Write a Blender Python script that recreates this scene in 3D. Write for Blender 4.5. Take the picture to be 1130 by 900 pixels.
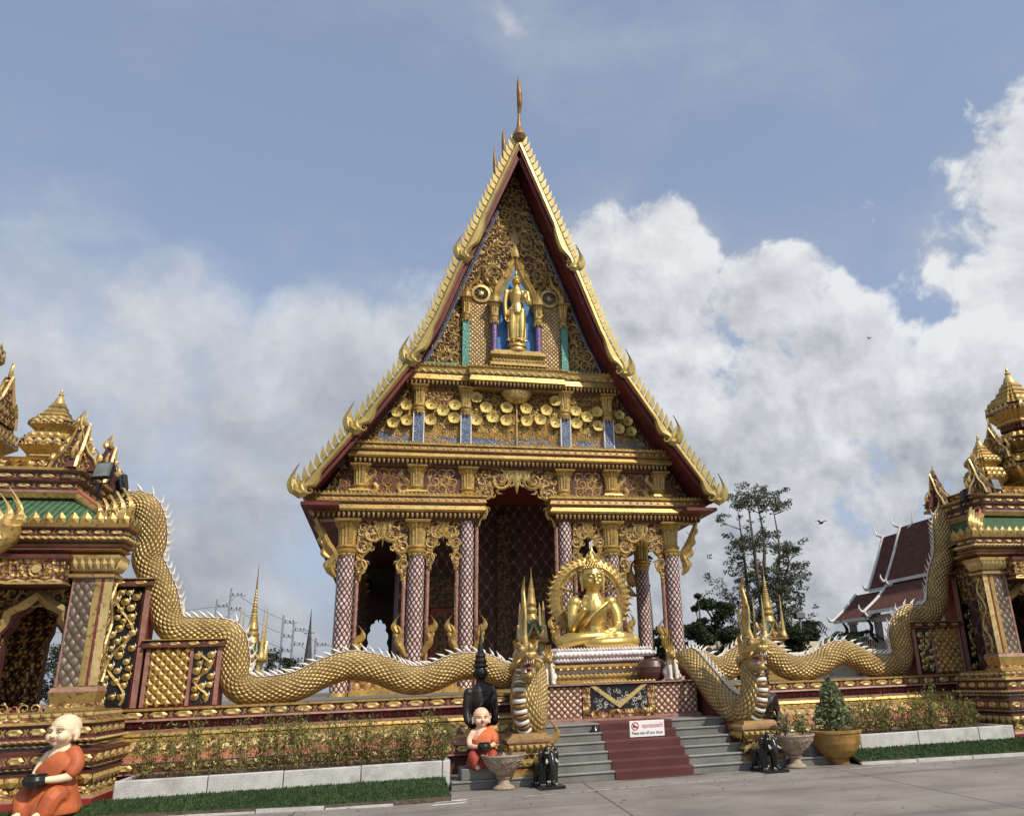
import bpy, bmesh, math, random
from math import sin, cos, pi, radians, sqrt, atan2
from mathutils import Vector, Matrix

for o in list(bpy.data.objects):
    bpy.data.objects.remove(o)
SC = bpy.context.scene
COL = SC.collection

# ------------------------------------------------------------------ camera
YAW, PITCH, ROLL, FPX = 0.260835, 0.319890, -0.0396197, 868.965
cd = bpy.data.cameras.new('camera')
cam = bpy.data.objects.new('camera', cd)
COL.objects.link(cam)
fw = Vector((sin(YAW) * cos(PITCH), cos(YAW) * cos(PITCH), sin(PITCH)))
rt = Vector((cos(YAW), -sin(YAW), 0))
up = rt.cross(fw)
r2 = rt * cos(ROLL) + up * sin(ROLL)
u2 = -rt * sin(ROLL) + up * cos(ROLL)
mw = Matrix(((r2.x, u2.x, -fw.x, -4.84785), (r2.y, u2.y, -fw.y, -14.7615), (r2.z, u2.z, -fw.z, 1.72979), (0, 0, 0, 1)))
cam.matrix_world = mw
cd.sensor_fit = 'HORIZONTAL'
cd.sensor_width = 36
cd.lens = FPX / 1130 * 36
cd.shift_x = -(653.571 - 565) / 1130
cd.shift_y = (459.863 - 450) / 1130
cd.clip_end = 2000
SC.camera = cam

# ------------------------------------------------------------------ light
SUN_EL, SUN_AZ = radians(46), radians(33)      # azimuth measured from -Y towards +X
S = Vector((sin(SUN_AZ) * cos(SUN_EL), -cos(SUN_AZ) * cos(SUN_EL), sin(SUN_EL)))
sd = bpy.data.lights.new('sun', 'SUN')
sd.energy = 4.1
sd.angle = radians(0.5)
sd.color = (1.0, 0.93, 0.82)
sun = bpy.data.objects.new('sun', sd)
COL.objects.link(sun)
sun.rotation_euler = (-S).to_track_quat('-Z', 'Y').to_euler()

world = bpy.data.worlds.new('World')
SC.world = world
world.use_nodes = True
wt = world.node_tree
wt.nodes.clear()


class G:
    """tiny node-graph writer"""
    def __init__(s, tree):
        s.t = tree

    def n(s, typ, ins=None, **props):
        nd = s.t.nodes.new('ShaderNode' + typ)
        for k, v in props.items():
            setattr(nd, k, v)
        for k, v in (ins or {}).items():
            s.put(nd.inputs[k], v)
        return nd

    def put(s, sock, v):
        if isinstance(v, bpy.types.NodeSocket):
            s.t.links.new(v, sock)
        elif isinstance(v, bpy.types.Node):
            s.t.links.new(v.outputs[0], sock)
        else:
            if isinstance(v, (tuple, list)) and len(v) == 3 and sock.type == 'RGBA':
                v = (*v, 1)
            sock.default_value = v

    def m(s, op, a, b=0.0, c=None, clamp=False):
        nd = s.n('Math', operation=op, use_clamp=clamp)
        s.put(nd.inputs[0], a)
        s.put(nd.inputs[1], b)
        if c is not None:
            s.put(nd.inputs[2], c)
        return nd.outputs[0]

    def step(s, x, a, b):
        nd = s.n('MapRange', {'Value': x, 'From Min': a, 'From Max': b}, interpolation_type='SMOOTHSTEP')
        return nd.outputs[0]

    def mix(s, f, a, b, mode='MIX'):
        nd = s.n('Mix', data_type='RGBA', blend_type=mode)
        s.put(nd.inputs[0], f)
        s.put(nd.inputs[6], a)
        s.put(nd.inputs[7], b)
        return nd.outputs[2]

    def vm(s, op, a, b=(0, 0, 0)):
        nd = s.n('VectorMath', operation=op)
        s.put(nd.inputs[0], a)
        s.put(nd.inputs[1], b)
        return nd


g = G(wt)
sky = g.n('TexSky', sky_type='NISHITA', sun_disc=False, sun_elevation=SUN_EL, sun_rotation=pi - SUN_AZ,
          altitude=0, air_density=1.0, dust_density=1.6, ozone_density=1.2)
SKY_S = 0.14
tc = g.n('TexCoord')
d = tc.outputs['Generated']
sep = g.n('SeparateXYZ', {0: d})
dz = sep.outputs[2]
# cumulus masses: a few directions of the sky where cloud banks stand, broken up by noise
LOBES = [((-0.346, 0.86, 0.38), .20, .38), ((-0.233, 0.906, 0.353), .17, .80), ((-0.10, 0.92, 0.375), .12, .95), ((0.015, 0.925, 0.378), .10, .85),
         ((-0.137, 0.949, 0.285), .24, .78), ((-0.314, 0.909, 0.276), .24, .74),
         ((0.255, 0.835, 0.487), .10, .95), ((0.33, 0.81, 0.485), .10, .95), ((0.42, 0.79, 0.44), .09, .9), ((0.293, 0.879, 0.376), .18, 1.0),
         ((0.42, 0.86, 0.30), .15, .85), ((0.544, 0.775, 0.33), .12, .95), ((0.62, 0.66, 0.42), .09, .9), ((0.66, 0.56, 0.50), .13, 1.0),
         ((0.71, 0.58, 0.41), .15, 1.0), ((0.622, 0.719, 0.31), .13, .9), ((0.682, 0.698, 0.219), .24, .85), ((0.2, 0.95, 0.2), .42, .80), ((0.6, 0.8, 0.12), .3, .75), ((-0.3, 0.95, 0.13), .35, .75),
         ((0.125, 0.687, 0.716), .06, .28),
         ((0.8, -0.5, 0.3), .4, .8), ((-0.8, -0.4, 0.35), .45, .8), ((0.1, -0.95, 0.3), .3, .6)]
cov = None
for v, rad, w in LOBES:
    vv = Vector(v).normalized()
    dist = g.vm('DISTANCE', d, tuple(vv)).outputs['Value']
    l = g.m('MULTIPLY', g.step(dist, rad * 1.25, rad * 0.3), w)
    cov = l if cov is None else g.m('MAXIMUM', cov, l)
wn = g.n('TexNoise', {'Vector': d, 'Scale': 5.0, 'Detail': 3.0})
wsc = g.vm('SCALE', g.vm('SUBTRACT', wn.outputs['Color'], (.5, .5, .5)).outputs[0])
wsc.inputs['Scale'].default_value = 0.08
dw = g.vm('ADD', d, wsc.outputs[0]).outputs[0]
n1 = g.n('TexNoise', {'Vector': dw, 'Scale': 7.0, 'Detail': 9.0, 'Roughness': .58}).outputs['Fac']
n2 = g.n('TexNoise', {'Vector': g.vm('MULTIPLY', dw, (1, 1, 2.2)).outputs[0], 'Scale': 2.6, 'Detail': 7.0, 'Roughness': .6}).outputs['Fac']
amp = g.m('ADD', .75, g.m('MULTIPLY', g.step(sep.outputs[0], -.08, .26), .85))
dens = g.m('ADD', g.m('MULTIPLY', cov, 0.62), g.m('MULTIPLY', g.m('SUBTRACT', n1, .5), amp))
dens = g.m('ADD', dens, g.m('MULTIPLY', g.m('SUBTRACT', n2, .5), .35))
RT = g.step(sep.outputs[0], .02, .28)
cl = g.m('MULTIPLY', g.n('MapRange', {'Value': dens, 'From Min': g.m('ADD', .20, g.m('MULTIPLY', RT, .05)), 'From Max': g.m('SUBTRACT', .54, g.m('MULTIPLY', RT, .15))}, interpolation_type='SMOOTHSTEP').outputs[0], g.m('ADD', .85, g.m('MULTIPLY', g.step(sep.outputs[0], -.1, .2), .15)))
wisp = g.m('MULTIPLY', g.step(g.m('ADD', n2, g.m('MULTIPLY', cov, .18)), .46, .76), .55)
haze = g.m('ADD', .42, g.m('MULTIPLY', g.step(dz, .55, .02), .38))
# cloud light: bright on the upper rims, blue grey in the thick lower body
dup = g.vm('ADD', dw, (0.016, -0.01, 0.030)).outputs[0]
n1u = g.n('TexNoise', {'Vector': dup, 'Scale': 7.0, 'Detail': 9.0, 'Roughness': .58}).outputs['Fac']
edge = g.m('SUBTRACT', n1, n1u)
thick = g.step(dens, .40, .85)
low = g.step(dz, .44, .20)
shade = g.step(n2, .38, .62)
lit = g.m('ADD', g.m('SUBTRACT', g.m('ADD', .84, g.m('MULTIPLY', RT, .12)), g.m('ADD', g.m('MULTIPLY', thick, .22), g.m('ADD', g.m('MULTIPLY', low, .42), g.m('MULTIPLY', shade, .22)))), g.m('MULTIPLY', edge, g.m('MULTIPLY', amp, 1.7)), clamp=True)
ccol = g.mix(lit, (.295, .325, .375), (.84, .855, .87))
skyc = g.vm('SCALE', sky.outputs[0])
skyc.inputs['Scale'].default_value = SKY_S
base = g.mix(haze, skyc.outputs[0], (.445, .535, .72))
base = g.mix(wisp, base, (.46, .50, .585))
base = g.mix(g.m('MULTIPLY', g.step(dz, .22, .02), .6), base, (.335, .36, .40))
fin = g.mix(g.m('MULTIPLY', cl, .93), base, ccol)
bg = g.n('Background', {'Color': fin, 'Strength': 1.0})
out = g.n('OutputWorld')
wt.links.new(bg.outputs[0], out.inputs[0])

SC.view_settings.view_transform = 'Standard'
SC.view_settings.look = 'None'
SC.view_settings.exposure = 0.0
SC.view_settings.gamma = 1.0
SC.view_settings.use_curve_mapping = False
SC.cycles.max_bounces = 5
SC.cycles.diffuse_bounces = 3
SC.cycles.glossy_bounces = 3
SC.cycles.transmission_bounces = 2
SC.cycles.use_denoising = True

# ------------------------------------------------------------------ materials
MATS = {}


def newmat(name):
    m = bpy.data.materials.new(name)
    m.use_nodes = True
    t = m.node_tree
    b = t.nodes['Principled BSDF']
    MATS[name] = m
    return m, G(t), b


def bump(g, b, h, s, dist=.02):
    bn = g.n('Bump', {'Height': h, 'Strength': s, 'Distance': dist})
    g.put(b.inputs['Normal'], bn.outputs[0])


def simple(name, col, rough=.6, metal=0., var=.25, nscale=3., bmp=0., bscale=20., spec=.5, dirt=None):
    m, g, b = newmat(name)
    tc = g.n('TexCoord').outputs['Object']
    n = g.n('TexNoise', {'Vector': tc, 'Scale': nscale, 'Detail': 6.0, 'Roughness': .65}).outputs['Fac']
    f = g.step(n, .3, .7)
    dark = tuple(c * (1 - var) for c in col)
    light = tuple(min(1, c * (1 + var)) for c in col)
    c = g.mix(f, dark, light)
    if dirt:
        n2 = g.n('TexNoise', {'Vector': tc, 'Scale': nscale * .37, 'Detail': 8.0, 'Roughness': .7}).outputs['Fac']
        c = g.mix(g.m('MULTIPLY', g.step(n2, .52, .72), .6), c, dirt)
    g.put(b.inputs['Base Color'], c)
    g.put(b.inputs['Roughness'], g.m('ADD', rough - .08, g.m('MULTIPLY', n, .16)))
    b.inputs['Metallic'].default_value = metal
    b.inputs['Specular IOR Level'].default_value = spec
    if bmp:
        n3 = g.n('TexNoise', {'Vector': tc, 'Scale': bscale, 'Detail': 5.0}).outputs['Fac']
        bump(g, b, n3, bmp)
    return m


def diamond(name, su, sv, boss, line, lo=.12, hi=.3, rough=.45, metal=0., bmp=.7, uv=True, boss2=None, power=1.):
    """diamond lattice over the UVs (metres): raised lozenges parted by grooves"""
    m, g, b = newmat(name)
    tc = g.n('TexCoord')
    wb = g.n('TexNoise', {'Vector': tc.outputs['Object'], 'Scale': 2.5, 'Detail': 3.0}).outputs['Color']
    ws = g.vm('SCALE', g.vm('SUBTRACT', wb, (.5, .5, .5)).outputs[0])
    ws.inputs['Scale'].default_value = su * .55
    sp = g.n('SeparateXYZ', {0: g.vm('ADD', tc.outputs['UV'], ws.outputs[0]).outputs[0]})
    u = g.m('DIVIDE', sp.outputs[0], su)
    v = g.m('DIVIDE', sp.outputs[1], sv)
    cid = g.n('CombineXYZ', {0: g.m('FLOOR', g.m('ADD', u, v)), 1: g.m('FLOOR', g.m('SUBTRACT', u, v)), 2: 0.0})
    tile = g.n('TexWhiteNoise', {'Vector': cid.outputs[0]}, noise_dimensions='3D').outputs['Value']
    a = g.m('ABSOLUTE', g.m('SINE', g.m('MULTIPLY', g.m('ADD', u, v), pi)))
    c = g.m('ABSOLUTE', g.m('SINE', g.m('MULTIPLY', g.m('SUBTRACT', u, v), pi)))
    h = g.m('MULTIPLY', a, c)
    f = g.step(h, lo, hi)
    nz = g.n('TexNoise', {'Vector': tc.outputs['Object'], 'Scale': 2.2, 'Detail': 7.0, 'Roughness': .7}).outputs['Fac']
    bc = g.mix(g.step(nz, .3, .72), tuple(x * .62 for x in boss), boss2 or boss)
    bc = g.mix(g.m('MULTIPLY', g.m('POWER', tile, 2.2), .6), bc, tuple(x * .38 for x in boss))
    col = g.mix(f, line, bc)
    g.put(b.inputs['Base Color'], col)
    g.put(b.inputs['Metallic'], g.m('MULTIPLY', f, metal))
    g.put(b.inputs['Roughness'], g.m('ADD', rough - .12, g.m('ADD', g.m('MULTIPLY', nz, .15), g.m('MULTIPLY', tile, .15))))
    bump(g, b, h, bmp, .03)
    return m


def carved(name, goldc, ground, scale=3.2, freq=34., rough=.42, metal=.55, bmp=1., thr=(-.35, .25)):
    """spiral foliage relief: one volute per voronoi cell"""
    m, g, b = newmat(name)
    tc = g.n('TexCoord')
    uv = tc.outputs['UV']
    sc = g.vm('SCALE', uv)
    sc.inputs['Scale'].default_value = scale
    vo = g.n('TexVoronoi', {'Vector': sc.outputs[0], 'Scale': 1.0, 'Randomness': .75}, voronoi_dimensions='2D')
    dv = g.vm('SUBTRACT', sc.outputs[0], vo.outputs['Position']).outputs[0]
    sp = g.n('SeparateXYZ', {0: dv})
    ang = g.m('ARCTAN2', sp.outputs[1], sp.outputs[0])
    ln = vo.outputs['Distance']
    w = g.m('SINE', g.m('ADD', g.m('MULTIPLY', ln, freq / scale), ang))
    fl = g.m('SINE', g.m('MULTIPLY', ang, 7.0))
    h = g.m('ADD', w, g.m('MULTIPLY', fl, .35))
    nz = g.n('TexNoise', {'Vector': tc.outputs['Object'], 'Scale': 14.0, 'Detail': 4.0}).outputs['Fac']
    h = g.m('ADD', h, g.m('MULTIPLY', g.m('SUBTRACT', nz, .5), 1.3))
    f = g.step(h, *thr)
    nv = g.n('TexNoise', {'Vector': tc.outputs['Object'], 'Scale': 1.7, 'Detail': 6.0, 'Roughness': .7}).outputs['Fac']
    gc = g.mix(g.step(nv, .3, .7), tuple(c * .6 for c in goldc), goldc)
    g.put(b.inputs['Base Color'], g.mix(f, ground, gc))
    g.put(b.inputs['Metallic'], g.m('MULTIPLY', f, metal))
    b.inputs['Roughness'].default_value = rough
    bump(g, b, h, bmp, .03)
    return m


GOLD = (.59, .41, .135)
MAR = (.085, .020, .014)
def goldmat(name, col, rough, metal, crev_amt, crev):
    m, g, b = newmat(name)
    tc = g.n('TexCoord').outputs['Object']
    n = g.n('TexNoise', {'Vector': tc, 'Scale': 1.6, 'Detail': 7.0, 'Roughness': .7}).outputs['Fac']
    n2 = g.n('TexNoise', {'Vector': tc, 'Scale': 13.0, 'Detail': 5.0, 'Roughness': .65}).outputs['Fac']
    n3 = g.n('TexNoise', {'Vector': tc, 'Scale': .7, 'Detail': 4.0}).outputs['Fac']
    c = g.mix(g.step(n, .32, .7), tuple(x * .62 for x in col), col)
    c = g.mix(g.m('MULTIPLY', g.step(n3, .42, .66), .45), c, (col[0] * .92, col[1] * .80, col[2] * .62))
    c = g.mix(g.m('MULTIPLY', g.step(n2, .50, .68), crev_amt), c, crev)  # dark noise mottling put into the gold, standing in for crevice shade
    g.put(b.inputs['Base Color'], c)
    b.inputs['Metallic'].default_value = metal
    g.put(b.inputs['Roughness'], g.m('ADD', rough - .1, g.m('MULTIPLY', n2, .2)))
    bump(g, b, n2, .35, .01)
    return m


goldmat('gold', GOLD, .42, .55, .8, (.10, .04, .02))
goldmat('gold_pale', (.71, .53, .22), .46, .4, .65, (.17, .08, .035))
goldmat('gold_bargeboard', (.52, .40, .135), .42, .5, .5, (.2, .13, .05))
goldmat('gold_leaf', (.80, .58, .19), .36, .8, .12, (.45, .27, .08))
goldmat('gold_dull', (.34, .20, .07), .5, .35, .8, (.09, .035, .02))
simple('maroon', MAR, .55, 0, .45, 3, .3, 30)
simple('deep_red', (.20, .022, .016), .5, 0, .35, 2, .2, 25)
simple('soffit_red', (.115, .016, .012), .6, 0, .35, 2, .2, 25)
simple('salmon', (.36, .13, .07), .6, 0, .3, 4, .3, 25, dirt=(.14, .05, .03))
simple('rose_edge', (.30, .15, .115), .5, 0, .3, 5, .3, 25)
simple('white_mosaic', (.70, .64, .60), .4, 0, .25, 9, .4, 40)
simple('white_trim', (.72, .69, .66), .5, 0, .12, 3, .1, 30, dirt=(.4, .36, .32))
simple('ivory', (.72, .62, .42), .5, 0, .15, 3, .1, 30, dirt=(.42, .3, .15))
simple('blue_glass', (.12, .15, .21), .22, .3, .45, 12, .5, 60)
simple('niche_blue', (.03, .17, .42), .4, 0, .3, 3, .2, 30)
simple('green_glass', (.07, .22, .17), .25, .2, .4, 12, .5, 60)
simple('purple_glass', (.17, .10, .24), .25, .2, .4, 12, .5, 60)
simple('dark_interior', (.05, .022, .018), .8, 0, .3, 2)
simple('black_gloss', (.014, .013, .012), .22, 0, .3, 4, .15, 20)
simple('black_metal', (.02, .02, .022), .45, .3, .2, 6)
simple('lens_glass', (.25, .28, .27), .15, .4, .2, 6)
simple('skin_paint', (.76, .60, .39), .6, 0, .10, 3, .12, 30, dirt=(.56, .42, .26))
simple('skin_paint_pink', (.80, .50, .34), .5, 0, .06, 3, .08, 30, dirt=(.66, .40, .26))
simple('robe_orange', (.44, .105, .032), .6, 0, .18, 4, .25, 22, dirt=(.42, .085, .025))
simple('robe_bright', (.54, .125, .032), .6, 0, .18, 4, .25, 22)
simple('robe_red', (.42, .06, .022), .6, 0, .18, 4, .25, 22)
simple('brow_paint', (.30, .17, .10), .6, 0, .1, 4)
simple('lip_paint', (.42, .12, .075), .5, 0, .1, 4)
simple('dark_bronze', (.016, .010, .008), .5, .1, .5, 4, .5, 12, dirt=(.055, .026, .018))
simple('white_stone', (.70, .66, .58), .55, 0, .15, 6, .3, 30, dirt=(.42, .34, .24))
simple('bowl_stone', (.34, .26, .19), .75, 0, .25, 7, .6, 30, dirt=(.22, .15, .10))
simple('glazed_brown', (.30, .17, .045), .3, 0, .3, 4, .15, 12, dirt=(.14, .07, .02))
simple('planter_concrete', (.50, .49, .46), .8, 0, .14, 4, .4, 40, dirt=(.22, .21, .18))
simple('soil', (.10, .07, .05), .95, 0, .4, 9, .8, 30)
simple('brown_jar', (.075, .03, .02), .4, 0, .3, 5, .2, 20)
simple('bark', (.10, .08, .06), .9, 0, .35, 9, .6, 25)
simple('sign_white', (.78, .76, .74), .45, 0, .04, 3)
simple('sign_red', (.45, .03, .04), .5, 0, .1, 3)
simple('sign_ink', (.05, .035, .035), .5, 0, .1, 3)
simple('cream_wall', (.62, .56, .42), .8, 0, .12, 2, .2, 20, dirt=(.42, .37, .27))
simple('grey_column', (.36, .36, .36), .7, 0, .12, 3, .2, 20)
simple('pole_concrete', (.24, .25, .27), .8, 0, .15, 3)
simple('wire_black', (.06, .065, .075), .7, 0, .1, 3)
simple('teeth_white', (.78, .74, .68), .4, 0, .05, 5)
simple('dark_spire_paint', (.045, .05, .05), .7, 0, .3, 2)
simple('paint_white', (.62, .60, .57), .7, 0, .2, 9, 0, 20, dirt=(.36, .34, .32))
simple('bird_dark', (.03, .03, .035), .8)
diamond('column_mosaic', .21, .26, (.74, .64, .58), (.12, .03, .024), .36, .50, .32, 0, .6, boss2=(.80, .73, .69))
diamond('gold_lattice', .36, .36, (.60, .40, .14), (.16, .05, .03), .10, .35, .42, .5, 1.)
diamond('tymp_lattice', .18, .18, (.66, .50, .22), (.20, .07, .04), .08, .35, .42, .5, 1.)
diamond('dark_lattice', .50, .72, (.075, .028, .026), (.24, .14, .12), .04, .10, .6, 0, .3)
diamond('landing_lattice', .135, .135, (.70, .50, .34), (.14, .04, .03), .20, .42, .45, .2, 1.)
diamond('grey_mosaic', .16, .20, (.21, .17, .12), (.10, .05, .03), .12, .4, .45, .2, .7, boss2=(.28, .24, .18))
diamond('naga_scale', .095, .135, (.70, .50, .17), (.17, .08, .028), .04, .36, .42, .4, 1., boss2=(.78, .58, .22))
diamond('tile_pavilion', .30, .22, (.175, .060, .038), (.08, .028, .019), .05, .3, .95, 0, .5)
carved('carved', (.56, .38, .13), (.10, .03, .018), 2.6, 20)
carved('carved_fine', (.54, .36, .12), (.12, .04, .025), 4.6, 30)
carved('carved_bright', (.64, .45, .17), (.17, .06, .03), 3.6, 26)
carved('carved_dark', (.52, .35, .125), (.085, .028, .018), 3.4, 24, thr=(-.25, .35))
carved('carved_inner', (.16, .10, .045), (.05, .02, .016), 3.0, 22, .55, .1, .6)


def mat_tiles():
    m, g, b = newmat('green_tile')
    tc = g.n('TexCoord')
    sp = g.n('SeparateXYZ', {0: tc.outputs['UV']})
    w = g.m('ABSOLUTE', g.m('SINE', g.m('MULTIPLY', sp.outputs[0], pi / .115)))
    n = g.n('TexNoise', {'Vector': tc.outputs['Object'], 'Scale': 8.0, 'Detail': 5.0}).outputs['Fac']
    c = g.mix(g.step(n, .3, .7), (.02, .085, .045), (.045, .15, .075))
    c = g.mix(g.step(w, .35, .1), c, (.30, .25, .12))
    g.put(b.inputs['Base Color'], c)
    b.inputs['Roughness'].default_value = .35
    bump(g, b, w, .9, .03)


mat_tiles()


def mat_pave():
    m, g, b = newmat('paving')
    tc = g.n('TexCoord').outputs['Object']
    n = g.n('TexNoise', {'Vector': tc, 'Scale': .6, 'Detail': 9.0, 'Roughness': .7}).outputs['Fac']
    n2 = g.n('TexNoise', {'Vector': tc, 'Scale': 40.0, 'Detail': 4.0}).outputs['Fac']
    c = g.mix(g.step(n, .3, .7), (.185, .160, .135), (.285, .252, .218))
    c = g.mix(g.m('MULTIPLY', g.step(n2, .45, .7), .35), c, (.15, .13, .11))
    mp = g.n('Mapping', {'Vector': tc, 'Rotation': (0, 0, radians(3.4))})
    sp = g.n('SeparateXYZ', {0: mp.outputs[0]})
    jx = g.m('ABSOLUTE', g.m('SUBTRACT', g.m('FRACT', g.m('DIVIDE', g.m('ADD', sp.outputs[0], 1.35), 4.6)), .5))
    joint = g.step(jx, .4955, .4985)
    wob = g.n('TexNoise', {'Vector': tc, 'Scale': 3.0, 'Detail': 3.0}).outputs['Fac']
    vo = g.n('TexVoronoi', {'Vector': g.vm('ADD', tc, g.n('TexNoise', {'Vector': tc, 'Scale': 2.0, 'Detail': 6.0}).outputs['Color']).outputs[0], 'Scale': .28}, feature='DISTANCE_TO_EDGE')
    crack = g.m('MULTIPLY', g.step(vo.outputs['Distance'], .0035, .0005), g.step(wob, .45, .55))
    stain = g.n('TexNoise', {'Vector': g.vm('MULTIPLY', tc, (.35, 1.3, 1)).outputs[0], 'Scale': 1.1, 'Detail': 6.0}).outputs['Fac']
    c = g.mix(g.m('MULTIPLY', g.step(stain, .50, .66), .5), c, (.125, .11, .095))
    tyre = g.n('TexNoise', {'Vector': g.vm('MULTIPLY', mp.outputs[0], (.10, 2.6, 1)).outputs[0], 'Scale': 1.0, 'Detail': 5.0}).outputs['Fac']
    c = g.mix(g.m('MULTIPLY', g.step(tyre, .52, .68), .42), c, (.10, .09, .08))
    spots = g.n('TexNoise', {'Vector': tc, 'Scale': 9.0, 'Detail': 2.0}).outputs['Fac']
    c = g.mix(g.m('MULTIPLY', g.step(spots, .66, .72), .5), c, (.09, .08, .07))
    c = g.mix(g.m('MAXIMUM', joint, g.m('MULTIPLY', crack, .8)), c, (.07, .06, .055))
    g.put(b.inputs['Base Color'], c)
    b.inputs['Roughness'].default_value = .85
    bump(g, b, n2, .25, .01)


mat_pave()


def mat_granite(name, c0, c1, spk):
    m, g, b = newmat(name)
    tc = g.n('TexCoord').outputs['Object']
    n = g.n('TexNoise', {'Vector': tc, 'Scale': 60.0, 'Detail': 3.0}).outputs['Fac']
    n2 = g.n('TexNoise', {'Vector': tc, 'Scale': 2.0, 'Detail': 7.0}).outputs['Fac']
    c = g.mix(g.step(n2, .3, .7), c0, c1)
    c = g.mix(g.m('MULTIPLY', g.step(n, .5, .65), .5), c, spk)
    g.put(b.inputs['Base Color'], c)
    b.inputs['Roughness'].default_value = .55
    bump(g, b, n, .15, .005)


mat_granite('granite', (.13, .127, .113), (.20, .196, .176), (.055, .052, .046))
simple('robe_skirt', (.30, .042, .018), .6, 0, .18, 4, .25, 22)
mat_granite('granite_edge', (.20, .192, .168), (.27, .26, .23), (.10, .095, .085))
mat_granite('carpet', (.070, .015, .014), (.10, .024, .021), (.04, .010, .009))
mat_granite('carpet_edge', (.105, .030, .027), (.14, .045, .040), (.06, .018, .016))


def mat_leaf(name, c0, c1, nscale=3., trans=.25):
    m, g, b = newmat(name)
    tc = g.n('TexCoord').outputs['Object']
    n = g.n('TexNoise', {'Vector': tc, 'Scale': nscale, 'Detail': 5.0, 'Roughness': .7}).outputs['Fac']
    oi = g.n('TexWhiteNoise', {'Vector': g.vm('SNAP', tc, (.13, .13, .13)).outputs[0]}).outputs['Value']
    f = g.m('ADD', g.m('MULTIPLY', g.step(n, .3, .7), .6), g.m('MULTIPLY', oi, .4))
    g.put(b.inputs['Base Color'], g.mix(f, c0, c1))
    b.inputs['Roughness'].default_value = .6
    b.inputs['Specular IOR Level'].default_value = .3
    tr = g.n('BsdfTranslucent', {'Color': g.mix(f, c0, c1)})
    ms = g.n('MixShader', {0: trans, 1: b.outputs[0], 2: tr.outputs[0]})
    g.put(m.node_tree.nodes['Material Output'].inputs[0], ms.outputs[0])


mat_leaf('leaf_dark', (.014, .026, .010), (.045, .065, .024), .5)
mat_leaf('leaf_tall', (.045, .052, .032), (.13, .14, .085), .4)
mat_leaf('leaf_shrub', (.10, .125, .032), (.25, .26, .075), 2.)
mat_leaf('leaf_dry', (.16, .10, .045), (.24, .16, .07), 2.)
mat_leaf('leaf_bush', (.06, .09, .03), (.30, .32, .17), 6.)
mat_leaf('turf', (.024, .050, .014), (.056, .095, .030), 2.5, .15)
# ------------------------------------------------------------------ mesh helpers
V3 = Vector


class MB:
    """collects faces of several materials and links them as ONE mesh object"""
    def __init__(s, T=None):
        s.v, s.f, s.fm, s.uv, s.sm, s.T = [], [], [], [], [], T
        s.mats = []

    def add(s, vs, fs, m, uvs=None, smooth=False):
        o = len(s.v)
        vs = [V3(p) for p in vs]
        if s.T:
            vs = [V3(s.T(p)) for p in vs]
        s.v += vs
        if m not in s.mats:
            s.mats.append(m)
        mi = s.mats.index(m)
        for k, f in enumerate(fs):
            s.f.append([i + o for i in f])
            s.fm.append(mi)
            s.sm.append(smooth)
            if uvs:
                s.uv.append(uvs[k])
            else:
                p = [vs[i] for i in f]
                n = V3((0, 0, 0))
                for i in range(len(p)):
                    a, b = p[i], p[(i + 1) % len(p)]
                    n += V3(((a.y - b.y) * (a.z + b.z), (a.z - b.z) * (a.x + b.x), (a.x - b.x) * (a.y + b.y)))
                ax, ay, az = abs(n.x), abs(n.y), abs(n.z)
                if ay >= ax and ay >= az * .8:
                    s.uv.append([(q.x, q.z) for q in p])
                elif ax >= az * .8:
                    s.uv.append([(q.y, q.z) for q in p])
                else:
                    s.uv.append([(q.x, q.y) for q in p])

    def build(s, name, parent=None, origin=None, **tags):
        if parent is not None:
            origin = V3(parent['_o'])
        elif origin is None:
            origin = V3((0, 0, 0))
        origin = V3(origin)
        me = bpy.data.meshes.new(name)
        me.from_pydata([tuple(p - origin) for p in s.v], [], s.f)
        for m in s.mats:
            me.materials.append(MATS[m])
        me.polygons.foreach_set('material_index', s.fm)
        me.polygons.foreach_set('use_smooth', s.sm)
        ul = me.uv_layers.new(name='UVMap')
        flat = []
        for f in s.uv:
            for q in f:
                flat += [q[0], q[1]]
        ul.data.foreach_set('uv', flat)
        me.update()
        o = bpy.data.objects.new(name, me)
        COL.objects.link(o)
        if parent is not None:
            o.parent = parent
        else:
            o.location = origin
        o['_o'] = tuple(origin)
        for k, v in tags.items():
            o[k] = v
        return o


def thing(name, label, cat, loc, group=None):
    o = bpy.data.objects.new(name, None)
    COL.objects.link(o)
    o.location = loc
    o.empty_display_size = .2
    o['_o'] = tuple(loc)
    tag(o, label, cat, group)
    return o


def tag(o, label, cat, group=None):
    o['label'] = label
    o['category'] = cat
    if group:
        o['group'] = group
    return o


def children(o):
    return [c for c in bpy.data.objects if c.parent == o]


def dup(o, loc, label=None, parent=None, rotz=None):
    c = o.copy()
    COL.objects.link(c)
    if parent is None:
        c.location = loc
        if rotz is not None:
            c.rotation_euler = (0, 0, rotz)
        if label:
            c['label'] = label
    else:
        c.parent = parent
    for ch in children(o):
        dup(ch, None, None, c)
    return c


def box(mb, x0, x1, y0, y1, z0, z1, m):
    v = [(x, y, z) for z in (z0, z1) for y in (y0, y1) for x in (x0, x1)]
    mb.add(v, [(0, 2, 3, 1), (4, 5, 7, 6), (0, 1, 5, 4), (2, 6, 7, 3), (1, 3, 7, 5), (0, 4, 6, 2)], m)


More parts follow.
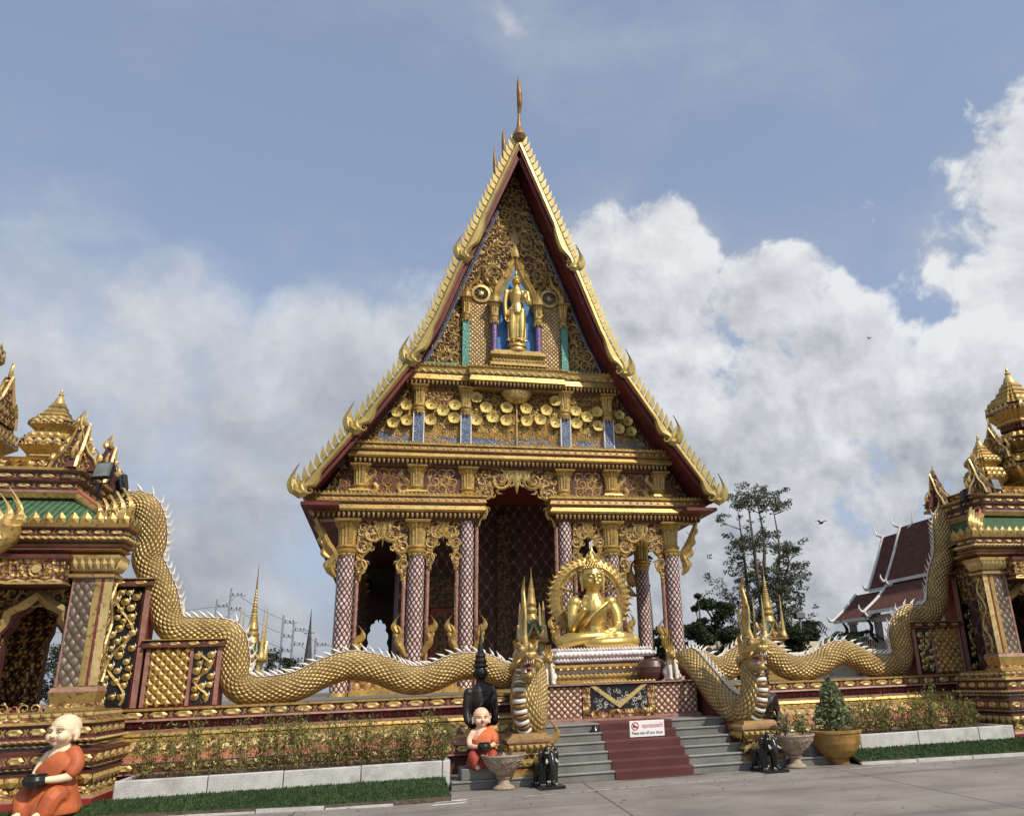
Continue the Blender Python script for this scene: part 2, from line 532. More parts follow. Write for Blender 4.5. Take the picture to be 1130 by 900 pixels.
def bevbox(mb, x0, x1, y0, y1, z0, z1, m, b=.02):
    ring = lambda e, z: [(x0 + b + e, y0 + e, z), (x1 - b - e, y0 + e, z), (x1 - e, y0 + b + e, z), (x1 - e, y1 - b - e, z),
                         (x1 - b - e, y1 - e, z), (x0 + b + e, y1 - e, z), (x0 + e, y1 - b - e, z), (x0 + e, y0 + b + e, z)]
    rs = [ring(b * .6, z0), ring(0, z0 + b), ring(0, z1 - b), ring(b * .6, z1)]
    loft(mb, rs, m, cap=True)


def loft(mb, rings, m, cap=False, smooth=False, closed=True):
    n = len(rings[0])
    v = [p for r in rings for p in r]
    f = []
    for i in range(len(rings) - 1):
        for j in range(n if closed else n - 1):
            k = (j + 1) % n
            f.append((i * n + j, i * n + k, (i + 1) * n + k, (i + 1) * n + j))
    if cap:
        f.append(tuple(reversed(range(n))))
        f.append(tuple((len(rings) - 1) * n + j for j in range(n)))
    mb.add(v, f, m, None, smooth)


def prism(mb, poly, y0, y1, m, side=None):
    """polygon in (x,z) pushed from y0 (front) to y1"""
    n = len(poly)
    v = [(x, y0, z) for x, z in poly] + [(x, y1, z) for x, z in poly]
    mb.add(v, [tuple(range(n)), tuple(reversed(range(n, 2 * n)))], m)
    mb.add(v, [(i, i + n, (i + 1) % n + n, (i + 1) % n) for i in range(n)], side or m)


def lathe(mb, cx, cy, prof, m, n=16, smooth=True, sx=1., sy=1., su=None, flute=0, ms=None):
    """su: width in metres that one turn is rounded to; profile of (r, z); ms gives a material per segment"""
    rmax = max(r for r, z in prof)
    circ = 2 * pi * rmax
    if su:
        circ = max(1, round(circ / su)) * su
    L = 0
    for i in range(len(prof) - 1):
        (r0, z0), (r1, z1) = prof[i], prof[i + 1]
        l = sqrt((r1 - r0) ** 2 + (z1 - z0) ** 2)
        v, f, u = [], [], []
        for k, (r, z) in enumerate((prof[i], prof[i + 1])):
            for j in range(n + 1):
                a = 2 * pi * j / n
                q = r * (1 + flute * (.5 if j % 2 else -.5))
                v.append((cx + q * cos(a) * sx, cy + q * sin(a) * sy, z))
        for j in range(n):
            f.append((j, j + 1, n + 1 + j + 1, n + 1 + j))
            u.append([(circ * j / n, L), (circ * (j + 1) / n, L), (circ * (j + 1) / n, L + l), (circ * j / n, L + l)])
        mb.add(v, f, ms[i] if ms else m, u, smooth and not flute)
        L += l
    for (r, z), fl in ((prof[0], 1), (prof[-1], 0)):
        if r > .004:
            v = [(cx + r * cos(2 * pi * j / n) * sx, cy + r * sin(2 * pi * j / n) * sy, z) for j in range(n)]
            mb.add(v, [tuple(reversed(range(n))) if fl else tuple(range(n))], (ms[0] if fl else ms[-1]) if ms else m)


def catmull(pts, n):
    P = [V3(p) for p in pts]
    P = [P[0] * 2 - P[1]] + P + [P[-1] * 2 - P[-2]]
    out = []
    for i in range(1, len(P) - 2):
        for k in range(n):
            t = k / n
            a, b, c, d = P[i - 1], P[i], P[i + 1], P[i + 2]
            out.append(.5 * ((2 * b) + (c - a) * t + (2 * a - 5 * b + 4 * c - d) * t * t + (3 * b - a - 3 * c + d) * t ** 3))
    out.append(P[-2])
    return out


def lerp_list(vals, n):
    out = []
    for i in range(len(vals) - 1):
        for k in range(n):
            out.append(vals[i] + (vals[i + 1] - vals[i]) * k / n)
    out.append(vals[-1])
    return out


def frames(path, ref):
    """tangents and a parallel-transported side vector"""
    T, N = [], []
    for i in range(len(path)):
        t = (path[min(i + 1, len(path) - 1)] - path[max(i - 1, 0)]).normalized()
        T.append(t)
    n = V3(ref)
    for t in T:
        n = (n - t * n.dot(t)).normalized()
        N.append(n.copy())
    return T, N


def tube(mb, path, rad, m, n=8, ref=(0, 0, 1), su=None, cap=True, smooth=True, sq=1., belly=None):
    path = [V3(p) for p in path]
    if not hasattr(rad, '__len__'):
        rad = [rad] * len(path)
    T, N = frames(path, ref)
    circ = 2 * pi * max(rad)
    if su:
        circ = max(1, round(circ / su)) * su
    v, L = [], [0]
    for i, p in enumerate(path):
        B = T[i].cross(N[i])
        for j in range(n + 1):
            a = 2 * pi * j / n
            v.append(p + (N[i] * cos(a) + B * sin(a) * sq) * rad[i])
        if i:
            L.append(L[-1] + (path[i] - path[i - 1]).length)
    f, u, fb, ub = [], [], [], []
    for i in range(len(path) - 1):
        for j in range(n):
            q = (i * (n + 1) + j, i * (n + 1) + j + 1, (i + 1) * (n + 1) + j + 1, (i + 1) * (n + 1) + j)
            w = [(circ * j / n, L[i]), (circ * (j + 1) / n, L[i]), (circ * (j + 1) / n, L[i + 1]), (circ * j / n, L[i + 1])]
            if belly and abs(j + .5 - n / 2) < n * belly:
                fb.append(q)
                ub.append(w)
            else:
                f.append(q)
                u.append(w)
    mb.add(v, f, m, u, smooth)
    if fb:
        mb.add(v, fb, 'deep_red', ub, smooth)
    if cap:
        k = (len(path) - 1) * (n + 1)
        mb.add(v, [tuple(reversed(range(n))), tuple(k + j for j in range(n))], m, None, False)
    return T, N


def offset_poly(path, d, closed=True):
    n = len(path)
    out = []
    for i in range(n):
        p = V3((*path[i], 0))
        a = V3((*path[i - 1], 0)) if (closed or i > 0) else None
        b = V3((*path[(i + 1) % n], 0)) if (closed or i < n - 1) else None
        e0 = (p - a).normalized() if a is not None else None
        e1 = (b - p).normalized() if b is not None else None
        if e0 is None:
            e0 = e1
        if e1 is None:
            e1 = e0
        n0, n1 = V3((e0.y, -e0.x, 0)), V3((e1.y, -e1.x, 0))
        q = n0 + n1
        q = q / max(.25, (1 + n0.dot(n1)))
        out.append((p.x + q.x * d, p.y + q.y * d))
    return out


def mould(mb, path, prof, m, closed=True, cap=True):
    """profile of (outward offset, z[, material of the segment that ENDS here]) swept round an xy path (counter-clockwise)"""
    rings = [[(x, y, z) for x, y in offset_poly(path, p[0], closed)] for p in prof for z in (p[1],)]
    n = len(path)
    L = 0
    per = [0]
    for i in range(n):
        a, b = V3((*path[i], 0)), V3((*path[(i + 1) % n], 0))
        per.append(per[-1] + (b - a).length)
    for i in range(len(prof) - 1):
        mm = prof[i + 1][2] if len(prof[i + 1]) > 2 else m
        l = sqrt((prof[i + 1][0] - prof[i][0]) ** 2 + (prof[i + 1][1] - prof[i][1]) ** 2)
        v = rings[i] + rings[i + 1]
        f, u = [], []
        for j in range(n if closed else n - 1):
            k = (j + 1) % n
            f.append((j, k, n + k, n + j))
            u.append([(per[j], L), (per[j + 1], L), (per[j + 1], L + l), (per[j], L + l)])
        mb.add(v, f, mm, u)
        L += l
    if cap and closed:
        mb.add(rings[-1], [tuple(range(n))], prof[-1][2] if len(prof[-1]) > 2 else m)
        mb.add(rings[0], [tuple(reversed(range(n)))], m)


def rect(x0, x1, y0, y1):
    return [(x0, y0), (x1, y0), (x1, y1), (x0, y1)]


def redent(h, k=.16, steps=2):
    """square plan with stepped corners, half width h, counter-clockwise"""
    c = []
    for i in range(steps + 1):
        c.append((1 - k * (steps - i), -(1 - k * i)))
        if i < steps:
            c.append((1 - k * (steps - i), -(1 - k * (i + 1))))
    pts = []
    for rot in range(4):
        for a, b in c:
            for _ in range(rot):
                a, b = -b, a
            pts.append((a * h, b * h))
    return pts


def row(p0, p1, n, fn, nrm=None):
    a, b = V3(p0), V3(p1)
    e = (b - a)
    w = e.length / n
    e.normalize()
    if nrm is None:
        nrm = V3((e.y, -e.x, 0))
    for i in range(n):
        fn(a + e * (w * (i + .5)), e, V3(nrm), w)


def petal(mb, h, d, m='gold', k=.92, down=False, lean=0.):
    sgn = -1 if down else 1

    def fn(c, e, n, w):
        w *= k
        z = V3((0, 0, sgn))
        tip = c + z * h + n * lean
        r = [c - e * w * .5, c + e * w * .5, c + e * w * .5 + z * h * .5 + n * lean * .5, tip, c - e * w * .5 + z * h * .5 + n * lean * .5]
        b = c + n * (d + lean * .35) + z * h * .42
        f = [(i, (i + 1) % 5, 5) for i in range(5)]
        if down:
            f = [t[::-1] for t in f]
        mb.add(r + [b], f, m)
    return fn


def dentil(mb, h, d, m='gold', k=.6):
    def fn(c, e, n, w):
        w *= k
        z = V3((0, 0, 1))
        o = [c - e * w / 2, c + e * w / 2, c + e * w / 2 - z * h, c - e * w / 2 - z * h]
        i = [p + n * d for p in o]
        i[2] = i[2] + z * h * .25 - n * d * .4
        i[3] = i[3] + z * h * .25 - n * d * .4
        mb.add(o + i, [(7, 6, 5, 4), (0, 1, 5, 4)[::-1], (1, 2, 6, 5)[::-1], (2, 3, 7, 6)[::-1], (3, 0, 4, 7)[::-1]], m)
    return fn


def lozenge(mb, h, d, m='gold_pale', m2='gold', k=.74):
    """frieze unit: flattened hexagonal boss and a small cross-link"""
    def fn(c, e, n, w):
        z = V3((0, 0, 1))
        a = w * k * .5
        o = [c - e * a, c - e * a * .6 + z * h * .42, c + e * a * .6 + z * h * .42, c + e * a, c + e * a * .6 - z * h * .42, c - e * a * .6 - z * h * .42]
        i = [c + (p - c) * .62 + n * d for p in o]
        cc = c + n * d * .55
        fs = [(j, (j + 1) % 6, 6 + (j + 1) % 6, 6 + j)[::-1] for j in range(6)]
        mb.add(o + i, fs, m)
        mb.add(i + [cc], [((j + 1) % 6, j, 6) for j in range(6)], m)
        x = c + e * w * .5
        s = h * .3
        for q in (1, -1):
            p = [x - e * s * .9 - z * s * q * 1.2, x - e * s * .5 - z * s * q * 1.45, x + e * s * .9 + z * s * q * 1.2, x + e * s * .5 + z * s * q * 1.45]
            p = [t + n * (.006 + .003 * q) for t in p]
            mb.add(p, [(0, 1, 2, 3), (3, 2, 1, 0)][:1], m2)
    return fn


class Fr:
    """flat frame: origin, a-axis, b-axis, outward normal"""
    def __init__(s, o, a, b, n):
        s.o, s.a, s.b, s.n = V3(o), V3(a), V3(b), V3(n)

    def __call__(s, a, b, h=0.):
        return s.o + s.a * a + s.b * b + s.n * h


FRONT = lambda y: Fr((0, y, 0), (1, 0, 0), (0, 0, 1), (0, -1, 0))


def ribbon(mb, fr, pts, wid, m, hk=.55):
    n = len(pts)
    v = []
    for i in range(n):
        a = pts[max(0, i - 1)]
        b = pts[min(n - 1, i + 1)]
        dx, dy = b[0] - a[0], b[1] - a[1]
        l = sqrt(dx * dx + dy * dy) or 1
        nx, ny = -dy / l, dx / l
        w = wid[i] if hasattr(wid, '__len__') else wid
        x, y = pts[i]
        v += [fr(x + nx * w * .5, y + ny * w * .5, 0), fr(x + nx * w * .12, y + ny * w * .12, w * hk), fr(x - nx * w * .5, y - ny * w * .5, 0)]
    f = []
    for i in range(n - 1):
        k = i * 3
        f += [(k, k + 1, k + 4, k + 3), (k + 1, k + 2, k + 5, k + 4)]
    mb.add(v, f, m)


def volute(mb, fr, x, y, r, a0, dr, m, turns=1.5, w=None, leaves=3, n=18):
    """foliage scroll: a tapering spiral with flame leaves on its back"""
    w = w or r * .34
    pts, ws = [], []
    for i in range(n + 1):
        t = i / n
        a = a0 + dr * 2 * pi * turns * t
        q = r * (1 - t) ** .8 * .95 + r * .05
        pts.append((x + q * cos(a), y + q * sin(a)))
        ws.append(w * (.55 + .45 * sin(pi * min(1, t * 1.25 + .1))) * (1 - .45 * t))
    ribbon(mb, fr, pts, ws, m)
    for k in range(leaves):
        a = a0 + dr * 2 * pi * (.12 + .22 * k)
        px, py = x + r * .98 * cos(a), y + r * .98 * sin(a)
        b = a - dr * .95
        l = r * .62
        lp = [(px, py), (px + cos(b) * l * .55, py + sin(b) * l * .55), (px + cos(b - dr * .5) * l * 1.05, py + sin(b - dr * .5) * l * 1.05)]
        ribbon(mb, fr, lp, [w * .75, w * .62, w * .05], m)


def scroll_fill(mb, fr, inside, x0, x1, y0, y1, cell, m, seed=1, mirror=None, leaves=3):
    rnd = random.Random(seed)
    ny = max(1, int((y1 - y0) / (cell * .9)))
    for j in range(ny + 1):
        yy = y0 + (y1 - y0) * (j + .5) / (ny + 1)
        nx = max(1, int((x1 - x0) / cell))
        for i in range(nx + 1):
            xx = x0 + (x1 - x0) * (i + .5 + .25 * (j % 2)) / (nx + 1)
            if not inside(xx, yy):
                continue
            dr = 1 if (i + j) % 2 else -1
            a0 = rnd.uniform(-.6, .6) + (pi / 2 if j % 2 else -pi / 2)
            r = cell * rnd.uniform(.46, .56)
            volute(mb, fr, xx, yy, r, a0, dr, m, leaves=leaves)
            if mirror is not None:
                volute(mb, fr, 2 * mirror - xx, yy, r, pi - a0, -dr, m, leaves=leaves)


def flame(mb, fr, x, y, h, w, lean, m, th=.06, n=7):
    """upright curling flame finial (two-sided, with thickness) standing in a frame"""
    L, R = [], []
    for i in range(n + 1):
        t = i / n
        cx = x + lean * h * (sin(t * pi * 1.15) * .42 - t * t * .10)
        ww = w * (1 - t) ** .75 * (1 + .35 * sin(t * 2 * pi)) * .5
        L.append((cx - ww, y + h * t))
        R.append((cx + ww, y + h * t))
    v = []
    for (a, b) in zip(L, R):
        c = ((a[0] + b[0]) / 2, a[1])
        k = th * (.4 + .6 * (1 - (a[1] - y) / h))
        v += [fr(*a, 0), fr(*c, k), fr(*b, 0), fr(*c, -k)]
    f = []
    for i in range(n):
        q = i * 4
        f += [(q, q + 4, q + 5, q + 1), (q + 1, q + 5, q + 6, q + 2), (q + 2, q + 6, q + 7, q + 3), (q + 3, q + 7, q + 4, q)]
    mb.add(v, f, m)


# ---- soft figures: overlapping volumes fused into one skin
class Sculpt(MB):
    def ball(s, c, r, m='gold_leaf', rot=None, seg=14):
        if not hasattr(r, '__len__'):
            r = (r, r, r)
        R = rot or Matrix.Identity(3)
        v, f = [], []
        ri = seg // 2
        for i in range(ri + 1):
            th = pi * i / ri
            for j in range(seg):
                ph = 2 * pi * j / seg
                v.append(V3(c) + R @ V3((r[0] * sin(th) * cos(ph), r[1] * sin(th) * sin(ph), r[2] * cos(th))))
        for i in range(ri):
            for j in range(seg):
                k = (j + 1) % seg
                f.append((i * seg + j, (i + 1) * seg + j, (i + 1) * seg + k, i * seg + k))
        s.add(v, f, m, None, True)

    def limb(s, pts, rad, m='gold_leaf', n=10, sub=4):
        P = catmull(pts, sub)
        Rr = lerp_list(rad, sub)
        t0 = (P[1] - P[0]).normalized()
        ref = V3((0, 0, 1)) if abs(t0.z) < .8 else V3((0, 1, 0))
        tube(s, P, Rr, m, n, ref)
        s.ball(P[0], Rr[0], m, seg=10)
        s.ball(P[-1], Rr[-1], m, seg=10)

    def fuse(s, name, parent=None, origin=None, voxel=.02, smooth=4, **tags):
        o = s.build(name, parent, origin, **tags)
        md = o.modifiers.new('fuse', 'REMESH')
        md.mode = 'VOXEL'
        md.voxel_size = voxel
        md.use_smooth_shade = True
        if smooth:
            sm = o.modifiers.new('soften', 'SMOOTH')
            sm.factor = .5
            sm.iterations = smooth
        return o


def leaves(mb, c, r, n, size, m, rnd, shell=.35, flat=0.):
    c = V3(c)
    if not hasattr(r, '__len__'):
        r = (r, r, r)
    for _ in range(n):
        while True:
            p = V3((rnd.uniform(-1, 1), rnd.uniform(-1, 1), rnd.uniform(-1, 1)))
            l = p.length
            if shell < l <= 1:
                break
        q = c + V3((p.x * r[0], p.y * r[1], p.z * r[2]))
        a = V3((rnd.gauss(0, 1), rnd.gauss(0, 1), rnd.gauss(0, 1) * (1 - flat))).normalized()
        b = a.cross(V3((rnd.gauss(0, 1), rnd.gauss(0, 1), rnd.gauss(0, 1)))).normalized()
        s = size * rnd.uniform(.6, 1.35)
        mb.add([q - a * s * .5, q + b * s * .28, q + a * s * .6, q - b * s * .28], [(0, 1, 2, 3)], m)


def disc(mb, fr, x, z, r0, r1, m, h=0.):
    n = 24
    v = [fr(x + r0 * cos(2 * pi * j / n), z + r0 * sin(2 * pi * j / n), h) for j in range(n)] + [fr(x + r1 * cos(2 * pi * j / n), z + r1 * sin(2 * pi * j / n), h) for j in range(n)]
    mb.add(v, [(j, n + j, n + (j + 1) % n, (j + 1) % n) for j in range(n)], m)


# ------------------------------------------------------------------ ground, road marks, grass
mb = MB()
mb.add([(-300, -60, 0), (300, -60, 0), (300, 500, 0), (-300, 500, 0)], [(0, 1, 2, 3)], 'paving')
o = mb.build('ground')
o['kind'] = 'structure'
mb = MB()
rnd = random.Random(5)
for i in range(30):       # worn white edge line of the drive
    x0, x1 = -3.6 + i * .5, -3.6 + (i + 1) * .5 - rnd.choice([0, 0, .0, .05, .2])
    y = lambda x: -1.30 + (x + 3.98) * .0598
    w = rnd.uniform(.010, .022)
    if 1 < i < 23 or rnd.random() < .6:
        mb.add([(x0, y(x0) - w, .004), (x1, y(x1) - w, .004), (x1, y(x1) + w, .004), (x0, y(x0) + w, .004)], [(0, 1, 2, 3)], 'paint_white')
for (x0, x1, yy, w) in ((-3.98, -3.5, -1.12, .06), (-4.05, -3.55, -1.42, .055)):
    mb.add([(x0, yy - w, .004), (x1, yy - w + .03, .004), (x1 + .06, yy + w + .03, .004), (x0 + .05, yy + w, .004)], [(0, 1, 2, 3)], 'paint_white')
o = mb.build('road_marking')
o['kind'] = 'structure'


def grass_strip(front, back, z=.07, seed=1, rise=.14):
    rnd = random.Random(seed)
    mb = MB()
    n = len(front)
    v = [(x, y, 0.006) for x, y in front] + [(x, y, z) for x, y in front] + [(x, y + .03, z + rise) for x, y in back]
    mb.add(v, [(i, i + 1, n + i + 1, n + i) for i in range(n - 1)], 'soil')
    mb.add(v, [(n + i, n + i + 1, 2 * n + i + 1, 2 * n + i) for i in range(n - 1)], 'turf')
    mb.add(v, [(0, n, 2 * n), (n - 1, 3 * n - 1, 2 * n - 1)], 'soil')
    for i in range(n - 1):
        a, b, c, e = [V3((*p, 0)) for p in (front[i], front[i + 1], back[i], back[i + 1])]
        area = (b - a).length * ((c - a).length + (e - b).length) * .5
        for _ in range(int(area * 1500)):
            s, t = rnd.random(), rnd.random()
            p = (a * (1 - s) + b * s) * (1 - t) + (c * (1 - s) + e * s) * t
            p.z = z + rise * t - .004
            h = rnd.uniform(.02, .05)
            w = rnd.uniform(.006, .012)
            ang = rnd.uniform(0, 2 * pi)
            dx, dy = cos(ang) * w, sin(ang) * w
            mb.add([p + V3((-dx, -dy, 0)), p + V3((dx, dy, 0)), p + V3((rnd.gauss(0, .014), rnd.gauss(0, .014), h))], [(0, 1, 2)], 'turf')
    o = mb.build('grass')
    o['kind'] = 'stuff'


grass_strip([(-11.6, .2), (-9.87, -.08), (-7.6, -.6), (-5.45, -1.05), (-3.72, -1.12)], [(-11.6, .3), (-9.87, .32), (-7.6, .32), (-5.45, .32), (-3.72, .32)], seed=1)
grass_strip([(3.95, -.40), (5.6, -.60), (7.26, -.78), (9.5, -.95), (12, -1.1)], [(3.95, .32), (5.6, .32), (7.26, .32), (9.5, .32), (12, .32)], seed=2)
mb = MB()
for (a, b) in (((-11.6, .1), (-7.6, -.68)), ((-7.6, -.68), (-4.6, -1.2)), ((3.9, -.48), (7.26, -.86)), ((7.26, -.86), (12, -1.2))):
    A, B = V3((*a, 0)), V3((*b, 0))
    n = int((B - A).length / .9)
    e = (B - A) / n
    q = V3((e.y, -e.x, 0)).normalized() * .10
    for i in range(n):
        p0, p1 = A + e * (i + .01), A + e * (i + .99)
        k = rnd.uniform(.02, .06)
        v = [p0, p1, p1 - q, p0 - q]
        mb.add([t + V3((0, 0, .001)) for t in v] + [t + V3((0, 0, k)) for t in v], [(4, 5, 6, 7), (0, 1, 5, 4), (1, 2, 6, 5), (2, 3, 7, 6), (3, 0, 4, 7)], 'planter_concrete')
o = mb.build('kerb')
o['kind'] = 'structure'

mb = MB()
rnd = random.Random(77)
for i in range(150):
    x = rnd.uniform(-10, 8)
    y = rnd.uniform(-1.2, -.9) - abs(rnd.gauss(0, .5)) + (x + 4) * .04 if rnd.random() < .8 else rnd.uniform(-3.5, -1.2)
    a = rnd.uniform(0, 6.3)
    L = rnd.uniform(.02, .05)
    c, e = V3((x, y, .006)), V3((cos(a), sin(a), 0))
    w = V3((-e.y, e.x, 0)) * L * .32
    mb.add([c - e * L, c + w + V3((0, 0, .012)), c + e * L + V3((0, 0, .006)), c - w + V3((0, 0, .004))], [(0, 1, 2, 3)], rnd.choice(['leaf_dry', 'leaf_dry', 'soil', 'leaf_shrub']))
o = mb.build('leaf_litter')
o['kind'] = 'stuff'

# ------------------------------------------------------------------ temple
TY = 15.5            # front plane of the columns and gable
FZ = 1.45            # floor
T = thing('temple', 'tall gilded temple hall with steep tiered gable and mosaic columns', 'temple', (0, TY, 0))
mb = MB()
pod = rect(-8.6, 8.6, 13.2, 46)
mould(mb, pod, [(.5, 0.01, 'deep_red'), (.5, .25, 'deep_red'), (.42, .35, 'gold'), (.3, .55, 'gold'), (.3, .8, 'maroon'), (.4, .9, 'gold'), (.2, 1.05, 'gold'), (.2, 1.25, 'maroon'), (.34, 1.33, 'gold'), (.34, FZ, 'gold')], 'granite')
mb.build('podium', T)



def column_mesh(mb, x, y, r, z0, ztop, hcap):
    zc = ztop - hcap
    lathe(mb, x, y, [(r * 1.12, z0), (r * 1.05, z0 + .12), (r * 1.05, z0 + .13), (r, zc - .02)], 'column_mosaic', 20, su=.20,
          ms=['gold', 'gold', 'column_mosaic'])


def capital_mesh(mb, x, y, r, ztop, hcap, m='gold'):
    zc = ztop - hcap
    lathe(mb, x, y, [(r * 1.22, zc - .10), (r * 1.3, zc - .02), (r * 1.08, zc + .04), (r * 1.28, zc + .12), (r * 1.05, zc + .2)], m, 20)
    lathe(mb, x, y, [(r * .98, zc + .2), (r * 1.0, zc + hcap * .45), (r * 1.1, zc + hcap * .72), (r * 1.5, zc + hcap * .88)], m, 32, flute=.13)
    h = r * 1.5
    mould(mb, rect(x - h, x + h, y - h, y + h), [(-.1, ztop - hcap * .13), (0, ztop - hcap * .08), (.03, ztop - .03), (0, ztop)], m)
    for k in range(10):
        a = 2 * pi * k / 10
        n = V3((cos(a), sin(a), 0))
        e = V3((-sin(a), cos(a), 0))
        petal(mb, .2, .05, m, .9, True)(V3((x, y, zc - .08)) + n * r * 1.08, e, n, r * .7)


def naga_bracket(mb, fr, s, m='gold'):
    """little flame-headed serpent leaning off a column"""
    pts = catmull([(0, -.55, 0), (.16 * s, -.25, 0), (.30 * s, 0, 0), (.2 * s, .28, 0), (.34 * s, .55, 0)], 4)
    ribbon(mb, fr, [(p.x, p.y) for p in pts], [.10, .13, .17, .2, .22, .25, .26, .26, .25, .23, .22, .2, .18, .16, .13, .10, .03][:len(pts)], m, .6)
    flame(mb, fr, .34 * s, .3, .62, .22, .5 * s, m, .06)
    flame(mb, fr, .22 * s, .05, .45, .18, .9 * s, m, .05)


cols = []
for s in (-1, 1):
    for x, r, zt, hc in ((6.29, .30, 7.62, 1.12), (3.78, .30, 7.62, 1.12), (1.92, .255, 9.72, 1.0)):
        mb = MB()
        column_mesh(mb, s * x, TY, r, FZ, zt, hc)
        c = mb.build('column', T)
        mb = MB()
        capital_mesh(mb, s * x, TY, r, zt, hc)
        mb.build('capital', c)
        mb = MB()
        for q in ((-1, 1) if x != 6.29 else (-s,)):
            naga_bracket(mb, Fr((s * x + q * r * .9, TY - r * .6, 3.25 if x < 6 else 2.95), (1, 0, 0), (0, 0, 1), (0, -1, 0)), q)
        mb.build('naga_bracket', c)
# gallery columns down both long sides
for s in (-1, 1):
    for k in range(1, 7):
        y = TY + k * 3.9
        mb = MB()
        column_mesh(mb, s * 6.29, y, .30, FZ, 7.62, 1.12)
        capital_mesh(mb, s * 6.29, y, .30, 7.62, 1.12)
        mb.build('column', T)
        if k < 3 and s > 0:
            mb = MB()
            fr = Fr((s * 5.95, y, 5.6), (-s, 0, 0), (0, 0, 1), (0, -1, 0))
            flame(mb, fr, 0, 0, 1.3, .5, .5, 'gold', .1)
            flame(mb, fr, .1, -.5, .9, .4, .7, 'gold', .1)
            mb.build('eave_bracket', T)


def arch_pts(w, zs, zt, n=10):
    """cusped opening: from the left springing up to the point and down again"""
    h = zt - zs
    base = [(1.0, 0), (.97, .12), (.80, .26), (.93, .40), (.90, .52), (.66, .62), (.70, .74), (.58, .83), (.34, .85), (.30, .93), (.10, .97), (0, .86)]
    L = [(-w * a, zs + h * b) for a, b in base]
    return L + [(-a, b) for a, b in reversed(L[:-1])]


def valance(x0, x1, zs, zt, ztop, y, seed, parent, floor=None):
    """pierced gold arch plate between two columns"""
    mb = MB()
    xc, w = (x0 + x1) / 2, (x1 - x0) / 2
    st = .13
    a = arch_pts(w - st, zs, zt)
    P = [(x0, FZ if floor is None else floor), (x0, ztop), (x1, ztop), (x1, FZ if floor is None else floor), (x1 - st, FZ if floor is None else floor)]
    P += [(xc + q, z) for q, z in reversed(a)] + [(x0 + st, FZ if floor is None else floor)]
    P = P[::-1]
    prism(mb, P, y - .06, y + .06, 'carved_dark', 'rose_edge')
    fr = FRONT(y - .062)
    ribbon(mb, fr, [(x0 + st * .5, FZ), (x0 + st * .5, zs)], .11, 'rose_edge', .3)
    ribbon(mb, fr, [(x1 - st * .5, FZ), (x1 - st * .5, zs)], .11, 'rose_edge', .3)
    ribbon(mb, fr, [(xc + q, z + .03) for q, z in a], .10, 'gold', .5)
    H = ztop - zs
    for s in (-1, 1):
        volute(mb, fr, xc + s * w * .40, zs + H * .80, H * .19, pi / 2, s, 'gold_pale', 1.6, leaves=3)
        volute(mb, fr, xc + s * w * .78, zs + H * .58, H * .15, pi / 2, s, 'gold_pale', 1.5, leaves=3)
        volute(mb, fr, xc + s * w * .86, zs + H * .27, H * .12, -pi / 2, -s, 'gold_pale', 1.4, leaves=2)
        volute(mb, fr, xc + s * w * .78, zs + H * .90, H * .08, 0, s, 'gold_pale', 1.4, leaves=2)
    flame(mb, Fr((0, y - .07, 0), (1, 0, 0), (0, 0, -1), (0, -1, 0)), xc, -(ztop - .05), H * .42, w * .30, 0, 'gold', .07)
    for s in (-1, 1):
        flame(mb, Fr((0, y - .065, 0), (1, 0, 0), (0, 0, -1), (0, -1, 0)), xc + s * w * .18, -(ztop - .06), H * .25, w * .2, .4 * s, 'gold_pale', .05)
    return mb.build('arch_valance', parent)


LB0, LB1 = 7.62, 8.62     # lower beam
UB0, UB1 = 9.72, 10.62    # upper beam
for s in (-1, 1):
    valance(*sorted((s * 5.93, s * 4.14)), 5.35, 7.1, LB0, TY - .05, 3, T)
    valance(*sorted((s * 3.42, s * 2.22)), 5.75, 7.2, LB0, TY - .05, 4, T)
valance(-1.62, 1.62, 7.4, 9.35, UB0, TY - .05, 5, T)
# low parapets between the columns
for s in (-1, 1):
    for a, b in ((5.85, 4.2), (3.36, 2.26)):
        mb = MB()
        mould(mb, rect(*sorted((s * a, s * b)), TY - .1, TY + .1), [(.1, FZ), (.1, FZ + .16, 'gold'), (.02, FZ + .2, 'gold'), (.02, FZ + .5, 'gold_lattice'), (.1, FZ + .56, 'gold'), (.1, FZ + .68, 'gold')], 'gold')
        mb.build('parapet', T)


def beam(x0, x1, z0, z1, y, name, step=0., n=None):
    """entablature: dentils, plain gold band, bead and petal rows"""
    mb = MB()
    h = z1 - z0
    mould(mb, rect(x0, x1, y - .25, y + .25), [(0, z0), (.06, z0 + h * .05, 'maroon'), (.08, z0 + h * .26, 'maroon'), (.26, z0 + h * .29, 'gold'), (.30, z0 + h * .36, 'gold'), (.22, z0 + h * .52, 'gold'), (.22, z0 + h * .58, 'maroon'), (.32, z0 + h * .64, 'gold'), (.26, z0 + h * .82, 'gold_dull'), (.34, z0 + h * .86, 'gold'), (.34, z0 + h * .92, 'gold'), (.1, z1, 'gold')], 'gold')
    L = x1 - x0
    yy = y - .25
    row((x0 - .1, yy - .17, z0 + h * .27), (x1 + .1, yy - .17, z0 + h * .27), n or int(L / .17), petal(mb, h * .23, .08, 'gold_pale', .60, True))
    row((x0 - .1, yy - .255, z0 + h * .645), (x1 + .1, yy - .255, z0 + h * .645), int(L / .28), petal(mb, h * .17, .09, 'gold_pale', .92))
    row((x0 - .1, yy - .27, z0 + h * .9), (x1 + .1, yy - .27, z0 + h * .9), int(L / .15), petal(mb, h * .13, .05, 'gold', .9))
    return mb.build(name, T)


beam(-7.5, -1.55, LB0, LB1, TY, 'lower_beam')
beam(1.55, 7.5, LB0, LB1, TY, 'lower_beam')
beam(-6.15, 6.15, UB0, UB1, TY, 'upper_beam')

